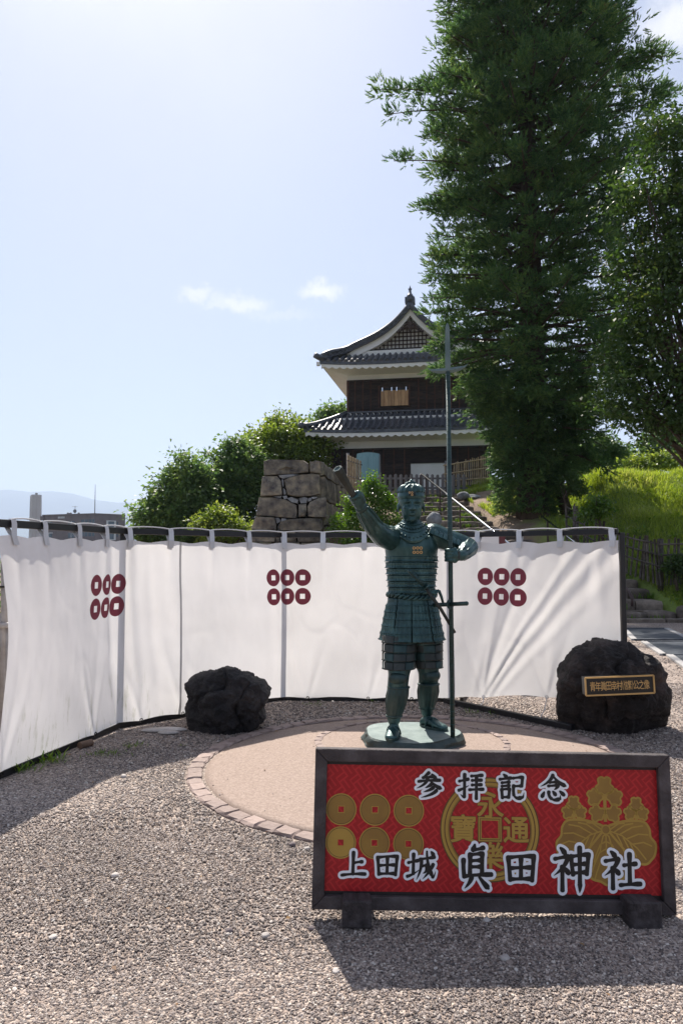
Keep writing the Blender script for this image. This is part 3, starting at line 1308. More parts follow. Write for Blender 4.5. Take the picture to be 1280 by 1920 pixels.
def flat_obj(name, v, f, u, w, y, mat, parent, sx=1.0, sy=1.0, shear=0.0, rot=0.0):
    """put a flat drawing (x, y) onto the plane facing -Y at (u, w)"""
    vv = []
    c, s = math.cos(rot), math.sin(rot)
    for p in v:
        x, z = p[0] * sx, p[1] * sy
        z += shear * x
        x, z = x * c - z * s, x * s + z * c
        vv.append((u + x, y - p[2], w + z))
    me = mesh(name, vv, f, mat)
    bm = bmesh.new()
    bm.from_mesh(me)
    for fc in bm.faces:
        fc.normal_update()
        if fc.normal.y > 0:
            fc.normal_flip()
    bm.to_mesh(me)
    bm.free()
    return link(name, me, parent)


M['gold'] = surf('gold_paint', (.50, .31, .12), (.60, .39, .16), 20, .4, 0, metal=.3)
M['plaque_black'] = surf('black_plaque', (.006, .006, .007), (.01, .01, .011), 20, .3)
# plaque set into the boulder
k = 6.2 / FPX
W_, H_ = 126 * k, 32 * k
plq = MB().box((0, .03, 0), (W_, .09, H_)).build('plaque', M['plaque_black'], b2)
plq.location = at(1159.5, 1284.5, 6.19) - c2
plq.rotation_euler = (0, R(-2.3), 0)
for a, b in (((-W_ / 2, H_ / 2), (W_ / 2, H_ / 2)), ((-W_ / 2, -H_ / 2), (W_ / 2, -H_ / 2)), ((-W_ / 2, -H_ / 2), (-W_ / 2, H_ / 2)), ((W_ / 2, -H_ / 2), (W_ / 2, H_ / 2))):
    MB().bar((a[0], -.018, a[1]), (b[0], -.018, b[1]), .012, .012, (0, 1, 0)).build('border', M['gold'], plq)
txt = '青年眞田幸村(信繁)公之像'
wid = [1, 1, 1, 1, 1, 1, .32, .72, .72, .32, 1, 1, 1]
tot = sum(wid)
x = -W_ * .435
for ch, w_ in zip(txt, wid):
    cw = W_ * .87 * w_ / tot
    v, f = glyph(ch, .080, .0006, 4)
    if len(v):
        flat_obj('character', v, f, x + cw / 2, 0, -.0175, M['gold'], plq, sx=(.62 if w_ > .9 else .42), sy=1.0)
    x += cw
# ================================================================== RED SIGN BOARD
SW, SH = 1.512, .640
sg_y = 3.2
p0 = at(925, 1708, sg_y)
sign = thing('photo_sign_board', 'long red signboard with gold crests and brushed lettering in a dark wooden frame', 'sign', p0, (R(-5.5), R(1.25), R(.6)))
M['frame_wood'] = surf('dark_weathered_frame', (.028, .022, .022), (.060, .048, .048), 7, .75, .5, 40, stretch=(1, 1, 1), c3=(.11, .095, .095), rnd_obj=.12)
M['block_wood'] = surf('dark_block_wood', (.02, .016, .016), (.05, .04, .04), 9, .8, .6, 30, stretch=(4, .6, 4), c3=(.09, .078, .08))
M['black_board'] = surf('black_board_edge', (.012, .008, .008), (.02, .013, .013), 30, .5)


def S(px, py):
    w = (1708 - py + (px - 925) * .0215) / 303.0 * SH
    sc_ = lerp(680, 657, w / SH) / SW
    return (px - (925 - 1.5 * w / SH)) / sc_, w


def red_mat():
    m, nt, b = new_mat('red_fret_print')
    N, L = nt.nodes, nt.links
    tc = N.new('ShaderNodeTexCoord')
    mp = N.new('ShaderNodeMapping')
    mp.inputs['Rotation'].default_value = (0, R(38), 0)
    mp.inputs['Scale'].default_value = (96, 96, 96)
    L.new(tc.outputs['Object'], mp.inputs['Vector'])
    sx = N.new('ShaderNodeSeparateXYZ')
    L.new(mp.outputs[0], sx.inputs[0])

    def math_(op, a, b_=None, c_=None):
        n = N.new('ShaderNodeMath')
        n.operation = op
        for i, q in enumerate((a, b_, c_)):
            if q is None:
                continue
            if isinstance(q, (int, float)):
                n.inputs[i].default_value = q
            else:
                L.new(q, n.inputs[i])
        return n.outputs[0]
    u, w = sx.outputs[0], sx.outputs[2]
    # interlocking key fret: bricks of five units laid alternately along u and along w
    cu = math_('FLOOR', math_('DIVIDE', u, 4.0))
    cw = math_('FLOOR', math_('DIVIDE', w, 4.0))
    chk = math_('MODULO', math_('ABSOLUTE', math_('ADD', cu, cw)), 2.0)
    chk = math_('GREATER_THAN', chk, .5)

    def lines(x):
        fr = math_('FRACT', math_('MULTIPLY', x, .5))
        return math_('LESS_THAN', fr, .34)
    mix = math_('ADD', math_('MULTIPLY', lines(u), chk), math_('MULTIPLY', lines(w), math_('SUBTRACT', 1.0, chk)))
    fu = math_('FRACT', math_('DIVIDE', u, 4.0))
    fw = math_('FRACT', math_('DIVIDE', w, 4.0))
    edge = math_('MULTIPLY', math_('LESS_THAN', fu, .09), math_('LESS_THAN', fw, .6))
    mix = math_('MINIMUM', math_('ADD', mix, edge), 1.0)
    mx = N.new('ShaderNodeMixRGB')
    mx.inputs[1].default_value = (.33, .010, .013, 1)
    mx.inputs[2].default_value = (.46, .020, .023, 1)
    L.new(mix, mx.inputs[0])
    L.new(mx.outputs[0], b.inputs['Base Color'])
    b.inputs['Roughness'].default_value = .45
    b.inputs['Specular IOR Level'].default_value = .3
    return m


M['red'] = red_mat()
M['gold_a'] = surf('printed_gold', (.34, .205, .035), (.44, .27, .05), 3.0, .5)
M['gold_b'] = surf('printed_brown_gold', (.22, .115, .025), (.30, .17, .03), 5.0, .5)
M['gold_d'] = surf('printed_dark_gold', (.085, .04, .012), (.11, .05, .015), 5.0, .5)
M['ink_white'] = surf('printed_white', (.78, .79, .83), (.82, .83, .86), 5, .5)
M['ink_black'] = surf('printed_black', (.006, .005, .006), (.009, .008, .009), 5, .4)

FW, FD = .052, .055
# mitred frame boards
X0, X1, Z0, Z1 = -SW / 2, SW / 2, 0, SH


def frame_board(a, b, ia, ib):
    mb = MB()
    vv = [(a[0], -.0, a[1]), (b[0], 0, b[1]), (ib[0], 0, ib[1]), (ia[0], 0, ia[1])]
    vv = [(x, y_, z) for y_ in (-.02, .035) for (x, _, z) in vv]
    mb.add(vv, [(0, 1, 2, 3), (7, 6, 5, 4), (0, 4, 5, 1), (1, 5, 6, 2), (2, 6, 7, 3), (3, 7, 4, 0)])
    mb.build('frame_board', M['frame_wood'], sign, bevel=.003)


e = .0008
frame_board((X0, Z1), (X1, Z1), (X0 + FW, Z1 - FW), (X1 - FW, Z1 - FW))
frame_board((X0, Z0), (X1, Z0), (X0 + FW, Z0 + FW), (X1 - FW, Z0 + FW))
frame_board((X0, Z0 + e), (X0, Z1 - e), (X0 + FW - e, Z0 + FW + e), (X0 + FW - e, Z1 - FW - e))
frame_board((X1, Z0 + e), (X1, Z1 - e), (X1 - FW + e, Z0 + FW + e), (X1 - FW + e, Z1 - FW - e))
MB().box((0, .012, SH / 2), (SW - 2 * FW + .006, .012, SH - 2 * FW + .006)).build('backing_board', M['black_board'], sign)
# feet
for px in (668, 1193):
    u, _ = S(px, 1700)
    hh = .105 if px < 900 else .120
    hw = .118 if px < 900 else .135
    MB().box((u, .04, -.045 + hh / 2), (hw, .27, hh)).build('foot_block', M['block_wood'], sign, bevel=.006)
# red print
cs = [S(607, 1430), S(1237, 1443), S(1245, 1682), S(604, 1670)]
pv = [(u, .0045, w) for u, w in cs]
panel = link('printed_panel', mesh('printed_panel', pv + [(a, .0075, c) for a, b, c in pv], [(3, 2, 1, 0), (4, 5, 6, 7), (0, 1, 5, 4), (1, 2, 6, 5), (2, 3, 7, 6), (3, 0, 4, 7)], M['red']), sign)
PYS = .0045 - .0006
UNIT = SW / 670.0                    # metres per photo pixel on the board


def ring_shape(r0, r1, n=56, square=0.0):
    vv, ff = [], []
    for k in range(n):
        a = 2 * PI * k / n + PI / 4
        ca, sa = math.cos(a), math.sin(a)
        q = square / max(abs(ca), abs(sa)) if square else r0
        vv += [(q * ca, q * sa, 0), (r1 * ca, r1 * sa, 0)]
    for k in range(n):
        j = (k + 1) % n
        ff.append((2 * k, 2 * k + 1, 2 * j + 1, 2 * j))
    return vv, ff


def square_ring(h0, h1):
    vv = [(sx * h0, sy * h0, 0) for sx, sy in ((-1, -1), (1, -1), (1, 1), (-1, 1))] + [(sx * h1, sy * h1, 0) for sx, sy in ((-1, -1), (1, -1), (1, 1), (-1, 1))]
    return vv, [(k, (k + 1) % 4, (k + 1) % 4 + 4, k + 4) for k in range(4)]


def put(name, vf, px, py, mat, parent, lift=0.0, **kw):
    u, w = S(px, py)
    return flat_obj(name, vf[0], vf[1], u, w, PYS - lift, mat, parent, **kw)


for (cx, cy, g) in ((641.5, 1517, 'b'), (704.5, 1518, 'b'), (767.5, 1520, 'b'), (640, 1580, 'a'), (703, 1581, 'b'), (766.5, 1583, 'b')):
    c_ = put('coin_emblem', ring_shape(0, 28 * UNIT, square=6 * UNIT), cx, cy, M['gold_a'] if g == 'a' else M['gold_b'], panel)
    put('coin_rim', ring_shape(26.6 * UNIT, 28.6 * UNIT), cx, cy, M['gold_a'], panel, .0004)
    put('coin_line', ring_shape(25.4 * UNIT, 26.3 * UNIT), cx, cy, M['gold_d'], panel, .0004)
    put('coin_rim', square_ring(5.2 * UNIT, 6.6 * UNIT), cx, cy, M['gold_a'], panel, .0004)
# great coin with four characters
put('great_coin_ring', ring_shape(76 * UNIT, 93 * UNIT), 919, 1556, M['gold_b'], panel)
for a, b, m_ in ((91.5, 93.6, 'gold_d'), (86, 91.2, 'gold_a'), (84.2, 85.6, 'gold_d'), (79, 83.6, 'gold_a'), (75, 76.6, 'gold_d')):
    put('coin_line', ring_shape(a * UNIT, b * UNIT, 72), 919, 1556, M[m_], panel, .0004)
for a, b, m_ in ((15.5, 22.5, 'gold_b'), ):
    put('coin_square', square_ring(a * UNIT, b * UNIT), 919, 1556, M[m_], panel)
for a, b, m_ in ((21.8, 23.2, 'gold_d'), (19.2, 21.4, 'gold_a'), (18.0, 18.9, 'gold_d'), (15.8, 17.7, 'gold_a')):
    put('coin_line', square_ring(a * UNIT, b * UNIT), 919, 1556, M[m_], panel, .0004)
for ch, px, py, sz in (('永', 920, 1509, 52), ('寶', 869, 1554, 52), ('通', 968, 1557, 50), ('樂', 920, 1606, 52)):
    vf = glyph(ch, sz * UNIT, 1.9 * UNIT, 12)
    put('character', vf, px, py, M['gold_d'], panel, .0004)
    vf = glyph(ch, sz * UNIT, .95 * UNIT, 8)
    put('character', vf, px, py, M['gold_a'], panel, .0011)


# paulownia crest: three leaves below, three flower sprigs above
def blob(pts, n=4):
    """smooth closed outline through points -> fan"""
    P_ = [Vector((a, b, 0)) for a, b in pts]
    m_ = len(P_)
    out = []
    for i in range(m_):
        p0_, p1, p2, p3 = P_[i - 1], P_[i], P_[(i + 1) % m_], P_[(i + 2) % m_]
        for k in range(n):
            t = k / n
            out.append(.5 * ((2 * p1) + (p2 - p0_) * t + (2 * p0_ - 5 * p1 + 4 * p2 - p3) * t * t + (3 * p1 - p0_ - 3 * p2 + p3) * t ** 3))
    return out


def poly_obj(name, outline, cx, cy, mat, lift):
    vv = [(p.x * UNIT, p.y * UNIT, 0) for p in outline]
    c = sum((Vector(p) for p in vv), Vector()) / len(vv)
    vv.append(tuple(c))
    n = len(outline)
    ff = [(k, (k + 1) % n, n) for k in range(n)]
    return put(name, (vv, ff), cx, cy, mat, panel, lift)


def line_obj(name, pts, w, cx, cy, mat, lift, close=False):
    P_ = [Vector((p[0], p[1], 0)) for p in pts]
    if close:
        P_ = P_ + [P_[0]]
    vv, ff = [], []
    for i, p in enumerate(P_):
        a = P_[max(i - 1, 0)] if not (close and i in (0, len(P_) - 1)) else P_[-2]
        b = P_[min(i + 1, len(P_) - 1)] if not (close and i in (0, len(P_) - 1)) else P_[1]
        t = (b - a)
        t = t.normalized() if t.length > 1e-6 else Vector((1, 0, 0))
        n_ = Vector((-t.y, t.x, 0))
        vv += [tuple((p + n_ * w / 2) * UNIT), tuple((p - n_ * w / 2) * UNIT)]
    for i in range(len(P_) - 1):
        ff.append((2 * i, 2 * i + 1, 2 * i + 3, 2 * i + 2))
    return put(name, (vv, ff), cx, cy, mat, panel, lift)


CX, CY = 1136, 1557
leaf_c = blob([(0, 0), (20, -14), (34, -38), (40, -62), (30, -86), (12, -92), (0, -98), (-12, -92), (-30, -86), (-40, -62), (-34, -38), (-20, -14)])
leaf_r = blob([(2, 4), (24, 13), (48, 17), (72, 15), (82, 3), (84, -12), (93, -24), (91, -42), (84, -52), (74, -60), (58, -58), (50, -48), (38, -40), (24, -24), (10, -8)])
leaf_l = [Vector((-p.x, p.y, 0)) for p in leaf_r]


def veins(mir, kind):
    """curved veins of one leaf"""
    out = []
    if kind == 'c':
        out.append([(0, -2), (0, -50), (0, -90)])
        for s in (-1, 1):
            for k, (x, y) in enumerate(((10, -30), (20, -48), (24, -66), (20, -80))):
                y0 = -8 - 13 * k
                out.append([(0, y0), (s * x * .55, y0 - 4 - 4 * k * .4), (s * x * 1.0, y + 2), (s * x * 1.18, y - 10)])
    else:
        out.append([(0, 0), (30, -10), (58, -32), (74, -52)])
        for (a, b) in (((16, -4), (52, 12)), ((26, -8), (70, 8)), ((38, -16), (80, -8)), ((50, -25), (86, -28)), ((20, -8), (30, -28)), ((32, -13), (44, -38)), ((44, -22), (56, -48)), ((8, 0), (36, 12))):
            m_ = ((a[0] + b[0]) / 2 + 2, (a[1] + b[1]) / 2 + (5 if b[1] > a[1] - 6 else -3))
            out.append([a, m_, b])
        out = [[(mir * x, y) for x, y in q] for q in out]
    return out


for kind, lf, mir in (('c', leaf_c, 1), ('s', leaf_r, 1), ('s', leaf_l, -1)):
    lift0 = .0 if kind == 'c' else .0008
    poly_obj('crest_leaf', lf, CX, CY, M['gold_b'], lift0)
    line_obj('crest_outline', lf, 4.2, CX, CY, M['gold_a'], lift0 + .0004, True)
    for q in veins(mir, kind):
        cur_ = []
        for i in range(len(q) - 1):
            for k in range(4):
                t = k / 4
                cur_.append((lerp(q[i][0], q[i + 1][0], t), lerp(q[i][1], q[i + 1][1], t)))
        cur_.append(q[-1])
        line_obj('crest_vein', cur_, 2.6, CX, CY, M['gold_a'], lift0 + .0006)
poly_obj('crest_boss', [Vector((8 * math.cos(a), 8 * math.sin(a), 0)) for a in np.linspace(0, 2 * PI, 24)[:-1]], CX, CY, M['gold_b'], .0020)
line_obj('crest_outline', [(8 * math.cos(a), 8 * math.sin(a)) for a in np.linspace(0, 2 * PI, 24)[:-1]], 2.6, CX, CY, M['gold_a'], .0024, True)


def flower(dx, dy, r, rot=0.0):
    base = [(0, -1.0), (.45, -.75), (.95, -.65), (1.05, -.1), (.7, .25), (.75, .8), (.3, 1.05), (0, .9), (-.3, 1.05), (-.75, .8), (-.7, .25), (-1.05, -.1), (-.95, -.65), (-.45, -.75)]
    c, s = math.cos(rot), math.sin(rot)
    ol = blob([(dx + r * (x * c - y * s), dy + r * (x * s + y * c)) for x, y in base], 3)
    poly_obj('crest_flower', ol, CX, CY, M['gold_b'], .0004)
    line_obj('crest_outline', ol, 3.2, CX, CY, M['gold_a'], .0010, True)


for sx, oy, sc_ in ((0, 0, 1.0), (-59, -4, .72), (59, -4, .72)):
    line_obj('crest_stem', [(sx, 14 + oy), (sx, 34), (sx, 44 + 28 * (sc_ == 1.0))], 6, CX, CY, M['gold_a'], .0003)
for fx, fy, r, rt in ((0, 78, 16, 0), (-19, 58, 14, .5), (19, 58, 14, -.5), (-15, 29, 14, .7), (15, 29, 14, -.7),
                      (-59, 46, 12, 0), (-70, 30, 11, .6), (-47, 30, 11, -.6), (59, 46, 12, 0), (70, 30, 11, -.6), (47, 30, 11, .6)):
    flower(fx, fy, r, rt)

# brushed lettering: black strokes with a white border, each stroke drawn with a swelling brush
BR = {
    '上': 'v48,94 48,50 48,12|h50,54 66,57 82,58|h6,9 50,13 94,12',
    '田': 'v13,84 16,50 19,14|h13,82 50,86 86,86|v85,88 83,50 80,12|v49,84 49,50 49,18|h18,50 50,52 80,52|h18,17 50,18 80,18',
    '城': 'h4,62 20,65 38,68|v22,90 22,60 22,25|t2,18 22,25 42,38|h42,72 66,74 92,77|l48,72 46,40 33,6|h52,50 60,51 66,52|l66,52 65,34 54,26|r66,97 71,55 86,14|t86,14 90,14 96,30|l88,54 74,30 54,8|d80,95 84,90 89,82',
    '眞': 'd46,99 44,92 40,86|h44,88 58,89 72,92|v33,78 33,56 33,34|h33,76 50,78 68,79|v68,80 68,60 68,34|h35,63 50,64 66,64|h35,50 50,50 66,50|v14,66 14,48 17,28|h14,29 50,32 96,33|l38,28 32,16 18,3|r60,28 72,16 88,2',
    '神': 'd22,98 28,93 34,85|h7,73 24,76 42,79|l42,79 30,56 6,36|v27,56 27,30 27,2|d32,53 37,48 43,40|v49,80 51,60 54,37|h49,78 70,81 92,83|v93,84 91,62 88,38|h54,60 70,61 88,62|h54,41 70,42 88,43|v71,99 71,50 71,14|l71,16 71,8 70,-3',
    '社': 'd22,98 28,93 34,85|h7,73 24,76 42,79|l42,79 30,56 6,36|v27,56 27,30 27,2|d32,53 37,48 43,40|h55,62 70,64 88,66|v71,92 71,55 71,14|h45,11 70,13 99,14',
    '参': 'l50,99 40,90 26,79|h26,79 46,81 66,85|d60,93 67,86 76,76|h10,64 50,69 92,70|l46,80 34,56 4,38|r56,68 74,50 98,38|l60,55 50,47 36,40|l68,42 52,32 30,24|l80,31 58,15 22,3',
    '拝': 'h3,69 20,73 40,78|v25,97 25,50 25,8|t25,8 18,10 10,18|t2,33 22,42 42,53|h50,90 70,92 95,94|h53,73 70,74 92,75|h53,55 70,56 92,57|h43,36 70,38 99,39|v72,90 72,45 72,1',
    '記': 'd18,99 24,94 31,87|h3,79 24,82 47,85|h11,65 26,67 41,69|h11,51 26,53 41,55|v12,39 13,22 15,4|h12,38 26,40 41,41|v41,42 40,24 38,6|h15,8 26,8 38,9|h53,84 70,87 90,89|v90,90 89,70 87,52|h57,52 72,53 87,54|v57,55 56,34 58,16|r58,16 70,5 88,8|t88,8 93,12 96,27',
    '念': 'l50,99 34,74 3,54|r50,96 72,72 99,57|h36,70 50,71 64,73|h31,56 50,58 70,60|l70,60 64,50 54,42|d17,33 13,24 8,14|v34,34 36,18 44,8|r44,8 58,3 76,8|t76,8 77,12 78,22|d49,36 54,30 60,22|d75,37 82,31 92,22'}
PROF = {'h': ([0, .08, .25, .6, .85, 1], [.85, 1.0, .72, .74, 1.12, 1.05]), 'v': ([0, .1, .3, .7, 1], [1.15, 1.2, .95, .95, 1.05]),
        'l': ([0, .1, .4, .8, 1], [1.1, 1.15, .95, .55, .12]), 'r': ([0, .3, .7, .9, 1], [.6, .8, 1.2, 1.35, .5]),
        'd': ([0, .3, .8, 1], [.55, .9, 1.3, 1.0]), 't': ([0, .3, 1], [1.0, .8, .15])}


def brush_char(ch, wx, hy, shear, extra, weight):
    """strokes of one character as flat verts and faces; extra widens every stroke (for the border)"""
    V_, F_ = [], []
    lift = 0.0
    for st in BR[ch].split('|'):
        k = st[0]
        pts = [Vector((float(a.split(',')[0]) - 50, float(a.split(',')[1]) - 50, 0)) for a in st[1:].split()]
        p0_, p1, p2 = pts
        ctrl = p1 * 2 - (p0_ + p2) * .5
        line = [(1 - t) ** 2 * p0_ + 2 * t * (1 - t) * ctrl + t * t * p2 for t in [i_ / 14 for i_ in range(15)]]
        line = [Vector((p.x / 100 * wx + .02 * p.y / 100 * hy, p.y / 100 * hy + shear * p.x / 100 * wx, 0)) for p in line]
        xs_, ys_ = PROF[k]
        lift -= 1.3e-5
        o_ = len(V_)
        half = [weight * float(np.interp(t, xs_, ys_)) + extra for t in [i_ / 14 for i_ in range(15)]]
        for i, p in enumerate(line):
            t = (line[min(i + 1, 14)] - line[max(i - 1, 0)]).normalized()
            n_ = Vector((-t.y, t.x, 0))
            V_ += [(p + n_ * half[i] + Vector((0, 0, lift))) * UNIT, (p - n_ * half[i] + Vector((0, 0, lift))) * UNIT]
            V_[-1].z = V_[-2].z = lift
        F_ += [(o_ + 2 * i, o_ + 2 * i + 1, o_ + 2 * i + 3, o_ + 2 * i + 2) for i in range(14)]
        for e_, sgn in ((0, -1), (14, 1)):
            t = (line[1] - line[0]).normalized() if e_ == 0 else (line[14] - line[13]).normalized()
            n_ = Vector((-t.y, t.x, 0))
            c_ = line[e_]
            o_ = len(V_)
            sq = .75 if extra == 0 else .95
            for a in np.linspace(-PI / 2, PI / 2, 9):
                q = (c_ + n_ * (half[e_] * math.sin(a)) + t * (sgn * half[e_] * sq * math.cos(a))) * UNIT
                q.z = lift - 4e-6
                V_.append(q)
            F_.append(tuple(range(o_, o_ + 9)))
    return np.array([tuple(v) for v in V_]), F_


LET = (('参', 805, 1471, 50, 47, 0), ('拝', 883.5, 1473, 48, 46, 0), ('記', 960, 1474, 50, 45, 0), ('念', 1037, 1476, 50, 47, 0),
       ('上', 664, 1620, 50, 47, .03), ('田', 727, 1623, 50, 44, .02), ('城', 791, 1624, 56, 54, .05),
       ('眞', 892, 1626, 64, 80, .02), ('田', 977, 1629, 66, 58, .02), ('神', 1071, 1631, 74, 78, .02), ('社', 1165, 1633, 72, 68, .02))
for ch, px, py, wx, hy, sh in LET:
    wgt = 3.1 if wx < 60 else 4.1
    put('character_border', brush_char(ch, wx, hy, sh, 4.3 if wx < 60 else 5.0, wgt), px, py, M['ink_white'], panel, .0032)
    put('character', brush_char(ch, wx, hy, sh, 0, wgt), px, py, M['ink_black'], panel, .0042)
# ================================================================== BRONZE STATUE
def bronze_mat(name, c1, c2, c3, rough=.33, metal=.4, bump=.25, bscale=60):
    m = surf(name, c1, c2, 9, rough, bump, bscale, metal=metal, c3=c3, detail=8, spec=.5, bdist=.006, stretch=(1, 1, .45))
    return m


M['bronze'] = bronze_mat('green_patina_bronze', (.013, .037, .039), (.028, .074, .074), (.070, .140, .132))
M['bronze_dark'] = bronze_mat('dark_patina_bronze', (.012, .028, .028), (.025, .054, .052), (.055, .085, .075), .45)
M['bronze_brown'] = bronze_mat('brown_patina_bronze', (.016, .020, .019), (.034, .040, .036), (.062, .066, .056), .48)
M['bronze_base'] = bronze_mat('pale_patina_bronze', (.075, .115, .115), (.115, .165, .16), (.17, .22, .21), .55, .15, .3, 50)
M['bronze_rock'] = bronze_mat('cast_rock_bronze', (.012, .022, .022), (.03, .05, .047), (.055, .075, .07), .5, .3, .9, 24)
M['coin_gold'] = surf('gilded_coin', (.55, .34, .15), (.66, .42, .2), 30, .35, 0, metal=.6)

statue = thing('samurai_statue', 'dark green bronze statue of an armoured samurai raising a fan and holding a cross-bladed spear', 'statue', SC)
ST = Vector(SC)


def L_(px, py, d):
    return at(px, py, d) - ST


BASE_H = .085


def remesh(mb, name, voxel, mat, parent, smooth_it=6, sculpt=None):
    me = mb.mesh(name, mat)
    ob = bpy.data.objects.new(name, me)
    col.objects.link(ob)
    md = ob.modifiers.new('r', 'REMESH')
    md.mode = 'VOXEL'
    md.voxel_size = voxel
    md.use_smooth_shade = True
    ms = ob.modifiers.new('s', 'SMOOTH')
    ms.factor = .5
    ms.iterations = smooth_it
    dg = bpy.context.evaluated_depsgraph_get()
    me2 = bpy.data.meshes.new_from_object(ob.evaluated_get(dg))
    bpy.data.objects.remove(ob)
    bpy.data.meshes.remove(me)
    me2.name = name
    n = len(me2.vertices)
    if sculpt:
        co = np.empty(n * 3, dtype=np.float32)
        me2.vertices.foreach_get('co', co)
        co = co.reshape(-1, 3)
        sculpt(co)
        me2.vertices.foreach_set('co', co.ravel())
    me2.materials.clear()
    me2.materials.append(mat)
    me2.polygons.foreach_set('use_smooth', [True] * len(me2.polygons))
    me2.update()
    return link(name, me2, parent)


def limb(mb, pts, rad, n=16, sub=5, squash=None):
    """smooth tapered limb through joints"""
    P_ = [Vector(p) for p in pts]
    m_ = len(P_)
    out, rr = [], []
    for i in range(m_ - 1):
        p0_, p1, p2, p3 = P_[max(i - 1, 0)], P_[i], P_[i + 1], P_[min(i + 2, m_ - 1)]
        for k in range(sub):
            t = k / sub
            out.append(.5 * ((2 * p1) + (p2 - p0_) * t + (2 * p0_ - 5 * p1 + 4 * p2 - p3) * t * t + (3 * p1 - p0_ - 3 * p2 + p3) * t ** 3))
            rr.append(lerp(rad[i], rad[i + 1], t * t * (3 - 2 * t)))
    out.append(P_[-1])
    rr.append(rad[-1])
    mb.tube(out, rr, n, squash=squash)
    mb.ball(out[0], rr[0], 12, 8)
    mb.ball(out[-1], rr[-1], 12, 8)


def ell(cx, cy, z, rx, ry, n=48, pw=1.0):
    return [Vector((cx + rx * math.cos(a), cy + ry * math.sin(a), z)) for a in [2 * PI * k / n for k in range(n)]]


# ---- measured joints (statue coordinates, -y faces the viewer)
hipA, kneeA, ankA = L_(752, 1190, 6.14), L_(747, 1268, 6.02), L_(738, 1349, 6.05)
toeA = L_(733, 1378, 5.86)
hipB, kneeB, ankB = L_(795, 1190, 6.2), L_(803, 1263, 6.17), L_(800, 1334, 6.34)
toeB = L_(832, 1358, 6.2)
shA, elA, wrA, fiA = L_(738, 1012, 6.14), L_(703, 991, 5.86), L_(677, 951, 5.62), L_(668, 936, 5.56)
shB, elB, wrB, haB = L_(812, 1004, 6.2), L_(878, 1025, 6.22), L_(866, 1041, 6.0), L_(846, 1041, 5.93)
Hd = L_(770.5, 946, 6.12)
Nk = L_(771, 985, 6.17)
CXT = L_(771, 1060, 6.19).x
spear_a = on_ground(848.5, 1402) - ST
SPX = spear_a.x
SPY = spear_a.y
sp_top = L_(838, 605, SPY + ST.y)
sp_dir = (sp_top - spear_a).normalized()
grip_pt = spear_a + sp_dir * ((haB.z - spear_a.z) / sp_dir.z)


# ---- the body: one continuous skin
def grip(mb, c, ax, palm, r_in, n_f=4, fr=.0125, span=.085, thumb=1, wrap=4.2):
    """closed hand round an axis; palm is the direction from the axis to the back of the hand"""
    ax = ax.normalized()
    palm = (palm - ax * palm.dot(ax)).normalized()
    side = ax.cross(palm)
    mb.ball(c + palm * (r_in + .028), (.03, .03, .03), 12, 8)
    for i in range(n_f):
        o_ = (i - (n_f - 1) / 2) * span / n_f * 1.12
        pts, rr = [], []
        for k in range(11):
            a = wrap * k / 10 * (1.0 - .05 * abs(i - 1.2))
            rad = r_in + fr * .95
            bulge = .006 * (1 if k in (3, 7) else 0)
            pts.append(c + ax * o_ + (palm * math.cos(a) + side * math.sin(a)) * (rad + bulge))
            rr.append(fr * (1.06 if k in (0, 3, 7) else .98) * (1 - .02 * k))
        mb.tube(pts, rr, 9)
        mb.ball(pts[-1], rr[-1], 8, 6)
        mb.ball(c + ax * o_ + palm * (r_in + .024), fr * 1.25, 8, 6)
    # palm and thumb
    for i in range(5):
        mb.ball(c + ax * ((i - 2) * span / 5) + palm * (r_in + .022) - side * .012, (.026, .026, .026), 10, 8)
    tp = []
    for k in range(6):
        a = -.15 - 1.75 * k / 5
        tp.append(c + ax * (span * .32 * thumb + .012 * thumb * k / 5) + (palm * math.cos(a) + side * math.sin(a)) * (r_in + .018))
    mb.tube(tp, [.019, .018, .0165, .0155, .015, .012], 9)
    mb.ball(tp[-1], .012, 8, 6)


body = MB()
# torso
zs = [(1185, .18, .14), (1150, .185, .14), (1118, .172, .135), (1085, .178, .138), (1050, .195, .15), (1020, .22, .16), (1000, .20, .14), (988, .15, .11), (980, .085, .085)]
body.loft([ell(CXT, L_(771, y, 6.19).y, L_(771, y, 6.19).z, rx, ry) for y, rx, ry in zs])
body.ball(L_(772, 1175, 6.19), (.19, .15, .12))
# shoulders
body.ball(shA + Vector((.02, 0, -.01)), (.105, .10, .10))
body.ball(shB + Vector((-.01, 0, -.01)), (.10, .095, .095))
# legs
limb(body, [hipA, lerp(hipA, kneeA, .55), kneeA, lerp(kneeA, ankA, .35), lerp(kneeA, ankA, .8), ankA], [.135, .118, .085, .082, .058, .053])
limb(body, [hipB, lerp(hipB, kneeB, .55), kneeB, lerp(kneeB, ankB, .35), lerp(kneeB, ankB, .8), ankB], [.135, .118, .084, .080, .058, .052])


def foot(ank, toe):
    d = (toe - ank)
    d.z = 0
    L0 = d.length
    d.normalize()
    s = Vector((-d.y, d.x, 0))
    zb = BASE_H
    rings = []
    for t, w, h in ((-.34, .026, .030), (-.25, .040, .062), (0, .045, .088), (.3, .046, .074), (.6, .052, .052), (.85, .054, .040), (1.02, .046, .034), (1.12, .02, .018)):
        c = ank + d * (L0 * t)
        ring = []
        for k in range(16):
            a = 2 * PI * k / 16
            ring.append(Vector((c.x, c.y, 0)) + s * (w * math.cos(a)) + Vector((0, 0, zb + .012 + h * max(0, .5 + .5 * math.sin(a)))))
        rings.append(ring)
    body.loft(rings)
    # toes
    for k in range(5):
        q = (k - 2) / 2
        c = ank + d * (L0 * (1.06 - .10 * abs(q + .3))) + s * (q * .038)
        body.ball((c.x, c.y, zb + .026), (.014, .014, .013), 8, 6)


foot(ankA, toeA)
foot(ankB, toeB)
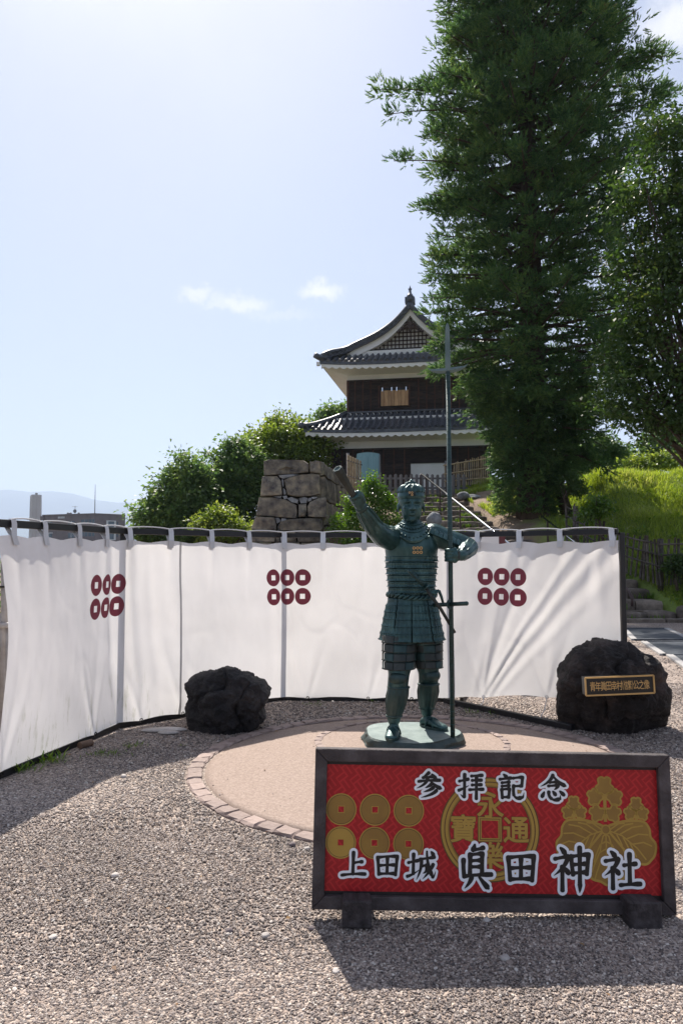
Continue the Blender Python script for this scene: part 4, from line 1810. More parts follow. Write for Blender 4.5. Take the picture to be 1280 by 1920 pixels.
# arms
limb(body, [shA, lerp(shA, elA, .5) + Vector((-.01, 0, -.012)), elA, lerp(elA, wrA, .4), wrA, fiA], [.100, .094, .078, .063, .044, .04])
limb(body, [shB, lerp(shB, elB, .5), elB, lerp(elB, wrB, .45), wrB, lerp(wrB, haB, .6)], [.102, .088, .075, .072, .046, .034])
# fan axis and hand that closes on it
fan_a = L_(671, 944, 5.57)
fan_b = L_(632.5, 879, 5.33)
fan_dir = (fan_b - fan_a).normalized()
grip(body, L_(666.5, 936, 5.555), fan_dir, Vector((.9, .25, .3)), .016, 4, .0145, .098, 1, 4.0)
grip(body, grip_pt, Vector((0, 0, 1)), Vector((.85, -.45, 0)), .019, 4, .0145, .098, 1, -4.1)
# neck and head
limb(body, [Nk + Vector((0, .02, -.05)), Nk + Vector((0, .01, .03)), Hd + Vector((0, .02, -.09))], [.075, .066, .07])
hx, hy, hz = Hd
body.ball(Hd + Vector((0, .012, .035)), (.104, .122, .118), 28, 20)        # skull
body.ball(Hd + Vector((0, -.018, -.045)), (.083, .094, .104), 28, 20)      # face
body.ball(Hd + Vector((0, -.040, -.112)), (.047, .058, .042), 20, 14)      # jaw and chin
body.ball(Hd + Vector((0, -.078, -.128)), (.026, .022, .020), 14, 10)
for s in (-1, 1):
    body.ball(Hd + Vector((s * .056, -.025, -.080)), (.022, .050, .045), 16, 12)   # cheek and jaw corner
    body.ball(Hd + Vector((s * .050, -.074, -.030)), (.022, .020, .016), 14, 10)  # cheekbone
    body.ball(Hd + Vector((s * .104, .014, -.022)), (.012, .022, .036), 12, 10)   # ear
    body.ball(Hd + Vector((s * .105, .010, -.052)), (.010, .013, .014), 10, 8)
    body.ball(Hd + Vector((s * .040, -.103, .018)), (.030, .014, .010), 12, 8, Matrix.Rotation(s * .15, 3, 'Y'))  # brow
# nose
body.tube([Hd + Vector((0, -.106, .012)), Hd + Vector((0, -.118, -.014)), Hd + Vector((0, -.131, -.038))], [.012, .0135, .016], 10)
body.ball(Hd + Vector((0, -.130, -.043)), (.0165, .016, .013), 12, 8)
for s in (-1, 1):
    body.ball(Hd + Vector((s * .017, -.118, -.045)), (.011, .012, .010), 10, 8)
# lips
body.ball(Hd + Vector((0, -.117, -.078)), (.028, .011, .0065), 14, 8)
body.ball(Hd + Vector((0, -.113, -.091)), (.023, .012, .0075), 14, 8)


def face_sculpt(co):
    h = np.array(Hd)
    q = co - h
    fm = (q[:, 1] < 0.0) & (np.abs(q[:, 0]) < .11) & (np.abs(q[:, 2]) < .16)

    def dent(c, r, d):
        e_ = ((q - np.array(c)) / np.array(r)) ** 2
        w = np.exp(-e_.sum(1)) * fm
        co[:, 1] += w * d
    for s in (-1, 1):
        dent((s * .039, -.095, -.006), (.022, .05, .013), .017)      # eye socket
        dent((s * .040, -.09, -.010), (.016, .05, .007), -.008)      # eyeball
        dent((s * .040, -.09, -.012), (.019, .05, .0022), .006)      # line between the lids
        dent((s * .032, -.11, -.062), (.010, .04, .02), .003)
    dent((0, -.11, -.0845), (.026, .05, .0026), .006)                # mouth line
    dent((0, -.11, -.102), (.022, .05, .006), .005)
    dent((0, -.11, -.062), (.006, .05, .009), .003)


bdy = remesh(body, 'body', .0052, M['bronze'], statue, 5, face_sculpt)

# ---- hair: centre parting swept back, with a top knot
hair = MB()
nh = 40
rings = []
for i in range(9):
    t = i / 8
    z = lerp(.094, .162, math.sin(t * PI / 2))
    rr = math.cos(t * PI / 2) ** .75
    ring = []
    for k in range(nh):
        a = 2 * PI * k / nh
        w = 1 + .018 * math.sin(k * 2.2 + i * 1.7)
        # parting: a dip in the middle of the front
        fx = math.cos(a)
        fy = math.sin(a)
        dip = .012 * math.exp(-(fx / .16) ** 2) * (1 if fy < 0 else 0) * (1 - t)
        ring.append(Hd + Vector((fx * (.110 * rr + .001) * w, .014 + fy * (.128 * rr + .001) * w, z - dip + .006 * abs(fx) * (1 - t))))
    rings.append(ring)
hair.loft(rings)
for k in range(26):
    a = 2 * PI * k / 26
    pts = []
    for i in range(7):
        t = i / 6
        rr = math.cos(t * PI / 2 * .92) ** .75
        a2 = a + .25 * math.sin(t * 2 + k)
        pts.append(Hd + Vector((math.cos(a2) * .111 * rr, .014 + math.sin(a2) * .129 * rr, lerp(.092, .162, math.sin(t * PI / 2)) + .003)))
    hair.tube(pts, [.006, .009, .010, .010, .009, .007, .004], 6)
remesh(hair, 'hair', .004, M['bronze'], statue, 2)
kn = MB()
kc = Hd + Vector((.002, .03, .155))
kn.ball(kc + Vector((0, 0, .004)), (.062, .054, .036), 24, 14)
for k in range(9):
    a = PI * k / 8
    kn.tube([kc + Vector((math.cos(a) * .060 * q, -.050 * math.sqrt(max(0, 1 - q * q)) * .8 - .004, .004 + .036 * math.sqrt(max(0, 1 - q * q * .9)) * (.4 + .6 * math.sin(a)))) for q in (1, .8, .5, .2)], [.005, .007, .007, .005], 6)
kn.ball(kc + Vector((.004, .012, .046)), (.016, .016, .014), 12, 8)
remesh(kn, 'topknot', .004, M['bronze'], statue, 2)

# ---- forehead guard with gilded coins
hb = MB()
n = 48
prof = [(.040, .116, .130), (.043, .121, .137), (.070, .1215, .139), (.098, .114, .131), (.104, .109, .125)]
hb.loft([[Hd + Vector((rx * math.cos(a), .012 + ry * math.sin(a), z + .010 * math.cos(2 * a) * 0 - .012 * max(0, math.sin(a)))) for a in [2 * PI * k / n for k in range(n)]] for z, rx, ry in [(p[0], p[1] - .008, p[2] - .008) for p in prof]], cap=False)
hbo = hb.build('headband', M['bronze'], statue, smooth=True)
for i in (-1, 0, 1):
    for j in (0, 1):
        x_ = i * .0200 - .004
        y_ = .012 - .134 * math.sqrt(max(0, 1 - (x_ / .115) ** 2))
        MB().torus(Hd + Vector((x_, y_ - .004, .088 - j * .019)), .0068, .0026, (0, 1, 0), 16, 6).build('coin', M['coin_gold'] if (i, j) in ((-1, 0), (0, 0), (0, 1)) else M['bronze_brown'], hbo, smooth=True)

# ---- collar plates with studs
cl = MB()
cz = L_(771, 1000, 6.19).z
cy0 = Nk.y
NC = 48
rows_c = [(.066, .066, .118), (.090, .098, .092), (.094, .104, .086), (.116, .142, .066), (.121, .150, .060), (.150, .202, .034), (.150, .196, .022)]


def collar_pt(rx, ry, dz, a):
    droop = -.105 * max(0, -math.sin(a)) ** 1.4 * (max(0, rx - .066) / .084) ** 1.15
    return Vector((CXT + rx * math.cos(a), cy0 + .005 + ry * math.sin(a), cz + dz + droop))


cl.loft([[collar_pt(rx, ry, dz, 2 * PI * k / NC) for k in range(NC)] for rx, ry, dz in rows_c], cap=False)
clo = cl.build('collar', M['bronze'], statue, smooth=True)
for (rx, ry, dz) in ((.106, .126, .075), (.138, .180, .045)):
    for k in range(13):
        a = PI + PI * (k + .5) / 13
        p = collar_pt(rx, ry, dz, a)
        MB().ball(p + Vector((0, -.006, .004)), .0085, 10, 6).build('stud', M['bronze'], clo, smooth=True)
for (rx, ry, dz) in ((.092, .101, .089), (.1185, .146, .063), (.150, .202, .034)):
    MB().tube([collar_pt(rx, ry, dz, 2 * PI * k / 40) + Vector((0, -.002, .002)) for k in range(41)], .0045, 6, cap=False).build('collar_rim', M['bronze'], clo, smooth=True)

# ---- breastplate
bp_ = MB()
ztop, zlow = L_(771, 985, 6.19).z, L_(771, 1043, 6.19).z
rr_ = []
NB = 64
for i in range(13):
    t = i / 12
    z = lerp(zlow, ztop, t)
    rx = interp(t, [0, .3, .6, .85, 1], [.212, .222, .216, .188, .135])
    ry = interp(t, [0, .3, .6, .85, 1], [.178, .184, .168, .112, .07])
    ring = []
    for k in range(NB):
        a = 2 * PI * k / NB
        ca, sa = math.cos(a), math.sin(a)
        # cut back round the arms
        cut = 1 - .20 * math.exp(-((abs(ca) - 1) / .16) ** 2) * sstep(.25, .75, t)
        ring.append(Vector((CXT + rx * ca * cut, L_(771, 1020, 6.19).y + ry * sa, z)))
    rr_.append(ring)
bp_.loft(rr_, cap=False)
bpo = bp_.build('breastplate', M['bronze'], statue, smooth=True)
for i in (-1, 0, 1):
    for j in (0, 1):
        p = L_(782.5 + i * 6.6, 1027.5 + j * 8, 6.0)
        x_ = p.x - CXT
        yy = L_(771, 1020, 6.19).y - .183 * math.sqrt(1 - (x_ / .23) ** 2) - .003
        MB().torus((p.x, yy, p.z), .0095, .0042, (0, 1, 0), 18, 6).build('coin', M['coin_gold'], bpo, smooth=True)
for px in (741, 805):
    p = L_(px, 1007, 6.0)
    MB().ball((p.x, p.y + .028, p.z), (.014, .012, .011), 12, 8).build('stud', M['bronze'], bpo, smooth=True)

# ---- trunk lames: laced rows
def lame(z0, z1, rx, ry, flare, nl, name, parent, mat, bump=.0045, a0=0, a1=2 * PI, cx=None, cy=None, thick=.008, roll=True):
    full = abs(a1 - a0 - 2 * PI) < 1e-6
    n_ = nl * 4
    mb_ = MB()
    cx = CXT if cx is None else cx
    cy = L_(771, 1080, 6.19).y if cy is None else cy
    rows_ = [(0, -.010), (0, thick * .4), (.10, thick), (.30, thick * .55), (.60, thick * .5), (.84, thick * .7), (.93, thick * 1.4), (1.0, thick * .9), (1.0, -.010)]
    rings_ = []
    for t, o_ in rows_:
        ring = []
        for k in range(n_ + (0 if full else 1)):
            a = a0 + (a1 - a0) * k / n_
            br = bump * abs(math.sin(PI * nl * k / n_)) * (1 if .05 < t < .97 else .3)
            fl = flare * t
            ring.append(Vector((cx + (rx + fl + o_ + br) * math.cos(a), cy + (ry + fl + o_ + br) * math.sin(a), lerp(z1, z0, t))))
        rings_.append(ring)
    mb_.loft(rings_, close=full, cap=False)
    return mb_.build(name, mat, parent, smooth=True)


zt = [L_(771, y, 6.19).z for y in (1042, 1053, 1065, 1077, 1089, 1100, 1111)]
rxs = [.203, .200, .194, .188, .183, .180]
for i in range(6):
    lame(zt[i + 1], zt[i] - .003, rxs[i], rxs[i] * .78, .002, 44 if i else 30, 'trunk_lame', statue, M['bronze'], .005, thick=.014)
# rope belt: two twisted cords
zb_ = L_(771, 1116, 6.19).z
for ph in (0, PI):
    pts = []
    for k in range(121):
        a = 2 * PI * k / 120
        tw = a * 15 + ph
        pts.append((CXT + (.192 + .011 * math.cos(tw)) * math.cos(a), L_(771, 1080, 6.19).y + (.158 + .011 * math.cos(tw)) * math.sin(a), zb_ - .004 + .013 * math.sin(tw) + .012 * math.sin(a * 2 + 1)))
    MB().tube(pts, .0125, 7, cap=False).build('belt_cord', M['bronze'], statue, smooth=True)
# knot and hanging cord at the hip
MB().tube([L_(806, 1116, 6.0), L_(815, 1108, 6.0), L_(823, 1109, 6.02), L_(827, 1119, 6.03), L_(830, 1130, 6.04)], [.014, .016, .014, .012, .010], 8).build('belt_cord', M['bronze'], statue, smooth=True)
MB().tube([L_(792, 1113, 5.99), L_(804, 1110, 5.98), L_(816, 1114, 5.99), L_(822, 1106, 6.0)], [.010, .013, .013, .009], 8).build('belt_cord', M['bronze'], statue, smooth=True)

# ---- skirt of hanging plates
tz0 = L_(771, 1121, 6.19).z
tz1 = L_(771, 1199, 6.19).z
cyS = L_(771, 1150, 6.19).y
gaps = [PI * 1.02, PI * 1.28, PI * 1.475, PI * 1.70, PI * 1.93, PI * 2.14, PI * 2.43, PI * 2.72, PI * 3.02]
nrow = 6
for gi_, (a0, a1) in enumerate(zip(gaps[:-1], gaps[1:])):
    tassets = link('tasset', None, statue)
    me_first = None
    for r_ in range(nrow):
        z1_ = lerp(tz0, tz1, r_ / nrow)
        z0_ = lerp(tz0, tz1, (r_ + 1) / nrow)
        k0 = r_ / nrow
        rx_ = .186 + .066 * k0 ** .9
        ry_ = .152 + .060 * k0 ** .9
        nl = max(4, int((a1 - a0) * (7.5 if r_ else 16)))
        pad = .022
        o_ = lame(z0_, z1_ + .004, rx_, ry_, .013, nl, 'lame', tassets, M['bronze'], .0018 if r_ == 0 else .0085, a0 + pad, a1 - pad, CXT, cyS, .009 if r_ < nrow - 1 else .014)
# make the first row mesh the part itself
for o_ in list(statue.children):
    if o_.name.startswith('tasset') and o_.data is None:
        ch = list(o_.children)
        new = link('tasset', ch[0].data, statue)
        for c_ in ch[1:]:
            c_.parent = new
        bpy.data.objects.remove(ch[0])
        bpy.data.objects.remove(o_)

# ---- thigh guards: hanging grids of plates
def thigh_guard(hip, knee, r0, r1, z0, z1, a0, a1):
    rows_, colsn = 4, 5
    part = None
    for i in range(rows_):
        for j in range(colsn):
            ta, tb = i / rows_, (i + 1) / rows_
            b0, b1 = lerp(a0, a1, (j + .03) / colsn), lerp(a0, a1, (j + .97) / colsn)
            mb_ = MB()
            ring_a = []
            for t, o_ in ((ta + .01, -.008), (ta + .01, .004), (ta + .05, .008), (tb - .05, .008), (tb - .012, .013), (tb - .012, -.008)):
                z = lerp(z1, z0, t)
                k_ = clamp((hip.z - z) / (hip.z - knee.z))
                c_ = hip.lerp(knee, k_)
                rr2 = lerp(r0, r1, t) + o_
                ring_a.append([Vector((c_.x + rr2 * math.cos(b), c_.y + rr2 * math.sin(b) * .95, z)) for b in np.linspace(b0, b1, 6)])
            mb_.loft(ring_a, close=False, cap=False)
            if part is None:
                part = mb_.build('thigh_guard', M['bronze_brown'], statue, smooth=True)
            else:
                mb_.build('plate', M['bronze_brown'] if (i + j) % 3 else M['bronze_dark'], part, smooth=True)


zA0, zA1 = L_(748, 1255, 6.02).z, L_(748, 1190, 6.1).z
thigh_guard(hipA + Vector((-.012, 0, 0)), kneeA + Vector((-.004, 0, 0)), .140, .122, zA0, zA1, PI * .9, PI * 2.08)
zB0, zB1 = L_(803, 1252, 6.17).z, L_(803, 1190, 6.2).z
thigh_guard(hipB + Vector((.012, 0, 0)), kneeB, .134, .112, zB0, zB1, PI * .95, PI * 2.1)

# ---- knee caps, shin guards, sandals
for knee, ank, toe in ((kneeA, ankA, toeA), (kneeB, ankB, toeB)):
    d = (toe - ank)
    d.z = 0
    d.normalize()
    kc = MB()
    fdir = d if knee is kneeA else (d + Vector((0, -1, 0))).normalized()
    kc.ball(knee + fdir * .040 + Vector((0, 0, -.008)), (.078, .066, .056), 24, 16)
    kc.build('knee_cap', M['bronze_dark'], statue, smooth=True)
    rings = []
    n = 72
    top, low = knee + Vector((0, 0, -.075)), ank + Vector((0, 0, .018))
    for t, r_ in ((0, .07), (.0, .079), (.05, .082), (.08, .080), (.3, .086), (.55, .079), (.8, .064), (.93, .057), (.97, .060), (1, .058), (1, .05)):
        c_ = top.lerp(low, t)
        rings.append([Vector((c_.x + (r_ + (.0065 * (abs(math.sin(PI * 11 * k / n)) ** .6) if .06 < t < .95 else 0)) * math.cos(2 * PI * k / n), c_.y + (r_ + (.0065 * (abs(math.sin(PI * 11 * k / n)) ** .6) if .06 < t < .95 else 0)) * math.sin(2 * PI * k / n), c_.z)) for k in range(n)])
    MB().loft(rings, cap=False).build('shin_guard', M['bronze_dark'], statue, smooth=True)
    for t, r_ in ((.04, .084), (.95, .062)):
        c_ = top.lerp(low, t)
        MB().torus(c_, r_, .008, (0, 0, 1), 32, 8).build('shin_cord', M['bronze_dark'], statue, smooth=True)
    # sandal sole and straps
    s = Vector((-d.y, d.x, 0))
    L0 = ((toe - ank) * Vector((1, 1, 0))).length if False else Vector(((toe - ank).x, (toe - ank).y, 0)).length
    ring_lo = []
    for k in range(28):
        a = 2 * PI * k / 28
        c_ = ank + d * (L0 * .38) + d * (L0 * .80 * math.cos(a)) + s * ((.056 + .008 * math.cos(a)) * math.sin(a))
        ring_lo.append(Vector((c_.x, c_.y, 0)))
    MB().loft([[p + Vector((0, 0, BASE_H - .004)) for p in ring_lo], [p + Vector((0, 0, BASE_H + .020)) for p in ring_lo]]).build('sandal', M['bronze_dark'], statue, auto=.7)
    for (t0, t1, h0, h1, sg) in ((.62, .12, .060, .105, 1), (.62, .12, .060, .105, -1), (.15, .15, .09, .09, 1)):
        pts = []
        for k in range(9):
            q = k / 8
            a = PI * q
            w = lerp(.056, .052, q)
            t = lerp(t0, t1, q) if sg > 0 else lerp(t1, t0, q)
            h = lerp(h0, h1, q if sg > 0 else 1 - q)
            c_ = ank + d * (L0 * t) + s * (w * math.cos(a))
            pts.append(Vector((c_.x, c_.y, BASE_H + .014 + (h - .010) * math.sin(a))))
        MB().tube(pts, .0068, 7).build('sandal_cord', M['bronze'], statue, smooth=True)

# ---- mail sleeve detail: raised splints on the raised arm and the spear arm
def splints(a, b, ra, rb, ups, n_s, wid, name):
    ax = (b - a).normalized()
    for k in range(n_s):
        ang = lerp(ups[0], ups[1], (k + .5) / n_s)
        u = ax.orthogonal().normalized()
        w = ax.cross(u)
        pts = []
        for i in range(6):
            t = i / 5
            c_ = a.lerp(b, t)
            r_ = lerp(ra, rb, t)
            pts.append(c_ + (u * math.cos(ang) + w * math.sin(ang)) * r_)
        MB().tube(pts, [wid * .5, wid, wid, wid, wid * .9, wid * .5], 8, squash=.5).build(name, M['bronze'], statue, smooth=True)


splints(lerp(elA, wrA, .1), lerp(elA, wrA, .95), .072, .046, (0, 2 * PI), 9, .014, 'arm_splint')
splints(lerp(elB, wrB, .05), lerp(elB, wrB, .95), .076, .048, (0, 2 * PI), 9, .015, 'arm_splint')
MB().tube([wrA + (wrA - elA).normalized() * -.01, wrA + (wrA - elA).normalized() * .02], [.05, .047], 16).build('cuff', M['bronze_dark'], statue, smooth=True)
# plate on the back of the spear hand
q = grip_pt + Vector((.055, -.045, 0))
MB().ball(q, (.026, .018, .046), 14, 10).build('hand_guard', M['bronze'], statue, smooth=True)
MB().box(q + Vector((.004, -.018, 0)), (.018, .008, .062)).build('hand_plate', M['bronze_brown'], statue, bevel=.003)

# ---- shoulder guard of overlapping slats on the spear arm
ga, gb_ = L_(806, 990, 6.17), L_(872, 1016, 6.18)
axg = (gb_ - ga).normalized()
nsl = 8
first = None
for k in range(nsl):
    c_ = ga.lerp(gb_, (k + .5) / nsl)
    up = Vector((-axg.z, 0, axg.x))
    mb_ = MB()
    rings = []
    for e_, lift in ((-.62, .010), (-.55, .018), (.5, .008), (.5, -.002), (-.6, .002)):
        base = c_ + axg * (e_ * .040)
        rad = .098 - .002 * k
        ring = []
        for a in np.linspace(-1.15, 1.0, 14):
            ring.append(base - up * .092 + (up * math.cos(a) + Vector((0, 1, 0)) * math.sin(a)) * (rad + lift))
        rings.append(ring)
    mb_.loft(rings, close=False, cap=False)
    o_ = mb_.build('shoulder_guard' if first is None else 'slat', M['bronze'], statue if first is None else first, smooth=False)
    if first is None:
        first = o_
# raised arm: small shoulder plate
MB().ball(shA + Vector((-.01, .01, .045)), (.085, .085, .065), 20, 12, Matrix.Rotation(.6, 3, 'Y')).build('shoulder_plate', M['bronze'], statue, smooth=True)

# ---- war fan: closed, six-sided, widening outwards
def hexbar(a, b, w0, w1, sq):
    ax = (b - a).normalized()
    u = ax.cross(Vector((0, 1, 0))).normalized()
    w = ax.cross(u)
    rings = []
    for p, s_ in ((a, w0), (b, w1), (b, w1 * .80), (b - ax * .008, w1 * .76)):
        rings.append([p + u * (s_ * math.cos(PI / 3 * k + PI / 6)) + w * (s_ * sq * math.sin(PI / 3 * k + PI / 6)) for k in range(6)])
    return MB().loft(rings)


hexbar(fan_a - fan_dir * .09, fan_b, .018, .041, .8).build('war_fan', M['bronze_brown'], statue, bevel=.002)
hexbar(fan_b - fan_dir * .006, fan_b + fan_dir * .004, .033, .033, .8).build('fan_end', M['bronze_base'], statue)

# ---- spear
top_sh = spear_a + sp_dir * ((at(0, 697, SPY + ST.y).z - spear_a.z) / sp_dir.z)
sp = MB().tube([spear_a + sp_dir * .0, top_sh], .0185, 14).build('spear_shaft', M['bronze_dark'], statue, smooth=True)
nb_ = 58
for k in range(nb_):
    p = spear_a.lerp(top_sh, (k + .5) / nb_)
    if abs(p.z - grip_pt.z) < .06:
        continue
    MB().torus(p, .0188, .0022, sp_dir, 14, 4).build('binding', M['bronze'], sp)
bl = MB()
ax = sp_dir
sx_ = Vector((1, 0, 0))
rings = []
Ltip = (sp_top - top_sh).length
for t, w in ((-.02, .021), (.06, .022), (.2, .0225), (.7, .019), (.88, .017), (.95, .0135), (1.0, .001)):
    c_ = top_sh + ax * (Ltip * t)
    rings.append([c_ + sx_ * w, c_ + Vector((0, -w * .55, 0)), c_ - sx_ * w, c_ + Vector((0, w * .55, 0))])
bl.loft(rings)
bl.build('spear_blade', M['bronze_base'], statue)
# crescent cross blade
cb = MB()
cc = top_sh + ax * .01
rings = []
for t in np.linspace(-1, 1, 23):
    x_ = t * .164
    z_ = .020 * abs(t) ** 2.2 + .018 * t + (.018 * max(0, abs(t) - .8) / .2)
    h = .021 * (1 - abs(t) ** 3.0) + .0012
    y_ = .013 * (1 - abs(t) ** 2) + .001
    c_ = cc + Vector((x_, 0, z_))
    rings.append([c_ + Vector((0, 0, h)), c_ + Vector((0, -y_, 0)), c_ + Vector((0, 0, -h)), c_ + Vector((0, y_, 0))])
cb.loft(rings)
cb.build('cross_blade', M['bronze_base'], statue)

# ---- short sword across the belly and long sword hilt at the hip
a, b, c_ = L_(768, 1071, 5.88), L_(796, 1100, 5.94), L_(852, 1186, 6.02)
hl = MB().tube([a, a.lerp(b, .5), b], [.0155, .0145, .0155], 10).build('short_sword_hilt', M['bronze'], statue, smooth=True)
MB().ball(a, (.018, .016, .018), 12, 8).build('pommel', M['bronze'], hl, smooth=True)
for k in range(7):
    MB().torus(a.lerp(b, .12 + .12 * k), .0155, .003, (b - a), 12, 5).build('wrapping', M['bronze_dark'], hl, smooth=True)
MB().tube([b - (b - a).normalized() * .004, b + (b - a).normalized() * .008], .032, 20).build('sword_guard', M['bronze'], statue, auto=.6)
MB().tube([b, b.lerp(c_, .5) + Vector((.006, -.01, .006)), c_], [.018, .0175, .015], 10, squash=.75).build('short_sword_scabbard', M['bronze_brown'], statue, smooth=True)
a, b = L_(822, 1134, 6.06), L_(874, 1131.5, 5.86)
m_ = a.lerp(b, .42)
MB().tube([a + (a - b) * .5, a, m_], [.016, .017, .017], 10).build('long_sword_scabbard', M['bronze_dark'], statue, smooth=True)
hl = MB().tube([m_, b], [.0165, .0175], 10).build('long_sword_hilt', M['bronze_dark'], statue, smooth=True)
MB().ball(b, .0178, 12, 8).build('pommel', M['bronze_dark'], hl, smooth=True)
dd = (b - a).normalized()
MB().tube([m_ - dd * .005, m_ + dd * .006], .040, 24).build('sword_guard', M['bronze_dark'], statue, auto=.6)

# ---- cast base
mb = MB()
nb2 = 72
rings = []
for z, k in ((0.0, 1.05), (.02, 1.03), (.05, 1.0), (BASE_H - .012, .97), (BASE_H, .945), (BASE_H, .6), (BASE_H, .1)):
    ring = []
    for i in range(nb2):
        a = 2 * PI * i / nb2
        rg = .40 + .018 * math.sin(3 * a + 1) + .012 * math.sin(5 * a + 2)
        e_ = .026 * fbm((math.cos(a) * 3, math.sin(a) * 3, z * 30), 3) if .0 < z < BASE_H and k > .96 else 0
        ring.append(Vector(((rg * 1.0) * k * math.cos(a) + e_ * math.cos(a) - .005, (rg * .98) * k * math.sin(a) + e_ * math.sin(a) - .01, z)))
    rings.append(ring)
side_ = MB().loft(rings[:5], cap=False)
base_o = side_.build('base_rim', M['bronze_rock'], statue, auto=.5)
mbt = MB().loft(rings[4:], cap=False)
mbt.f.append(tuple(2 * nb2 + k for k in range(nb2)))
mbt.build('base_top', M['bronze_base'], statue)
# ================================================================== CASTLE TURRET
CO = Vector((3.42, 37.2, 0))
turret = thing('castle_turret', 'two-storey castle turret with grey tiled roofs, white plaster and black boards', 'turret', CO, (0, 0, R(-10.5)))
G0 = 4.55            # ground under the turret


def part_box(name, x0, x1, y0, y1, z0, z1, mat, parent=turret, bevel=0):
    return MB().box(((x0 + x1) / 2, (y0 + y1) / 2, (z0 + z1) / 2), (x1 - x0, y1 - y0, z1 - z0)).build(name, mat, parent, bevel=bevel)


# --- stone foundation and lower storey
M['found'] = surf('foundation_stone', (.14, .13, .12), (.27, .25, .22), 3, .9, .6)
part_box('foundation', -4.2, 4.2, -.2, 7.4, 3.6, G0 + .12, M['found'])
WL = 3.95            # half width below
part_box('lower_wall', -WL, WL, 0, 7.2, G0 + .12, 8.6, M['plaster'])
WU, YU = 3.28, .62   # half width above, set back
part_box('upper_wall', -WU, WU, YU, 6.6, 8.4, 12.2, M['plaster'])


def boards(x0, x1, z0, z1, y, nrow, posts, holes, parent=turret):
    """black weather boards in rows with thin upright battens"""
    hz = (z1 - z0) / nrow
    for r_ in range(nrow):
        za, zb = z0 + r_ * hz, z0 + (r_ + 1) * hz
        xsegs = [(x0, x1)]
        for (hx0, hx1, hz0, hz1) in holes:
            if za > hz0 - .06 and zb < hz1 + .06:
                ns = []
                for a, b in xsegs:
                    if hx1 <= a or hx0 >= b:
                        ns.append((a, b))
                    else:
                        if hx0 > a:
                            ns.append((a, hx0))
                        if hx1 < b:
                            ns.append((hx1, b))
                xsegs = ns
        for a, b in xsegs:
            v = []
            for x in (a, b):
                v += [(x, y + .02, za), (x, y - .060, za), (x, y - .030, zb - .004), (x, y + .02, zb - .004)]
            mesh_ = mesh('board', v, [(0, 1, 2, 3), (7, 6, 5, 4), (0, 4, 5, 1), (1, 5, 6, 2), (2, 6, 7, 3), (3, 7, 4, 0)], M['dark_wood'])
            link('board', mesh_, parent)
    n = posts
    for k in range(n + 1):
        x = lerp(x0, x1, k / n)
        if any(hx0 - .03 < x < hx1 + .03 for hx0, hx1, _, _ in holes):
            continue
        w = .10 if k in (0, n) else .055
        x = clamp(x, x0 + w / 2 - .012, x1 - w / 2 + .012)
        MB().bar((x, y - .072, z0), (x, y - .072, z1), w, .045, (0, 1, 0)).build('batten', M['brown_post'], parent)


door = (1.0 + .12 - .12, 3.05, G0, 6.12)
boards(-WL, WL, G0 + .12, 6.95, -.005, 9, 15, [(.0, 1.80, G0, 6.2)])
MB().bar((-WL - .02, -.07, 6.975), (WL + .02, -.07, 6.975), .09, .05).build('rail', M['dark_wood'], turret)
part_box('door', .04, 1.76, -.05, .0 - .006, G0 + .12, 6.12, M['plaster'])
MB().bar((.01, -.06, G0 + .1), (.01, -.06, 6.2), .07, .07, (0, 1, 0)).build('door_post', M['dark_wood'], turret)
MB().bar((1.79, -.06, G0 + .1), (1.79, -.06, 6.2), .07, .07, (0, 1, 0)).build('door_post', M['dark_wood'], turret)
boards(-WU, WU, 8.9, 10.62, YU - .005, 8, 16, [(-1.62, -.02, 9.25, 10.30)])
MB().bar((-WU - .02, YU - .07, 10.645), (WU + .02, YU - .07, 10.645), .09, .05).build('rail', M['dark_wood'], turret)
# side walls boards (left face)
for (xw, y0, y1, z0, z1, nr) in ((-WL, 0, 7.2, G0 + .12, 6.95, 9), (-WU, YU, 6.6, 8.9, 10.62, 8)):
    for r_ in range(nr):
        za, zb = lerp(z0, z1, r_ / nr), lerp(z0, z1, (r_ + 1) / nr)
        MB().box((xw - .02, (y0 + y1) / 2, (za + zb) / 2), (.045, y1 - y0, zb - za - .006)).build('board', M['dark_wood'], turret)
# shutters: tan planks under iron hinges
win = link('window', mesh('window', [], []), turret)
bpy.data.objects.remove(win)
win = part_box('window', -1.62, -.02, YU - .03, YU + .05, 9.25, 10.30, M['ink_black'])
for k in range(8):
    x0 = -1.52 + k * .176
    MB().box((x0 + .088, YU - .085 - .004 * (k % 2), 9.66), (.170, .045, .80)).build('shutter_plank', M['shutter'], win, bevel=.006)
for x in (-1.44, -.96, -.70, -.22):
    MB().bar((x, YU - .1, 10.02), (x, YU - .1, 10.22), .055, .03, (0, 1, 0)).build('hinge', M['steel'], win)
for x in (-1.62, -.06):
    MB().bar((x, YU - .08, 9.2), (x, YU - .08, 10.32), .07, .07, (0, 1, 0)).build('window_post', M['brown_post'], win)


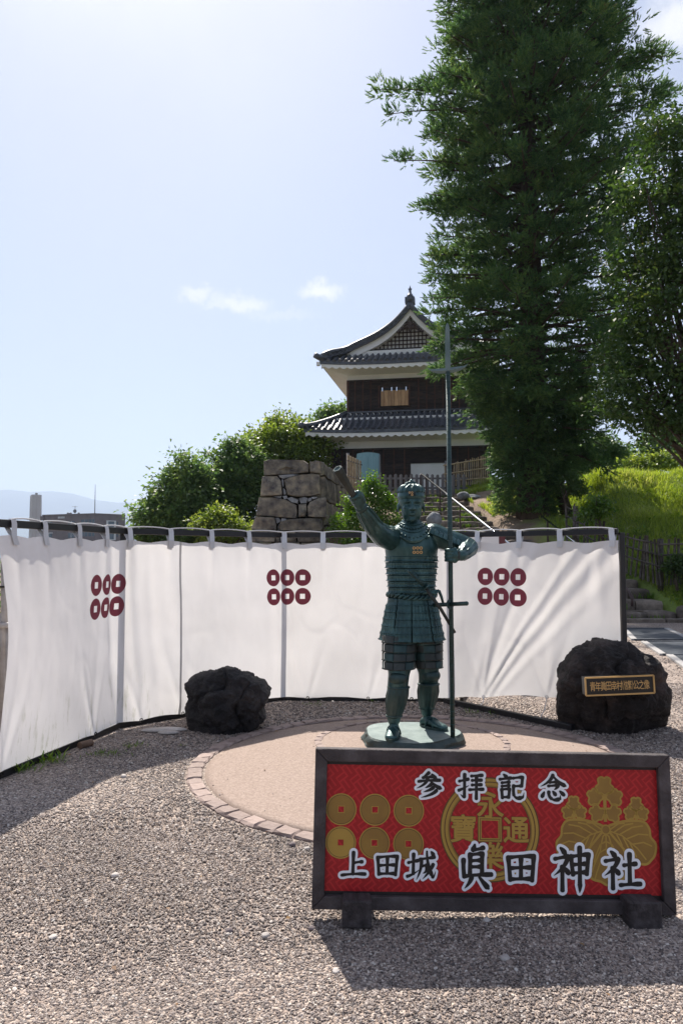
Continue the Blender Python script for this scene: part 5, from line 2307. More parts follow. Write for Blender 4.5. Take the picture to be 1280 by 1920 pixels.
# --- tiled roof slopes
def tile_column(p_low, p_top, sag, r, parent, side, n_t=6, cap=True):
    """one column of overlapping round cover tiles from eave to top, p_*: points on the roof plane"""
    mb = MB()
    ax = (p_top - p_low)
    Lc = ax.length
    if Lc < .15:
        return None
    up0 = side.cross(ax).normalized()
    if up0.z < 0:
        up0 = -up0
    nt_ = max(1, int(round(Lc / .30)))
    for k in range(nt_):
        t0, t1 = k / nt_, (k + 1) / nt_ + .04 / nt_
        rings = []
        for t, rr in ((t0, r * 1.06), (t0 + .002, r * 1.06), (t1, r * .92)):
            c = p_low.lerp(p_top, min(t, 1.02))
            c = c - Vector((0, 0, 1)) * sag * 4 * t * (1 - t)
            rings.append([c + side * (rr * math.cos(a)) + up0 * (rr * math.sin(a) * 1.05 + .02) for a in np.linspace(0, PI, 7)])
        mb.loft(rings, close=False, cap=False)
        o_ = len(mb.v)
        mb.add([rings[0][i] for i in range(7)], [tuple(range(7))])
    if cap:
        c = p_low - ax.normalized() * .012 + up0 * .02
        ring = [c + side * (r * 1.1 * math.cos(a)) + up0 * (r * 1.1 * math.sin(a)) for a in [2 * PI * k / 12 for k in range(12)]]
        mb.add(ring, [tuple(range(12))])
        mb.torus(c, r * .85, .014, ax, 12, 5)
    return mb.build('tile_column', M['tile'], parent, auto=.7)


def roof_slope(name, eaveL, eaveR, topL, topR, sag, lift, ncol, parent=turret, pans=True):
    """one slope with eave curving up at both ends; returns the slope object"""
    N = 40
    rows = 8
    v, f = [], []

    def pt(u, t):
        # u along the eave 0..1 ; t up the slope 0..1
        e_ = eaveL.lerp(eaveR, u)
        tt = topL.lerp(topR, u)
        p = e_.lerp(tt, t)
        c = abs(2 * u - 1) ** 3.2 * lift * (1 - t) ** 1.5
        p.z += c - sag * 4 * t * (1 - t)
        return p
    for j in range(rows + 1):
        for i in range(N + 1):
            v.append(pt(i / N, j / rows))
    for j in range(rows):
        for i in range(N):
            a = j * (N + 1) + i
            f.append((a, a + 1, a + N + 2, a + N + 1))
    n0 = len(v)
    v += [p - Vector((0, 0, .16)) for p in v[:n0]]
    f += [tuple(i + n0 for i in reversed(q)) for q in f[:rows * N]]
    for i in range(N):
        f.append((i, n0 + i, n0 + i + 1, i + 1))
    o_ = link(name, mesh(name, v, f, M['tile'], False), parent)
    return o_, pt


def column_set(slope, pt, u_of, width_e, ncol, eaveL, eaveR, topL, topR, r=.085):
    side = (eaveR - eaveL).normalized()
    W = (eaveR - eaveL).length
    # a column runs straight up the slope until it meets the hip
    aL = (topL - eaveL).dot(side)
    aR = (eaveR - topR).dot(side)
    for k in range(ncol):
        s = (k + .5) / ncol * W
        tmax = 1.0
        if aL > 0 and s < aL:
            tmax = s / aL
        if aR > 0 and W - s < aR:
            tmax = min(tmax, (W - s) / aR)
        if tmax < .08:
            continue

        def col_pt(t):
            # s stays constant; convert to u for this t
            lo, hi = aL * t, W - aR * t
            u = (s - lo) / max(hi - lo, 1e-4)
            return pt(clamp(u), t)
        p0_, p1_ = col_pt(0), col_pt(tmax)
        pm = col_pt(tmax / 2)
        sag_ = (p0_.z + p1_.z) / 2 - pm.z
        tile_column(p0_, p1_, sag_, r, slope, side)


# lower skirt roof
ez, tz = 7.78, 8.90
OV = 1.22
xe, ye = WL + OV, -OV
eL, eR = Vector((-xe, ye, ez)), Vector((xe, ye, ez))
tL, tR = Vector((-WU - .02, YU - .02, tz)), Vector((WU + .02, YU - .02, tz))
lower_roof, pt = roof_slope('lower_roof', eL, eR, tL, tR, .05, .14, 34)
column_set(lower_roof, pt, None, None, 34, eL, eR, tL, tR)
# left and right skirts of the lower roof
for s in (-1, 1):
    a = Vector((s * xe, ye, ez))
    b = Vector((s * xe, 7.2 + OV, ez))
    c = Vector((s * (WU + .02), YU - .02, tz))
    d = Vector((s * (WU + .02), 6.62, tz))
    if s < 0:
        sl, pt2 = roof_slope('side_roof', b, a, d, c, .05, .14, 30)
        column_set(sl, pt2, None, None, 30, b, a, d, c)
    else:
        sl, pt2 = roof_slope('side_roof', a, b, c, d, .05, .14, 30)
    # hip ridge with end tile
    pts = []
    for k in range(9):
        t = k / 8
        p = a.lerp(c, t)
        p.z += .14 * (1 - t) ** 1.5 - .05 * 4 * t * (1 - t) + .10
        pts.append(p)
    pts[0] += Vector((s * .10, -.10, .05))
    MB().tube(pts, [.13, .13, .12, .12, .12, .12, .12, .12, .12], 8).build('hip_ridge', M['tile'], turret, smooth=True)
    MB().ball(pts[0], (.15, .15, .17), 10, 8).build('ridge_end_tile', M['tile'], turret, smooth=True)


def scallops(y, z, x0, x1, amp, n, name, thick=.1, lift=0.0, h=.13):
    """white eave board with a wavy lower edge"""
    m_ = n * 8
    v, f = [], []
    for k in range(m_ + 1):
        u = k / m_
        x = lerp(x0, x1, u)
        c = abs(2 * u - 1) ** 3.2 * lift
        zl = z + c - amp * (.5 + .5 * math.cos(2 * PI * n * u)) ** .8
        zt_ = z + c + h
        v += [(x, y, zl), (x, y, zt_), (x, y + thick, zt_), (x, y + thick, zl)]
    for k in range(m_):
        for j in range(4):
            f.append((k * 4 + j, k * 4 + (j + 1) % 4, k * 4 + 4 + (j + 1) % 4, k * 4 + 4 + j))
    f += [(0, 1, 2, 3), tuple(m_ * 4 + j for j in (3, 2, 1, 0))]
    return link(name, mesh(name, v, f, M['plaster']), turret)


scallops(ye + .03, ez - .31, -xe + .08, xe - .08, .085, 26, 'eave_board', lift=.14)
# plastered soffit rising from wall to eave
def soffit(xe_, ye_, zE, xw, yw, zW, yb, lift, name):
    N = 30
    v, f = [], []
    for k in range(N + 1):
        u = k / N
        c = abs(2 * u - 1) ** 3.2 * lift
        v += [(lerp(-xe_, xe_, u), ye_, zE + c), (lerp(-xw, xw, u), yw, zW)]
    for k in range(N):
        f.append((2 * k, 2 * k + 1, 2 * k + 3, 2 * k + 2))
    for s in (-1, 1):
        o_ = len(v)
        v += [(s * xe_, ye_, zE + lift), (s * xe_, yb, zE + lift * .3), (s * xw, yb, zW), (s * xw, yw, zW)]
        f.append((o_, o_ + 1, o_ + 2, o_ + 3))
    link(name, mesh(name, v, f, M['plaster']), turret)


soffit(xe - .1, ye + .09, ez - .27, WL - .01, .02, ez - .42, 8.2, .14, 'soffit')
MB().box((.25, -.02, 7.42), (.45, .05, .1)).build('beam_end', M['plaster'], turret)

# --- upper roof: hip-and-gable
OU = 1.22
xg, yg = WU + OU, YU - OU
ez2 = 11.34
gz = 12.15                      # foot of the gable
eL, eR = Vector((-xg, yg, ez2)), Vector((xg, yg, ez2))
gy = YU + .35                   # gable wall plane
tL, tR = Vector((-xg + 1.35, gy, gz)), Vector((xg - 1.35, gy, gz))
upper, pt = roof_slope('upper_roof', eL, eR, tL, tR, .03, .15, 30)
column_set(upper, pt, None, None, 30, eL, eR, tL, tR)
scallops(yg + .03, ez2 - .31, -xg + .08, xg - .08, .085, 23, 'eave_board', lift=.15)
soffit(xg - .1, yg + .09, ez2 - .27, WU - .01, YU + .02, ez2 - .40, 7.6, .15, 'soffit')
RZ = 14.42                       # ridge height


def prof_x(t):
    """half roof profile, t 0 at the ridge .. 1 at the eave: (x, z)"""
    xs_ = [0, .42, 1.15, 2.0, 2.85, 3.6, xg]
    zs_ = [RZ, RZ - .52, RZ - 1.10, RZ - 1.62, RZ - 2.02, RZ - 2.26, ez2 + .05]
    x = t * xg
    return x, float(np.interp(x, xs_, zs_)) if False else _smooth(x, xs_, zs_)


def _smooth(x, xs_, zs_):
    k = np.polyfit(xs_, zs_, 3)
    return float(np.polyval(k, x))


yb = 7.2
for s in (-1, 1):
    rows_ = []
    for j in range(13):
        t = j / 12
        x, z = prof_x(t)
        yf = gy - .55 if x < xg - 1.35 else lerp(gy - .55, yg, sstep(xg - 1.35, xg, x))
        lift = .15 * sstep(.75, 1.0, t)
        rows_.append([Vector((s * x, yf, z + lift)), Vector((s * x, yf + .5, z + lift * .5)), Vector((s * x, yb, z))])
    mb = MB()
    top = rows_
    bot = [[p - Vector((0, 0, .16)) for p in r_] for r_ in rows_]
    mb.loft(top, close=False, cap=False)
    mb.loft(bot, close=False, cap=False)
    mb.loft([[r_[0] for r_ in top], [r_[0] for r_ in bot]], close=False, cap=False)
    main = mb.build('main_slope', M['tile'], turret, smooth=False)
    # verge: two parallel rolls of tiles along the gable edge down to the corner
    for dy, rr, dz in ((.02, .115, .09), (.30, .105, .10), (.58, .10, .09)):
        pts = []
        for j in range(25):
            t = j / 24
            x, z = prof_x(t)
            yf = gy - .55 if x < xg - 1.35 else lerp(gy - .55, yg, sstep(xg - 1.35, xg, x))
            lift = .15 * sstep(.75, 1.0, t)
            pts.append(Vector((s * x, yf + dy, z + lift + dz)))
        MB().tube(pts, rr, 7).build('verge_roll', M['tile'], main, smooth=True)
    # round end tiles seen along the verge
    for j in range(24):
        t = (j + .5) / 24
        x, z = prof_x(t)
        yf = gy - .55 if x < xg - 1.35 else lerp(gy - .55, yg, sstep(xg - 1.35, xg, x))
        lift = .15 * sstep(.75, 1.0, t)
        MB().tube([(s * x, yf - .05, z + lift + .005), (s * x, yf + .2, z + lift + .005)], .095, 9).build('verge_tile', M['tile'], main, auto=.6)
    p = Vector((s * xg, yg, ez2 + .30))
    MB().tube([p + Vector((-s * .5, .4, .04)), p, p + Vector((s * .22, -.18, .10))], [.16, .17, .15], 8).build('corner_tile', M['tile'], turret, smooth=True)
    MB().box(p + Vector((s * .05, -.05, -.34)), (.16, .2, .18)).build('corner_beam', M['plaster'], turret)
    # white barge board under the verge
    rows_ = []
    for j in range(17):
        t = j / 16 * .70
        x, z = prof_x(t)
        w = lerp(.36, .42, t)
        lowz = z - .13 - w
        rows_.append([Vector((s * x, gy - .40, z - .13)), Vector((s * x, gy - .40, lowz)), Vector((s * x, gy - .28, lowz)), Vector((s * x, gy - .28, z - .13))])
    mb = MB().loft(rows_)
    mb.build('barge_board', M['plaster'], turret)
# gable wall, lattice and carved pendant
mb = MB()
tri = []
for j in range(0, 13):
    t = j / 12 * .68
    x, z = prof_x(t)
    tri.append((x, z - .3))
vv = [(-x, gy, z) for x, z in reversed(tri)] + [(x, gy, z) for x, z in tri[1:]]
vv += [(tri[-1][0], gy, gz - .1), (-tri[-1][0], gy, gz - .1)]
link('gable_wall', mesh('gable_wall', vv, [tuple(range(len(vv)))], M['plaster']), turret)


def gable_half(z):
    lo, hi = 0.0, xg * .7
    for _ in range(30):
        m2 = (lo + hi) / 2
        if _smooth(m2, [0, .42, 1.15, 2.0, 2.85, 3.6, xg], [RZ, RZ - .52, RZ - 1.10, RZ - 1.62, RZ - 2.02, RZ - 2.26, ez2 + .05]) - .52 > z:
            lo = m2
        else:
            hi = m2
    return lo


M['lattice'] = surf('brown_lattice_wood', (.035, .024, .021), (.075, .05, .042), 6, .8, rnd_obj=.2)
z = gz + .18
k = 0
while z < RZ - .85:
    h = gable_half(z)
    if h > .1:
        MB().bar((-h, gy - .06, z), (h, gy - .06, z), .035, .055).build('lattice_bar', M['lattice'], turret)
    z += .205
x = -2.4
while x <= 2.41:
    ztop_ = prof_x(abs(x) / xg)[1] - .54
    if ztop_ > gz + .2:
        MB().bar((x, gy - .10, gz + .10), (x, gy - .10, ztop_), .055, .035, (0, 1, 0)).build('lattice_bar', M['lattice'], turret)
    x += .20
MB().bar((-2.7, gy - .12, gz + .08), (2.7, gy - .12, gz + .08), .08, .14).build('gable_sill', M['dark_wood'], turret)
# carved pendant: turned drop with curling leaves
mb = MB()
pc = Vector((0, gy - .46, RZ - .92))
mb.ball(pc, (.13, .06, .13), 14, 10)
mb.ball(pc + Vector((0, 0, -.20)), (.17, .06, .15), 14, 10)
mb.ball(pc + Vector((0, 0, -.36)), (.07, .05, .09), 12, 8)
for s in (-1, 1):
    for (dx, dz, r_) in ((.22, -.16, .12), (.38, -.26, .10), (.52, -.36, .08), (.64, -.44, .055), (.16, .02, .09)):
        mb.torus(pc + Vector((s * dx, 0, dz)), r_ * .62, r_ * .38, (0, 1, 0), 12, 6)
mb.build('carved_pendant', M['lattice'], turret, smooth=True)
# main ridge and fish-tail ornament
MB().box((0, (gy - .55 + yb) / 2, RZ + .12), (.34, yb - gy + .55, .36)).build('main_ridge', M['tile'], turret, bevel=.04)
MB().tube([(0, gy - .6, RZ + .34), (0, yb, RZ + .34)], .13, 8).build('ridge_cap', M['tile'], turret, smooth=True)
mb = MB()
rc = Vector((0, gy - .35, RZ + .28))
mb.box(rc + Vector((0, .05, .02)), (.50, .5, .30))
rings = []
for t, w, d, dy in ((0, .21, .26, 0), (.14, .20, .27, 0), (.30, .15, .20, .02), (.44, .085, .13, .05), (.60, .065, .12, .07), (.74, .06, .10, .06), (.88, .035, .07, .04), (1.0, .008, .02, .0)):
    c = rc + Vector((0, dy, .12 + t * .70))
    rings.append([c + Vector((w * math.cos(a), d * math.sin(a), 0)) for a in [2 * PI * q / 10 for q in range(10)]])
mb.loft(rings)
for s in (-1, 1):
    mb.add([rc + Vector((s * .04, .05, .52)), rc + Vector((s * .10, .02, .64)), rc + Vector((s * .06, .04, .72)), rc + Vector((s * .04, .1, .56))], [(0, 1, 2, 3)])
mb.build('fish_ornament', M['tile'], turret, auto=.8)
# white mortar caps where each tile column meets the wall
for (tl, tr_, n_, r_, o_) in ((Vector((-WU, YU - .05, tz)), Vector((WU, YU - .05, tz)), 22, .10, lower_roof), (Vector((-xg + 1.5, gy - .08, gz)), Vector((xg - 1.5, gy - .08, gz)), 20, .10, upper)):
    for k in range(n_):
        p = tl.lerp(tr_, (k + .5) / n_)
        MB().tube([p + Vector((0, -.09, -.045)), p + Vector((0, .1, -.01))], .085, 8).build('mortar_cap', M['plaster'], o_, auto=.6)
    MB().bar(tl + Vector((0, -.02, .07)), tr_ + Vector((0, -.02, .07)), .22, .07).build('top_course', M['tile'], turret)
# ================================================================== DRY STONE RETAINING WALL
M['wall_stone'] = surf('lichened_wall_stone', (.05, .046, .05), (.19, .17, .135), 3.4, .9, 1.0, 11, c3=(.38, .33, .235), detail=9, rnd_obj=.28, coord='Object', bdist=.05)
M['wall_stone2'] = surf('grey_chock_stone', (.15, .16, .17), (.32, .33, .34), 4, .9, .7, 12, rnd_obj=.25, bdist=.03)
M['wall_core'] = surf('dark_wall_fill', (.02, .018, .016), (.045, .04, .035), 3, 1.0)
wall = thing('castle_stone_wall', 'old dry-laid stone retaining wall of big squared blocks below the turret', 'wall')
YW = 24.0


def wall_stone(poly, Y, proud, mat, seed, frame=None, depth=.5):
    """poly: outline points in the wall plane (list of Vector), bulged outwards along n"""
    P_ = poly
    n_ = frame
    c = sum(P_, Vector()) / len(P_)
    # refine outline
    out = []
    for i, p in enumerate(P_):
        q = P_[(i + 1) % len(P_)]
        k = max(1, int((q - p).length / .28))
        out += [p.lerp(q, j / k) for j in range(k)]
    rings = []
    sd = Vector((seed * 3.7, seed * 1.3, seed))
    for s_, o_ in ((1.0, -depth), (1.0, proud * .25), (.955, proud * .85), (.70, proud), (.36, proud * 1.02)):
        ring = []
        for p in out:
            q = c + (p - c) * (s_ if s_ < .99 else .985)
            w = fbm(q * 1.0 + sd, 4, 2.4)
            ring.append(q + n_ * (o_ + (w * proud * 1.0 if o_ >= 0 else 0)) + (q - c).normalized() * (.018 * fbm(q + sd, 2, 4) if s_ > .9 and o_ > -depth else 0))
        rings.append(ring)
    mb = MB().loft(rings, cap=False)
    b0 = 4 * len(out)
    mb.v.append(c + n_ * (proud * 1.12))
    m_ = len(mb.v) - 1
    for k in range(len(out)):
        mb.f.append((b0 + k, b0 + (k + 1) % len(out), m_))
    return mb.build('stone', mat, wall, auto=.75)


ZS = 5.82
stones = [
    ([(190, 135), (250, 112), (430, 112), (640, 125), (695, 165), (688, 255), (540, 276), (350, 284), (190, 297)], 1),
    ([(702, 165), (760, 125), (812, 132), (822, 270), (760, 268), (698, 258)], 1),
    ([(180, 305), (340, 300), (385, 350), (393, 420), (400, 510), (300, 520), (155, 522)], 1),
    ([(415, 345), (480, 312), (600, 282), (760, 275), (815, 285), (822, 500), (700, 525), (540, 525), (450, 510)], 1),
    ([(355, 287), (480, 280), (585, 280), (480, 310), (410, 327), (370, 312)], 2),
    ([(392, 335), (410, 340), (414, 420), (400, 412)], 2), ([(405, 424), (432, 450), (442, 503), (412, 505)], 2),
    ([(140, 535), (300, 535), (430, 560), (558, 620), (570, 700), (560, 770), (400, 755), (118, 735), (125, 650)], 1),
    ([(300, 523), (400, 518), (380, 546), (320, 534)], 2), ([(400, 520), (450, 515), (452, 550), (420, 556)], 2),
    ([(452, 548), (500, 530), (580, 560), (570, 602), (500, 590)], 2), ([(585, 550), (640, 528), (676, 545), (665, 600), (600, 602)], 2),
    ([(684, 545), (722, 538), (716, 572), (680, 582)], 2), ([(718, 530), (788, 530), (760, 552), (728, 552)], 2),
    ([(578, 612), (662, 610), (670, 680), (650, 742), (580, 756)], 1),
    ([(700, 590), (800, 540), (880, 540), (887, 640), (882, 755), (760, 760), (682, 745), (676, 640)], 1),
    ([(112, 745), (318, 757), (340, 820), (335, 892), (60, 892), (78, 830)], 1),
    ([(325, 757), (366, 760), (386, 800), (345, 820)], 2), ([(390, 765), (452, 770), (430, 800), (388, 802)], 2),
    ([(350, 850), (384, 804), (460, 778), (680, 766), (845, 768), (858, 850), (832, 905), (352, 900)], 1),
    ([(55, 900), (330, 900), (330, 1025), (35, 1025)], 1), ([(336, 905), (560, 910), (560, 1025), (336, 1025)], 1), ([(567, 910), (838, 912), (858, 1025), (567, 1025)], 1),
    ([(30, 1032), (300, 1032), (300, 1160), (5, 1160)], 1), ([(306, 1032), (600, 1032), (600, 1160), (306, 1160)], 1), ([(606, 1032), (866, 1032), (880, 1160), (606, 1160)], 1)]
NF = Vector((0, -1, 0))
for i, (poly, kind) in enumerate(stones):
    P_ = [at(460 + x / ZS, 840 + y / ZS, YW) for x, y in poly]
    P_ = [Vector((p.x, YW + (p.z - 2) * .10, p.z)) for p in P_]
    wall_stone(P_, YW, .10 if kind == 1 else .03, M['wall_stone'] if kind == 1 else M['wall_stone2'], i + 1, NF)
# return face running back beside the steps
A_ = at(460 + 835 / ZS, 840 + 500 / ZS, YW)
dirS = Vector((.16, 1, 0)).normalized()
nS = Vector((dirS.y, -dirS.x, 0))
rr = random.Random(5)
z = .2
row = 0
while z < 4.5:
    h = rr.uniform(.55, .85)
    s = 0.0
    while s < 10.5:
        L0 = rr.uniform(.6, 1.5)
        z1 = min(z + h, 4.66 - s * .02)
        if z1 - z < .15:
            break
        o0 = (4.6 - z) * .10
        o1 = (4.6 - z1) * .10
        xo = -.70

        def q(ss, zz):
            o_ = (4.6 - zz) * .06
            return Vector((xo, YW + .25, 0)) + dirS * ss + nS * o_ + Vector((0, 0, zz))
        j = lambda a: rr.uniform(-a, a)
        P_ = [q(s + .02 + j(.03), z + .02), q(s + L0 * .5, z + .02 + j(.05)), q(s + L0 - .02 + j(.03), z + .02), q(s + L0 - .02, (z + z1) / 2 + j(.04)), q(s + L0 - .03 + j(.04), z1 - .02), q(s + L0 * .5, z1 - .02 + j(.05)), q(s + .02 + j(.03), z1 - .02)]
        wall_stone(P_, 0, .09, M['wall_stone'], 40 + row * 13 + s, nS, .35)
        s += L0
    z += h
    row += 1
MB().add([(-2.3, YW + .45, -.2), (-.85, YW + .45, -.2), (.9, YW + 10.6, -.2), (-2.3, YW + 10.6, -.2), (-2.3, YW + .45, 4.42), (-.85, YW + .45, 4.42), (.9, YW + 10.6, 4.42), (-2.3, YW + 10.6, 4.42)],
         [(0, 3, 2, 1), (4, 5, 6, 7), (0, 1, 5, 4), (1, 2, 6, 5), (2, 3, 7, 6), (3, 0, 4, 7)]).build('fill', M['wall_core'], wall)

# ================================================================== STONE STEPS
M['step_stone'] = surf('worn_step_stone', (.06, .05, .042), (.16, .13, .105), 3, .9, .9, 12, c3=(.29, .245, .2), rnd_obj=.25, bdist=.04)
stairs = thing('stone_steps', 'worn stone steps climbing to the turret behind the curtain', 'steps')
rr = random.Random(11)
for i in range(N_STEP):
    y0, z1 = step_y(i), step_z(i)
    x0, x1 = stair_left(i), stair_right(i)
    x = x0
    while x < x1 - .15:
        L0 = min(rr.uniform(.55, 1.25), x1 - x)
        if x1 - x - L0 < .35:
            L0 = x1 - x
        dep, hh = .52, .30
        zz = z1 + rr.uniform(-.025, .02)
        mb = MB()
        rings = []
        nseg_ = 5
        for k in range(nseg_ + 1):
            u = k / nseg_
            xx = x + .012 + (L0 - .024) * u
            e_ = 1 if 0 < k < nseg_ else .9
            jj = lambda a: rr.uniform(-a, a)
            fy = y0 + jj(.025) + (.03 if e_ < 1 else 0)
            tz_ = zz + jj(.012) - (.025 if e_ < 1 else 0)
            rings.append([Vector((xx, fy + .03, zz - hh)), Vector((xx, fy, zz - hh * .4)), Vector((xx, fy + .02, tz_ - .045)), Vector((xx, fy + .06, tz_)), Vector((xx, fy + dep, tz_ - .005)), Vector((xx, fy + dep, zz - hh))])
        mb.loft(rings)
        mb.build('step_stone', M['step_stone'], stairs, auto=.9)
        x += L0
    # earth tread behind the stones
M['tread'] = surf('earth_tread', (.09, .075, .055), (.17, .135, .10), 5, .95, .5, 20)
for i in range(N_STEP):
    y0, z1 = step_y(i), step_z(i)
    MB().box(((stair_left(i) + stair_right(i)) / 2, y0 + .62, z1 - .16), (stair_right(i) - stair_left(i) - .1, .5, .28)).build('tread', M['tread'], stairs)
# low kerb slab in front and a stone edge on the right
kerb = thing('kerb_slab', 'long flat kerb slab lying before the bottom step', 'kerb')
for k in range(4):
    x0 = 3.4 + k * 1.35
    MB().box((x0 + .67, 17.42 - .03 * k, .035), (1.33, .22, .11)).build('slab', M['step_stone'], kerb, bevel=.015)
edge = thing('bank_edge_stones', 'row of rough stones edging the grass bank beside the steps', 'stones')
for k, (px, py, w, h) in enumerate(((1258, 1150, .55, .42), (1288, 1140, .8, .55), (1335, 1136, .9, .6), (1390, 1136, .8, .55))):
    p = on_ground(px, 1160)
    mb = MB().ball((0, 0, 0), 1, 14, 10)
    for q in mb.v:
        m_ = max(abs(q.x), abs(q.y), abs(q.z))
        q *= (.75 + .25 / max(m_, .3))
        q *= 1 + .16 * fbm(q + Vector((k * 5, 0, 0)), 3, 1.6)
        q.x *= w / 2
        q.y *= .3
        q.z *= h / 2
    o_ = mb.build('edge_stone', M['step_stone'], edge, auto=.8)
    o_.location = (p.x + w * .2, 17.75, h * .42)
# grey round boulder at the stairs, seen just over the statue's shoulder
bo = MB().ball((0, 0, 0), 1, 18, 12)
for q in bo.v:
    q *= 1 + .16 * fbm(q, 3, 1.5)
    q.x *= .26
    q.y *= .22
    q.z *= .27
o_ = bo.build('boulder', M['wall_stone2'], auto=.9)
o_.location = at(814, 976, 24.6)
tag(o_, 'rounded purple-grey boulder at the steps behind the statue\'s shoulder', 'boulder')
for k, (px, py, Y, r_, lab) in enumerate(((868, 930, 29.5, .22, 'dark stone at the top right of the steps'), (884, 933, 29.6, .30, 'flat pale stone lying in the grass beside the top steps'))):
    mb = MB().ball((0, 0, 0), 1, 14, 10)
    for q in mb.v:
        q *= 1 + .2 * fbm(q + Vector((k * 7 + 2, 0, 0)), 3, 1.5)
        q.x *= r_ * 1.2
        q.y *= r_
        q.z *= r_ * (.8 if k == 0 else .42)
    o_ = mb.build('boulder', M['wall_stone2'], auto=.9)
    o_.location = at(px, py, Y)
    tag(o_, lab, 'boulder')

# ================================================================== HANDRAILS
hr = thing('handrail', 'bright steel handrail on brown posts up the middle of the steps', 'handrail')
a, b, c = at(790, 889, 30.3), at(917, 990, 22.2), at(1010, 1062, 18.4)
MB().tube([a, a.lerp(b, .5), b, c], .036, 10).build('rail', M['steel'], hr, smooth=True)
MB().tube([a + Vector((-.02, 0, 0)), a + Vector((-.05, 0, -.06)), a + Vector((-.05, 0, -.75))], .032, 8).build('post', M['dark_steel'], hr, smooth=True)
for px, Y in ((799, 29.6), (827, 27.6), (864, 25.1), (940, 21)):
    t = (Y - 30.3) / (22.2 - 30.3)
    p = a.lerp(b, t)
    MB().bar(p, p - Vector((0, 0, .95)), .045, .045, (0, 1, 0)).build('post', M['dark_steel'], hr)
hr = thing('handrail', 'second steel handrail at the foot of the steps right of the curtain', 'handrail')
a, b, c, d = at(1015, 968, 23.6), at(1145, 1070, 18.9), at(1178, 1109, 18.1), at(1184, 1121, 17.95)
MB().tube([a, a.lerp(b, .5), b], .032, 10).build('rail', M['steel'], hr, smooth=True)
MB().tube([b, c, d, Vector((d.x, d.y, d.z - .2))], .032, 10).build('end_rail', M['dark_steel'], hr, smooth=True)
for t in (.1, .5, .9):
    p = a.lerp(b, t)
    MB().bar(p, p - Vector((0, 0, .95)), .045, .045, (0, 1, 0)).build('post', M['dark_steel'], hr)

# ================================================================== FENCES
pk = thing('picket_fence', 'low grey wooden picket fence before the turret\'s white door', 'fence')
xs_ = np.arange(712, 872, 9.8)
YP = 31.0
for k, px in enumerate(xs_):
    p = at(px, 888 + (k % 3) * .7, YP)
    g = at(px, 926, YP)
    mb = MB()
    w = .060
    mb.add([(-w, -.03, g.z - .15), (w, -.03, g.z - .15), (w, -.03, p.z - .05), (0, -.03, p.z), (-w, -.03, p.z - .05), (-w, .03, g.z - .15), (w, .03, g.z - .15), (w, .03, p.z - .05), (0, .03, p.z), (-w, .03, p.z - .05)],
           [(0, 1, 2, 3, 4), (9, 8, 7, 6, 5), (0, 5, 6, 1), (1, 6, 7, 2), (2, 7, 8, 3), (3, 8, 9, 4), (4, 9, 5, 0)])
    o_ = mb.build('picket', M['old_wood'], pk)
    o_.location = (p.x, YP, 0)
for py in (897, 915):
    a, b = at(706, py, YP + .06), at(876, py, YP + .06)
    MB().bar(a, b, .05, .075).build('rail', M['old_wood'], pk)


def cane_mesh(h, r, nodes=3, seed=0):
    mb = MB()
    pts, rad = [], []
    rr_ = random.Random(seed)
    k = max(2, int(h / .3))
    for i in range(k + 1):
        t = i / k
        pts += [(0, 0, h * t - .004), (0, 0, h * t), (0, 0, h * t + .004)]
        rad += [r, r * 1.12, r]
    mb.tube(pts, rad, 7)
    me = mb.mesh('cane', None, True)
    return me


bf = thing('bamboo_fence', 'tan bamboo fence on the grass right of the spear before the turret', 'fence')
YB = 32.2
for k in range(23):
    px = 834 + k * 3.9
    t = k / 22
    top = at(px, lerp(871, 853, t) + random.uniform(-2, 2), YB)
    low = at(px, lerp(906, 899, t), YB)
    me = cane_mesh(top.z - low.z + .15, .024, 3, k)
    me.materials.append(M['bamboo'])
    link('cane', me, bf, (top.x, YB + random.uniform(-.02, .02), low.z - .15), (random.uniform(-.02, .02), random.uniform(-.03, .03), 0))
for f0, f1 in ((873, 858), (889, 876), (903, 895)):
    MB().tube([at(830, f0, YB - .04), at(922, f1, YB - .04)], .028, 7).build('rail', M['bamboo'], bf, smooth=True)
for px in (836, 880):
    p = at(px, 864, YB + .06)
    MB().tube([(p.x, p.y, 4.2), p], .06, 8).build('post', M['old_wood'], bf, smooth=True)

pg = thing('plank_gate', 'tan split-plank gate standing open beside the blue shed', 'gate')
for k in range(6):
    Yg = 30.6 - .26 * k
    px = 652.5 + k * 4.5
    top = at(px, 853 + k * 2.1, Yg)
    low = at(px, 905 + k * 3.0, Yg)
    MB().bar((top.x, Yg, low.z - .3), (top.x, Yg, top.z), .115, .035, (-.86, .5, 0)).build('plank', M['bamboo'], pg, bevel=.006)
for dy in (.12, .68):
    a, b = at(650, 853 + dy * 50 + 4, 30.75), at(678, 866 + dy * 50, 29.2)
    MB().tube([a + Vector((0, -.05, 0)), b + Vector((.0, -.05, 0))], .025, 6).build('cross_bar', M['old_bamboo'], pg, smooth=True)
a = at(652, 850, 30.8)
MB().tube([(a.x, a.y, 3.4), a], .055, 8).build('post', M['old_wood'], pg, smooth=True)

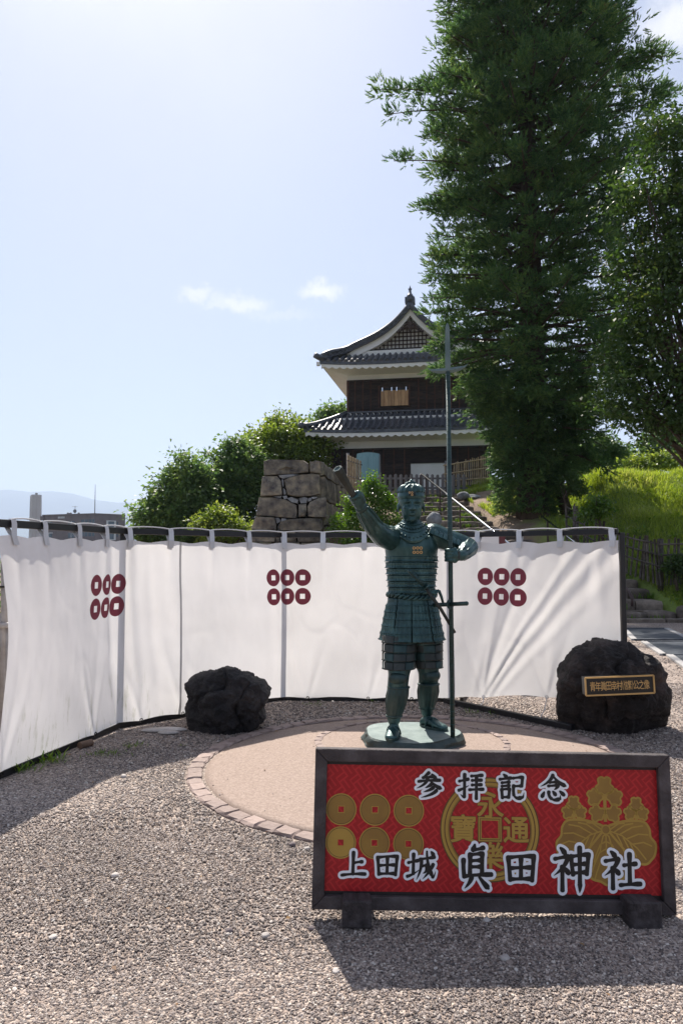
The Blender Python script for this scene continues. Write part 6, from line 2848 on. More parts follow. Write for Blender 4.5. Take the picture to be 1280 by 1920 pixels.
# blue shed with arched roof
M['blue_paint'] = surf('faded_blue_sheet_steel', (.20, .37, .42), (.27, .46, .51), 3, .5, .1, stretch=(6, 6, .4))
M['grey_trim'] = surf('grey_trim', (.16, .17, .18), (.22, .23, .24), 6, .6)
sh = thing('storage_shed', 'pale blue arched metal storage shed beside the turret\'s left corner', 'shed')
a, b = at(669, 905, 33.2), at(711, 905, 33.2)
zt_ = at(690, 848, 33.2).z
zs_ = at(669, 853, 33.2).z
w = b.x - a.x
mb = MB()
ring = [(a.x, a.z), (b.x, a.z)] + [(lerp(b.x, a.x, t), zs_ + (zt_ - zs_) * math.sin(PI * (.12 + .76 * t)) ** .8) for t in np.linspace(0, 1, 9)]
mb.loft([[Vector((x, 33.2, z)) for x, z in ring], [Vector((x, 34.6, z)) for x, z in ring]])
mb.build('shell', M['blue_paint'], sh)
for s in (0, 1):
    x0 = a.x + .03 + s * (w / 2 - .01)
    MB().box((x0 + w / 4 - .025, 33.185, (a.z + zs_) / 2 - .02), (w / 2 - .06, .03, zs_ - a.z - .12)).build('door_leaf', M['blue_paint'], sh, bevel=.006)
MB().box((b.x + .02, 33.15, (a.z + zs_) / 2), (.05, .12, zs_ - a.z)).build('corner_trim', M['grey_trim'], sh)
MB().box(((a.x + b.x) / 2, 33.5, a.z - .22), (w + .1, .9, .42)).build('plinth', M['grey_trim'], sh)

# lattice bamboo fence along the grass bank, lower right
lf = thing('lattice_fence', 'dark weathered bamboo lattice fence along the foot of the grass bank', 'fence')
track = [(1062, 1000, 944, 22.8), (1100, 1022, 962, 21.6), (1142, 1046, 992, 20.6), (1190, 1064, 1004, 19.9), (1237, 1080, 1013, 19.3), (1290, 1076, 1012, 19.3), (1360, 1074, 1010, 19.3)]
tp = [t[0] for t in track]


def ft(px):
    return interp(px, tp, [t[1] for t in track]), interp(px, tp, [t[2] for t in track]), interp(px, tp, [t[3] for t in track])


px = 1062
k = 0
rr = random.Random(3)
while px < 1360:
    lo, hi, Y = ft(px)
    low, top = at(px, lo, Y), at(px + rr.uniform(-5, 7), hi + rr.uniform(-5, 5), Y)
    me = cane_mesh((top - low).length + .25, rr.choice((.026, .031, .036)), 3, k)
    me.materials.append(M['old_bamboo'])
    o_ = link('cane', me, lf, low - Vector((0, 0, .25)))
    o_.rotation_euler = (top - low).to_track_quat('Z', 'Y').to_euler()
    px += rr.choice((6, 7.5, 9, 10.5))
    k += 1
for fr_ in (.12, .42, .74):
    pts = []
    for px in tp:
        lo, hi, Y = ft(px)
        p = at(px, lerp(hi, lo, fr_), Y - .05)
        pts.append(p)
    MB().tube(pts, .024, 7).build('rail', M['old_bamboo'], lf, smooth=True)
for px in (1078, 1237):
    lo, hi, Y = ft(px)
    p, q = at(px, lo + 6, Y + .06), at(px, hi - 3, Y + .06)
    MB().tube([p - Vector((0, 0, .3)), q], .075, 10).build('post', M['old_bamboo'], lf, smooth=True)

# bamboo poles leaning by the left end of the curtain
bp2 = thing('bamboo_railing', 'weathered bamboo poles lashed together at the left curtain edge', 'railing')
M['grey_bamboo'] = surf('grey_bamboo', (.28, .25, .23), (.46, .42, .39), 8, .6, .15)
for (x0, y0, x1, y1, r_) in ((9, 1010, 9, 1260, .030), (2, 1150, 16, 1330, .028), (14, 1170, 20, 1345, .022), (-8, 1240, 3, 1400, .020), (-14, 1000, -14, 1300, .032)):
    Yb = 6.1
    MB().tube([at(x0, y0, Yb), at(x0 * .5 + x1 * .5, (y0 + y1) / 2, Yb), Vector((at(x1, y1, Yb).x, Yb, .0))], r_, 8).build('pole', M['grey_bamboo'], bp2, smooth=True)
MB().tube([at(-60, 1176, 6.06), at(42, 1171, 6.06)], .024, 8).build('rail', M['grey_bamboo'], bp2, smooth=True)
MB().torus(at(8, 1100, 6.1), .034, .008, (0, 0, 1), 14, 6).build('lashing', M['cord'], bp2)

# drain gratings on the path
M['galv'] = surf('galvanised_grating', (.035, .042, .055), (.08, .09, .105), 10, .5, metal=.2)
M['concrete'] = surf('pale_concrete', (.30, .29, .28), (.40, .385, .37), 10, .85, .3)


def grating(corners, nbar, label):
    P_ = [on_ground(px, py, .012) for px, py in corners]      # far-left, far-right, near-right, near-left
    g = thing('drain_grating', label, 'grating', group='drain gratings on the path')
    link('pit', mesh('pit', [p - Vector((0, 0, .009)) for p in P_], [(0, 3, 2, 1)], M['wall_core']), g)
    for i in range(4):
        MB().bar(P_[i] + Vector((0, 0, .006)), P_[(i + 1) % 4] + Vector((0, 0, .006)), .10 if i in (1, 3) else .06, .03).build('rim', M['concrete'] if i in (1, 3) else M['galv'], g)
    for k in range(nbar):
        t = (k + 1) / (nbar + 1)
        MB().bar(P_[0].lerp(P_[1], t), P_[3].lerp(P_[2], t), .028, .02).build('grate_bar', M['galv'], g)


grating([(1168, 1179), (1248, 1179), (1294, 1200), (1188, 1200)], 26, 'galvanised drain grating nearest the bottom step')
grating([(1206, 1204), (1330, 1203), (1400, 1227), (1242, 1228)], 34, 'dark drain grating in shade right of the inscribed boulder')
grating([(1254, 1229), (1420, 1228), (1500, 1262), (1300, 1262)], 34, 'dark drain grating cut by the right picture edge')
# ================================================================== TREES AND PLANTS
M['cedar'] = leaf_mat('cedar_foliage', [(0, (.022, .052, .026)), (.3, (.046, .10, .040)), (.55, (.080, .155, .052)), (.8, (.14, .215, .066)), (.96, (.20, .235, .08)), (1, (.16, .09, .05))], .45, .55)
M['leaf_right'] = leaf_mat('right_tree_leaf', [(0, (.022, .047, .015)), (.5, (.042, .084, .022)), (.85, (.078, .125, .03)), (1, (.22, .23, .06))], .38)
M['leaf_left'] = leaf_mat('left_tree_leaf', [(0, (.045, .095, .034)), (.5, (.10, .17, .055)), (.85, (.165, .235, .07)), (1, (.24, .29, .10))], .45)
M['leaf_light'] = leaf_mat('light_tree_leaf', [(0, (.07, .12, .025)), (.5, (.145, .21, .042)), (1, (.26, .30, .08))], .42)
M['leaf_shrub'] = leaf_mat('shrub_leaf', [(0, (.03, .075, .012)), (.5, (.07, .15, .022)), (.9, (.13, .22, .035)), (1, (.22, .28, .08))], .40, .3, .6)
M['leaf_far'] = leaf_mat('far_tree_leaf', [(0, (.045, .09, .03)), (.6, (.09, .16, .05)), (1, (.16, .21, .07))], .35)
M['grass'] = leaf_mat('grass_blade', [(0, (.085, .135, .024)), (.35, (.165, .235, .042)), (.7, (.26, .335, .065)), (1, (.44, .42, .18))], .48, .5, .35, .55)
M['weed'] = leaf_mat('weed_leaf', [(0, (.05, .11, .012)), (.6, (.10, .19, .025)), (1, (.18, .25, .05))], .42, .5)


def unit(v):
    return v / np.maximum(np.linalg.norm(v, axis=-1, keepdims=True), 1e-9)


def leaf_quads(C, D, Nn, ln, wd):
    """pointed leaves: centre base C, direction D, rough normal Nn"""
    D = unit(D)
    S_ = unit(np.cross(D, Nn))
    U = np.cross(S_, D)
    a = C
    b = C + D * (ln * .5)[:, None] + S_ * (wd * .5)[:, None] + U * (ln * .06)[:, None]
    c = C + D * ln[:, None] - U * (ln * .08)[:, None]
    d = C + D * (ln * .5)[:, None] - S_ * (wd * .5)[:, None] + U * (ln * .06)[:, None]
    return np.stack([a, b, c, d], 1).reshape(-1, 3)


def trunk_mesh(parent, segs, name='trunk', mat=None):
    mb = MB()
    for pts, rad in segs:
        mb.tube(pts, rad, 9)
    return mb.build(name, mat or M['bark'], parent, smooth=True)


def broadleaf(name, label, base, crowns, n_leaf, ln, mat, trunk_r, group=None, clump=.55, up=.35, seed=1, limbs=7):
    """crowns: list of (centre, (rx, ry, rz)) lobes, relative to nothing (world)"""
    g = np.random.default_rng(seed)
    t = thing(name, label, 'tree', base, group=group)
    B = np.array(base)
    vols = np.array([c[1][0] * c[1][1] * c[1][2] for c in crowns]) ** .67
    vols /= vols.sum()
    allC, allD, allN = [], [], []
    tips = []
    for (c, r), v in zip(crowns, vols):
        nl = int(n_leaf * v)
        nc = max(10, int(nl / 46))
        d = unit(g.normal(size=(nc, 3)))
        rad = g.uniform(.42, 1.02, nc) ** .6
        rad *= 1 + .22 * np.sin(d[:, 0] * 5 + c[0]) * np.sin(d[:, 2] * 4 + c[1]) + .10 * g.normal(size=nc)
        cc = np.array(c) + d * np.array(r) * rad[:, None]
        tips += [tuple(x) for x in cc[:: max(1, nc // 14)]]
        per = 46
        idx = np.repeat(np.arange(nc), per)
        cl = clump * g.uniform(.55, 1.25, nc)
        off = g.normal(size=(nc * per, 3)) * (cl[idx] * .42)[:, None] * np.array([1, 1, .62])
        P_ = cc[idx] + off
        D = unit(off + g.normal(size=off.shape) * .25 + np.array([0, 0, -.05]))
        Nn = unit(g.normal(size=off.shape) * .55 + np.array([0, 0, up + .5]))
        allC.append(P_)
        allD.append(D)
        allN.append(Nn)
    C, D, Nn = map(np.concatenate, (allC, allD, allN))
    n = len(C)
    l_ = ln * g.uniform(.6, 1.25, n)
    V = leaf_quads(C - B, D, Nn, l_, l_ * .62)
    o_ = link('crown', fast_mesh('crown', V, 4, mat), t)
    # trunk and limbs
    segs = []
    cen = np.average(np.array([c[0] for c in crowns]), axis=0, weights=vols)
    top = cen - B
    b0 = Vector((0, 0, 0))
    mid = Vector(top) * .45 + Vector((g.normal() * .2, g.normal() * .2, 0))
    segs.append(([b0 - Vector((0, 0, .3)), b0.lerp(mid, .5), mid, Vector(top)], [trunk_r * 1.25, trunk_r, trunk_r * .8, trunk_r * .4]))
    g2 = random.Random(seed)
    for k in range(min(len(tips), limbs * max(1, len(crowns)))):
        tip = Vector(tips[g2.randrange(len(tips))]) - Vector(base)
        st = b0.lerp(mid, g2.uniform(.6, 1.0)) if g2.random() < .5 else mid.lerp(Vector(top), g2.uniform(0, .8))
        m2 = st.lerp(tip, .5) + Vector((g2.uniform(-.3, .3), g2.uniform(-.3, .3), g2.uniform(0, .4)))
        segs.append(([st, m2, tip], [trunk_r * .38, trunk_r * .2, trunk_r * .05]))
    trunk_mesh(t, segs)
    return t


def lobe(px, py, Y, rpx, rpy, dy=None):
    p = at(px, py, Y)
    k = Y / FPX
    return (tuple(p), (rpx * k, dy or (rpx * k * .85), rpy * k))


GL = 'broadleaf trees left of the stone wall'
broadleaf('broadleaf_tree', 'dark round-topped tree furthest left, over the curtain\'s left half', (-7.9, 33, 0), [lobe(318, 968, 33, 52, 75), lobe(352, 905, 33, 44, 52), lobe(368, 985, 32.5, 55, 60), lobe(290, 990, 33, 34, 50)], 22000, .20, M['leaf_left'], .22, GL, .62, seed=3)
broadleaf('broadleaf_tree', 'middle tree of the left clump, slightly taller and darker', (-5.2, 35, 0), [lobe(432, 895, 35, 52, 62), lobe(415, 950, 34.6, 48, 60), lobe(470, 960, 35, 45, 60), lobe(455, 868, 35.2, 34, 38)], 22000, .20, M['leaf_left'], .24, GL, .62, seed=4)
broadleaf('broadleaf_tree', 'tall yellow-green tree between the left clump and the turret', (-2.6, 38, 0), [lobe(540, 850, 38, 70, 56), lobe(500, 880, 37.5, 52, 70), lobe(585, 855, 38, 46, 46), lobe(525, 812, 38.5, 40, 34), lobe(560, 930, 38, 60, 60), lobe(470, 850, 38, 30, 40)], 30000, .20, M['leaf_light'], .26, GL, .62, seed=5)
broadleaf('broadleaf_tree', 'small pale green tree low in front of the left clump', (-4.9, 29.5, 0), [lobe(402, 985, 29.5, 36, 26), lobe(415, 968, 29.5, 22, 18), lobe(425, 1000, 29.5, 50, 26), lobe(520, 1005, 29.0, 30, 24)], 9000, .16, M['leaf_light'], .12, GL, .45, seed=6)
broadleaf('broadleaf_tree', 'tree behind the turret\'s left roof corner with its top showing', (-1.0, 50, 3), [lobe(626, 792, 50, 34, 34), lobe(600, 815, 50, 30, 34), lobe(634, 770, 50, 18, 14)], 5000, .26, M['leaf_left'], .2, None, .6, seed=7)

# right-hand tree whose crown enters from the picture edge
broadleaf('edge_tree', 'leafy olive-green tree reaching in from the right picture edge', (8.6, 15.4, 0), [lobe(1310, 420, 15, 120, 150, 1.5), lobe(1230, 430, 15, 68, 95, 1.1), lobe(1255, 320, 15, 72, 75, 1.0), lobe(1285, 600, 15, 115, 130, 1.5), lobe(1220, 585, 14.8, 50, 80, .9),
          lobe(1330, 280, 15, 110, 110, 1.3), lobe(1280, 740, 15, 100, 80, 1.2), lobe(1172, 372, 15, 36, 42, .6), lobe(1420, 480, 15.4, 160, 260, 1.8), lobe(1250, 250, 15, 50, 32, .6), lobe(1180, 640, 15.2, 50, 60, .8), lobe(1205, 725, 15.2, 70, 56, 1.0), lobe(1150, 745, 15.4, 40, 36, .7), lobe(1250, 790, 15.2, 80, 36, .9), lobe(1178, 500, 15.3, 32, 54, .7)], 42000, .105, M['leaf_right'], .16, None, .42, seed=8, limbs=5)

# trees far behind the grass bank
GF = 'trees beyond the grass bank'
broadleaf('distant_tree', 'far tree behind the bank just right of the cedar trunk', tuple(at(1095, 905, 60)), [lobe(1105, 862, 60, 46, 34), lobe(1140, 850, 60, 40, 30), lobe(1075, 875, 60, 26, 22)], 7000, .34, M['leaf_far'], .2, GF, .8, seed=9)
broadleaf('distant_tree', 'pale flat bush on top of the bank right of centre', tuple(at(1205, 895, 45)), [lobe(1200, 872, 45, 44, 14), lobe(1240, 868, 45, 36, 16)], 4500, .24, M['leaf_light'], .1, GF, .5, seed=10)
broadleaf('distant_tree', 'far tree above the bank at the right picture edge', tuple(at(1270, 905, 58)), [lobe(1265, 838, 58, 60, 40), lobe(1225, 850, 58, 34, 28), lobe(1320, 830, 58, 60, 50)], 8000, .32, M['leaf_far'], .22, GF, .8, seed=11)

# shrub behind the statue
def shrub(name, label, base, lobes, n, ln, mat, seed, cat='shrub'):
    o_ = broadleaf(name, label, base, lobes, n, ln, mat, .035, None, .28, .3, seed, 5)
    o_['category'] = cat
    for c in o_.children:
        if c.name.startswith('crown'):
            c.name = 'foliage'
        else:
            c.name = 'stem'
    return o_


shrub('shrub', 'bright green glossy shrub between the raised arm and the head', tuple(at(690, 1030, 23.4)), [lobe(690, 962, 23.4, 46, 50), lobe(650, 985, 23.2, 34, 36), lobe(722, 970, 23.6, 34, 44), lobe(697, 922, 23.4, 22, 28), lobe(668, 950, 23.4, 26, 26), (tuple(at(696, 903, 23.4)), (.12, .12, .28)), lobe(700, 1010, 23.3, 60, 30)], 15000, .085, M['leaf_shrub'], 12)
shrub('shrub', 'small leafy shrub growing through the bamboo lattice under the cedar', tuple(at(1128, 990, 20.9)), [lobe(1122, 948, 20.9, 16, 16), lobe(1108, 962, 20.9, 13, 14)], 1500, .10, M['leaf_shrub'], 13)
shrub('shrub', 'dark bush at the foot of the lattice fence by the right edge', tuple(at(1268, 1085, 18.9)), [lobe(1265, 1062, 18.9, 16, 16), lobe(1282, 1058, 18.9, 18, 18)], 1600, .09, M['leaf_right'], 14)
shrub('shrub', 'dark foliage at the foot of the cedar left of the lattice fence', tuple(at(1062, 955, 25.0)), [lobe(1062, 905, 25, 22, 22), lobe(1085, 915, 25, 14, 14)], 2200, .10, M['leaf_far'], 15)


# ---- the great cedar
def cedar():
    g = np.random.default_rng(21)
    base = at(1000, 992, 25.6)
    base.z = height(base.x, base.y) - .1
    t = thing('cedar_tree', 'huge dark green cedar towering right of the turret', 'tree', base)
    k = 25.6 / FPX
    H = 25.0
    zs_ = [.0, .8, 2.4, 4.0, 4.9, 6.4, 9.3, 12.6, 14.7, 17.5, 19.5, 22, H]
    rl = [1.35, 1.45, 1.55, 2.3, 3.0, 3.7, 3.9, 3.9, 3.9, 3.3, 3.0, 2.2, .3]      # reach to the left
    rr_ = [.85, .95, 1.6, 3.6, 4.2, 4.4, 4.3, 4.5, 4.7, 3.8, 3.3, 2.3, .3]        # reach to the right
    pos, dirs, siz = [], [], []
    limbs = []
    lean = lambda z: -.004 * z * z * 0 + .0 * z

    def add_branch(z, az, Lb, droop, n_s, spread, tip_up=.35):
        st = Vector((0, 0, z))
        dv = Vector((math.cos(az), math.sin(az), 0))
        pts = []
        for i in range(6):
            q = i / 5
            pts.append(st + dv * (Lb * q) + Vector((0, 0, Lb * (.10 * q - droop * q * q + tip_up * .25 * q ** 4))))
        limbs.append((pts, [.085 * (1 - z / H * .5) + .02, .07, .05, .035, .022, .01]))
        tufts(pts, n_s, spread, z, dv)

    def tufts(pts, n_s, spread, z, dv, inner=.28):
        # rounded tufts of foliage along the outer part of a bough
        nt_ = max(3, int(n_s / 17))
        for _ in range(nt_):
            q = inner + (1 - inner) * g.random() ** .7
            i = min(int(q * 5), 4)
            p = pts[i].lerp(pts[i + 1], q * 5 - i)
            side = Vector((-dv.y, dv.x, 0))
            c = p + side * (np.clip(g.normal(), -1.5, 1.5) * spread * 1.5 * (1.15 - .6 * q)) + Vector((0, 0, np.clip(g.normal(), -1.5, 1.5) * spread * .55))
            r_ = g.uniform(.26, .50)
            for _ in range(20):
                e_ = Vector(g.normal(size=3)).normalized()
                e_.z = abs(e_.z) * .9 - .15 if g.random() < .7 else e_.z
                o_ = e_ * (r_ * g.uniform(.25, 1.0))
                pos.append(c + Vector((o_.x, o_.y, o_.z * .8)))
                d = e_ * .8 + dv * .4 + Vector((0, 0, .25))
                if z < 6:
                    d.z -= .6
                dirs.append(d)
                siz.append(g.uniform(.13, .26))
    nb = 400
    for i in range(nb):
        z = 1.6 + (H - 2.0) * ((i + .5) / nb) ** .92
        az = i * 2.39996 + g.normal() * .2
        cx = math.cos(az)
        reach = float(np.interp(z, zs_, rr_ if cx > 0 else rl))
        reach2 = lerp(float(np.interp(z, zs_, rl)) * .5 + .5 * float(np.interp(z, zs_, rr_)), reach, abs(cx))
        Lb = reach2 * g.uniform(.72, 1.02)
        add_branch(z, az, Lb, .10 + .1 * g.random() + (.14 if z < 6 else 0), int(40 + 46 * Lb), .24 + .05 * Lb)
    # individual branches that break the outline
    for (px, py, side, n_s) in ((706, 168, -1, 130), (722, 215, -1, 60), (738, 302, -1, 90), (820, 60, -1, 60), (795, 150, -1, 60), (1262, 105, 1, 130), (1275, 175, 1, 110), (1235, 130, 1, 90), (1180, 40, 1, 70), (783, 395, -1, 60), (792, 480, -1, 60),
                                (795, 590, -1, 60), (810, 645, -1, 80), (805, 690, -1, 60), (845, 735, -1, 60), (1160, 840, 1, 110), (1100, 850, 1, 90), (1180, 780, 1, 110), (1240, 790, 1, 90), (1120, 800, 1, 80), (1070, 860, 1, 60), (1160, 880, 1, 50), (1100, 888, 1, 36)):
        tip = at(px, py, 25.3 + g.normal() * .6) - base
        z0 = max(1.5, tip.z + .6 if tip.z < 6.5 else tip.z - .5)
        st = Vector((0, 0, z0))
        pts = [st.lerp(tip, q) + Vector((0, 0, .35 * math.sin(PI * q) - (.25 * q if tip.z < 6.5 else 0))) for q in np.linspace(0, 1, 6)]
        limbs.append((pts, [.09, .07, .05, .035, .02, .01]))
        L0 = (tip - st).length
        dv_ = Vector((tip.x, tip.y, 0)).normalized()
        tufts(pts, int(n_s * 2.0), .16, 3 if tip.z < 6.5 else 10, dv_, .5)
    # creeper-clad lower trunk
    for _ in range(5200):
        z = g.uniform(.1, 5.0)
        a = g.uniform(0, 2 * PI)
        cx = math.cos(a)
        rad = float(np.interp(z, zs_, rr_ if cx > 0 else rl)) * g.uniform(.45, .95) * (1.0 if cx < 0 else .9)
        rad = min(rad, 1.75)
        p = Vector((math.cos(a) * rad, math.sin(a) * rad * .9, z))
        pos.append(p)
        dirs.append(Vector((math.cos(a) * .6 + g.normal() * .3, math.sin(a) * .6 + g.normal() * .3, g.normal() * .3 - .1)))
        siz.append(g.uniform(.14, .30))
    P_ = np.array([tuple(p) for p in pos])
    D = unit(np.array([tuple(p) for p in dirs]))
    S0 = np.array(siz)
    # each spray: a plume of short pointed leaflets along a bent axis
    nl = 12
    n = len(P_)
    up = np.array([0, 0, 1.0])
    A = unit(np.cross(D, up + .01 * g.normal(size=D.shape)))
    B_ = np.cross(D, A)
    vs = []
    for k in range(nl):
        u = k / (nl - 1)
        ang = k * 2.39996 + g.uniform(0, 6.28, n)
        rad = A * np.cos(ang)[:, None] + B_ * np.sin(ang)[:, None]
        spread = .62 * (1 - .55 * u)
        start = P_ + D * (S0 * (.9 * u - .2))[:, None]
        dd = unit(D * 1.0 + rad * (spread + .25 * g.random(n))[:, None])
        ln = S0 * (.62 - .18 * u) * g.uniform(.7, 1.2, n)
        wd = ln * .16
        sd = unit(np.cross(dd, rad + .3 * g.normal(size=rad.shape)))
        a = start - sd * wd[:, None]
        b = start + sd * wd[:, None]
        c = start + dd * ln[:, None]
        vs.append(np.stack([a, b, c], 1))
    V = np.stack(vs, 1).reshape(-1, 3)
    link('crown', fast_mesh('crown', V, 3, M['cedar']), t)
    segs = [([Vector((0, 0, -.4)), Vector((0, 0, 1.5)), Vector((.05, 0, 6)), Vector((0, 0, 14)), Vector((0, 0, H - .6))], [.62, .50, .42, .28, .04])]
    # a leaning lower bough on the right as in a forked root
    segs.append(([Vector((1.35, .1, -.6)), Vector((.95, .1, .9)), Vector((.35, .05, 2.2)), Vector((.1, 0, 3.2))], [.24, .19, .17, .12]))
    segs += limbs
    trunk_mesh(t, segs)
    return len(V) // 3


cedar()


# ---- grass
def grass(name, label, pts, hmin, hmax, wd, mat, bend=.35, seed=2):
    g = np.random.default_rng(seed)
    P_ = np.asarray(pts)
    n = len(P_)
    a = g.uniform(0, 2 * PI, n)
    d = np.c_[np.cos(a), np.sin(a), np.zeros(n)]
    s = np.c_[-np.sin(a), np.cos(a), np.zeros(n)]
    h = g.uniform(hmin, hmax, n)
    w = wd * g.uniform(.6, 1.3, n)
    b = g.uniform(.05, bend, n)
    z = np.array([0, 0, 1.0])
    p0 = P_ - s * w[:, None]
    p1 = P_ + s * w[:, None]
    m_ = P_ + z * (h * .6)[:, None] + d * (h * b * .5)[:, None]
    p2 = m_ + s * (w * .7)[:, None]
    p3 = m_ - s * (w * .7)[:, None]
    tip = P_ + z * (h * (1 - b * .3))[:, None] + d * (h * b * 1.5)[:, None]
    q = np.stack([p0, p1, p2, p3], 1)
    t3 = np.stack([p3, p2, tip, tip * 0 + tip], 1)
    t3[:, 3] = (p3 + tip) / 2
    V = np.stack([q, t3], 1).reshape(-1, 3)
    o_ = link(name, fast_mesh(name, V, 4, mat))
    tag(o_, label, kind='stuff')


gpts = []
g = np.random.default_rng(31)
for _ in range(130000):
    x, y = g.uniform(6.6, 15.5), g.uniform(17.9, 28.5)
    if x < stair_right((y - 17.7) / .75) + .25:
        continue
    d = fbm((x * .35, y * .35, 4), 3)
    if x < 7.9 + 1.2 * d and g.random() < .75:
        continue
    if g.random() < .30 + .3 * d:
        continue
    gpts.append((x, y, height(x, y) - .02))
gpts = np.array(gpts)
tall = np.array([fbm((p[0] * .9, p[1] * .9, 12), 3) for p in gpts]) + .35 * g.normal(size=len(gpts))
big = tall > .05
huge = tall > .55
grass('bank_grass', 'long sunlit green grass covering the right bank', gpts[big & ~huge], .12, .28, .012, M['grass'], .7, 41)
grass('bank_tall_grass', 'tallest ragged tufts standing out of the bank grass', gpts[huge], .22, .46, .011, M['grass'], .8, 45)
# broad-leaved weeds in clumps on the bank
wc = gpts[g.integers(0, len(gpts), 110)]
idx = np.repeat(np.arange(len(wc)), 42)
C_ = wc[idx] + g.normal(size=(len(idx), 3)) * np.array([.16, .16, .05]) + np.array([0, 0, .12])
D_ = g.normal(size=C_.shape) * np.array([1, 1, .4]) + np.array([0, 0, .2])
l_ = g.uniform(.05, .13, len(idx))
o_ = link('bank_weeds', fast_mesh('bank_weeds', leaf_quads(C_, D_, unit(g.normal(size=C_.shape) * .4 + np.array([0, 0, 1.0])), l_, l_ * .55), 4, M['weed']))
tag(o_, 'broad-leaved weeds in clumps among the bank grass', kind='stuff')
grass('bank_turf', 'short green grass between the longer blades on the bank', gpts[~big], .05, .13, .011, M['grass'], .5, 42)
gp2 = []
for _ in range(26000):
    x, y = g.uniform(4.4, 9.0), g.uniform(26.5, 33.5)
    if x < stair_right(min(17, (y - 17.7) / .75)) + .15 or height(x, y) < 1:
        continue
    d = fbm((x * .6, y * .6, 9), 3)
    if d < -.05 and y < 30.2:
        continue
    gp2.append((x, y, height(x, y) - .02))
grass('slope_grass', 'patchy grass beside the upper steps', np.array(gp2), .07, .22, .012, M['grass'], .45, 43)
# weeds between the steps
gp3 = []
for i in range(N_STEP):
    for _ in range(5 if i < 4 else 7):
        x0, y0, z0 = g.uniform(stair_left(i) + .2, stair_right(i) - .1), step_y(i) - g.uniform(.0, .1), step_z(i) - .23
        for _ in range(26):
            gp3.append((x0 + g.normal() * .13, y0 + g.normal() * .05, z0))
grass('step_weeds', 'tufts of weed growing from the joints of the steps', np.array(gp3), .06, .2, .011, M['weed'], .5, 44)


def tuft(px, py, n, spread, h, label, name='grass_tuft'):
    p = on_ground(px, py)
    P_ = np.array([(g.normal() * spread, g.normal() * spread * .7, 0) for _ in range(n)])
    gg = np.random.default_rng(int(px))
    a = gg.uniform(0, 2 * PI, n)
    d = np.c_[np.cos(a), np.sin(a), np.zeros(n)]
    ln = h * gg.uniform(.5, 1.2, n)
    el = gg.uniform(.35, 1.2, n)
    D = d * np.cos(el)[:, None] + np.array([0, 0, 1.0]) * np.sin(el)[:, None]
    Nn = unit(np.array([0, 0, 1.0]) - d * .3)
    V = leaf_quads(P_, D, np.tile(Nn, (1, 1)) if Nn.shape == D.shape else Nn, ln, ln * .14)
    t = thing(name, label, 'weed', (p.x, p.y, .003), group='weeds along the curtain')
    link('blades', fast_mesh('blades', V, 4, M['weed']), t)


tuft(40, 1447, 60, .05, .09, 'leafy weeds under the left curtain\'s bottom corner')
tuft(95, 1430, 70, .06, .10, 'larger weeds along the bottom rail of the left curtain')
tuft(63, 1410, 14, .015, .12, 'tall thin weed standing before the left curtain\'s hem')
tuft(200, 1416, 80, .07, .045, 'low grass patch on shaded gravel before the left curtain')
tuft(250, 1402, 30, .04, .06, 'small grass tuft right of the low shaded patch')
tuft(340, 1400, 14, .02, .035, 'tiny weed on gravel near the left lava boulder')
tuft(700, 1316, 26, .05, .06, 'weed under the curtain just left of the statue\'s legs')
tuft(590, 1322, 24, .07, .05, 'sparse weed by the curtain foot right of the left boulder')
tuft(885, 1338, 26, .05, .06, 'weed tuft on gravel beside the spear\'s foot')
tuft(930, 1340, 22, .04, .06, 'weed tuft by the bottom rail right of the spear')
tuft(1160, 1372, 10, .02, .04, 'dry weed at the foot of the inscribed boulder')
tuft(12, 1420, 50, .06, .12, 'green weeds at the extreme left behind the curtain rail')
# plants behind the left curtain edge
shrub('shrub', 'green plants showing between bamboo poles at the left picture edge', (-3.5, 7.4, 0), [((-3.55, 7.6, .5), (.5, .4, .5)), ((-3.3, 7.3, .25), (.4, .4, .3)), ((-3.9, 7.8, .9), (.5, .4, .6))], 2600, .07, M['leaf_shrub'], 16)

# bits lying on the gravel
M['litter'] = surf('brown_clay_pipe', (.12, .07, .045), (.2, .13, .09), 12, .8)
p, q = on_ground(150, 1398, .03), on_ground(172, 1392, .03)
o_ = MB().tube([p, q], .028, 12).build('clay_pipe', M['litter'], auto=.7)
tag(o_, 'short brown clay pipe lying under the left curtain', 'pipe')
for k, (px, py, w, lab) in enumerate(((318, 1371, .16, 'flat grey slab on gravel left of the lava boulder'), (290, 1373, .12, 'thin flat stone beside the grey slab by the lava boulder'), (315, 1377, .09, 'small flat stone below the grey slab by the lava boulder'))):
    p = on_ground(px, py)
    mb = MB().ball((0, 0, 0), 1, 12, 8)
    for r_ in mb.v:
        r_ *= 1 + .2 * fbm(r_ + Vector((k * 3, 0, 0)), 2, 1.4)
        r_.x *= w
        r_.y *= .05
        r_.z *= .018
    o_ = mb.build('flat_stone', M['stone_pale'], auto=.8)
    o_.location = (p.x, p.y, .018)
    tag(o_, lab, 'stone')

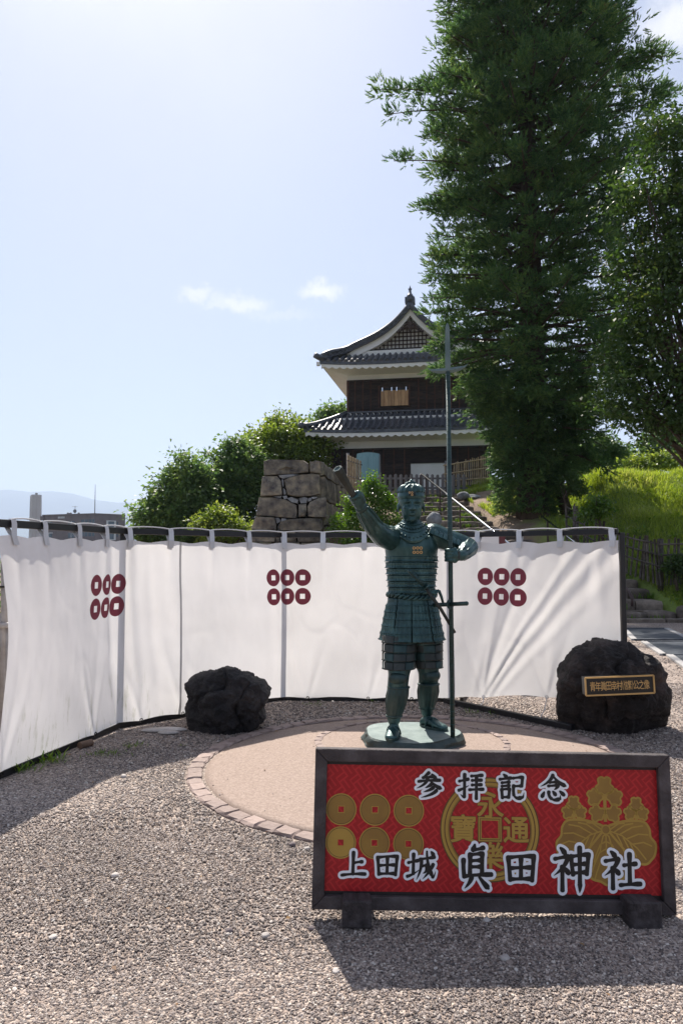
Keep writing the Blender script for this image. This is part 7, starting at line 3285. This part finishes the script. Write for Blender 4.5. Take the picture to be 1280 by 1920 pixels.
# a few dry leaves and twigs blown over the gravel
g = np.random.default_rng(77)
n = 130
P_ = np.c_[g.uniform(-2.2, 2.4, n), g.uniform(2.2, 7.2, n), np.full(n, .014)]
a = g.uniform(0, 2 * PI, n)
D = np.c_[np.cos(a), np.sin(a), g.uniform(-.05, .25, n)]
Nn = unit(np.c_[g.normal(size=n) * .3, g.normal(size=n) * .3, np.ones(n)])
ln = g.uniform(.012, .034, n)
M['dry_leaf'] = leaf_mat('dry_leaf', [(0, (.10, .05, .025)), (.5, (.22, .12, .05)), (1, (.34, .24, .12))], .2)
wdt = np.where(g.random(n) < .35, ln * .08, ln * .5)
ln = np.where(wdt < ln * .1, ln * 2.2, ln)
o_ = link('fallen_leaves', fast_mesh('fallen_leaves', leaf_quads(P_, D, Nn, ln, wdt), 4, M['dry_leaf']))
tag(o_, 'dry brown leaves and twigs scattered over the gravel', kind='stuff')
# ================================================================== FAR TOWN
M['mauve_tile'] = surf('mauve_brown_tile_cladding', (.15, .115, .12), (.20, .155, .16), .6, .7, 0)
M['far_white'] = surf('pale_window_surround', (.55, .53, .55), (.62, .6, .62), 1, .7)
M['far_glass'] = surf('dark_window_glass', (.05, .075, .10), (.09, .12, .15), .5, .15, spec=.8)
M['chimney'] = surf('pale_chimney_concrete', (.52, .47, .47), (.60, .55, .55), .3, .8)
apt = thing('apartment_block', 'distant mauve-brown apartment block over the left curtain', 'building')
Cn = Vector((-61.0, 185, 0))
Le = Vector((-76.8, 192, 0))
Ri = Vector((-55.3, 191, 0))
Bk = Le + (Ri - Cn)
ZT = 12.1
mb = MB()
mb.loft([[p + Vector((0, 0, z)) for p in (Cn, Ri, Bk, Le)] for z in (-.5, ZT)])
mb.build('wall', M['mauve_tile'], apt)


def face_rect(A, B, u0, u1, z0, z1, out, depth, name, mat, parent=apt):
    d = (B - A).normalized()
    n = Vector((d.y, -d.x, 0))
    if n.y > 0:
        n = -n
    a, b = A.lerp(B, u0), A.lerp(B, u1)
    vv = []
    for o_ in (out, out - depth):
        vv += [a + n * o_ + Vector((0, 0, z0)), b + n * o_ + Vector((0, 0, z0)), b + n * o_ + Vector((0, 0, z1)), a + n * o_ + Vector((0, 0, z1))]
    return MB().add(vv, [(0, 1, 2, 3), (7, 6, 5, 4), (0, 4, 5, 1), (1, 5, 6, 2), (2, 6, 7, 3), (3, 7, 4, 0)]).build(name, mat, parent)


for fl in range(4):
    zt_ = ZT - 1.45 - 3.0 * fl
    for (u0, u1, kind) in ((.07, .19, 1), (.50, .62, 0), (.74, 1.0, 2)):
        if kind == 2:
            w_ = face_rect(Le, Cn, u0, u1 - .01, zt_ - 1.75, zt_ + .3, .02, .3, 'balcony', M['far_glass'])
            face_rect(Le, Cn, u0, u1 - .01, zt_ - 1.95, zt_ - .95, .10, .1, 'parapet', M['mauve_tile'], w_)
            for q in (.80, .87, .94):
                face_rect(Le, Cn, q, q + .008, zt_ - .95, zt_ + .3, .06, .06, 'mullion', M['mauve_tile'], w_)
        else:
            w_ = face_rect(Le, Cn, u0, u1, zt_ - 1.3, zt_ - .05, .06, .3, 'window', M['far_glass'])
            if kind == 1:
                face_rect(Le, Cn, u0 - .015, u1 + .015, zt_ - 1.55, zt_ - 1.3, .14, .2, 'surround', M['far_white'], w_)
                face_rect(Le, Cn, u0 - .015, u1 + .015, zt_ - .05, zt_ + .15, .14, .2, 'surround', M['far_white'], w_)
            face_rect(Le, Cn, (u0 + u1) / 2 - .004, (u0 + u1) / 2 + .004, zt_ - 1.3, zt_ - .05, .09, .1, 'mullion', M['far_white'], w_)
    w_ = face_rect(Cn, Ri, .42, .62, zt_ - 1.6, zt_ - .1, .06, .3, 'window', M['far_glass'])
    face_rect(Cn, Ri, .36, .42, zt_ - 1.8, zt_ + .1, .15, .2, 'surround', M['far_white'], w_)
    face_rect(Cn, Ri, .62, .68, zt_ - 1.8, zt_ + .1, .15, .2, 'surround', M['far_white'], w_)
    face_rect(Cn, Ri, .42, .62, zt_ - 1.8, zt_ - 1.6, .15, .2, 'surround', M['far_white'], w_)
    face_rect(Cn, Ri, .42, .62, zt_ - .1, zt_ + .1, .15, .2, 'surround', M['far_white'], w_)
    face_rect(Cn, Ri, .72, .76, zt_ - 1.0, zt_ - .2, .06, .3, 'window', M['far_glass'])
face_rect(Le, Cn, -.01, 1.0, ZT, ZT + .35, .1, .4, 'parapet', M['mauve_tile'])
face_rect(Cn, Ri, 0, 1.0, ZT, ZT + .34, .1, .4, 'parapet', M['mauve_tile'])
face_rect(Le, Cn, -.03, .03, ZT - 1.1, ZT - .02, .35, .5, 'cornice', M['mauve_tile'])
# small plain lettering on the facade, too far off to read more than its shape
for k in range(5):
    face_rect(Le, Cn, .30 + k * .026, .30 + k * .026 + (.018 if k % 2 else .020), ZT - .75, ZT - .25, .05, .05, 'sign_letter', M['far_white'])
# rooftop mast, dish and vents
p = at(178, 965, 187)
mast = thing('rooftop_mast', 'thin tall mast on the distant apartment roof', 'mast', (p.x, p.y, ZT))
q = at(178, 908, 187)
MB().tube([(0, 0, -.1), (0, 0, (q.z - ZT) * .5), (0, 0, q.z - ZT)], [.12, .09, .04], 6).build('pole', M['grey_trim'], mast)
MB().box((0, 0, .1), (.5, .5, .3)).build('foot', M['grey_trim'], mast)
p = at(141, 964, 189)
ant = thing('rooftop_antenna', 'rooftop antenna with a small dish left of the mast', 'antenna', (p.x, p.y, ZT))
MB().tube([(0, 0, -.1), (0, 0, 2.4)], .06, 6).build('pole', M['grey_trim'], ant)
MB().ball((0, -.1, 1.1), (.45, .18, .5), 12, 8).build('dish', M['grey_trim'], ant, smooth=True)
MB().bar((-.8, 0, 2.3), (.7, 0, 2.2), .06).build('crossbar', M['grey_trim'], ant)
for k, px in enumerate((128, 133, 148)):
    p = at(px, 966, 190)
    o_ = MB().ball((0, 0, .25), (.35, .35, .35), 10, 6).box((0, 0, 0), (.4, .4, .5)).build('roof_vent', M['grey_trim'], apt)
    o_.location = (p.x, p.y, ZT + .25)
# chimney
p = at(67, 1000, 205)
ch = thing('chimney', 'tall pale ribbed chimney rising at the far left', 'chimney', (p.x, p.y, -.5))
zt_ = at(67, 928, 205).z + .5
n = 8
mb = MB()
mb.loft([[Vector((r_ * math.cos(2 * PI * (k + .5) / n), r_ * math.sin(2 * PI * (k + .5) / n), z)) for k in range(n)] for z, r_ in ((0, 1.65), (zt_, 1.38), (zt_, 1.1), (zt_ - .5, 1.05))])
mb.build('shaft', M['chimney'], ch)
for k in range(4):
    x = -1.05 + k * .7
    MB().bar((x * 1.1, -1.55, 0), (x, -1.34, zt_ - .3), .16, .12, (0, 1, 0)).build('rib', M['chimney'], ch)
MB().box((0, 0, zt_ + .25), (.5, .5, .6)).build('beacon', M['grey_trim'], ch)

# ================================================================== HAZE: the summer air between here and the mountains
vol = bpy.data.materials.new('summer_haze')
vol.use_nodes = True
nt = vol.node_tree
for nn in list(nt.nodes):
    nt.nodes.remove(nn)
out_ = nt.nodes.new('ShaderNodeOutputMaterial')
pv = nt.nodes.new('ShaderNodeVolumePrincipled')
pv.inputs['Color'].default_value = (.62, .76, 1.0, 1)
pv.inputs['Density'].default_value = .00015
pv.inputs['Anisotropy'].default_value = .2
nt.links.new(pv.outputs[0], out_.inputs['Volume'])
HZ = 1020
hv = [(-17000, -3200, -2), (17000, -3200, -2), (17000, 16500, -2), (-17000, 16500, -2)]
hv += [(x, y, HZ) for x, y, _ in hv]
o_ = link('haze', mesh('haze', hv, [(0, 3, 2, 1), (4, 5, 6, 7), (0, 1, 5, 4), (1, 2, 6, 5), (2, 3, 7, 6), (3, 0, 4, 7)], vol))
tag(o_, 'thin blue summer haze over the far land', kind='stuff')
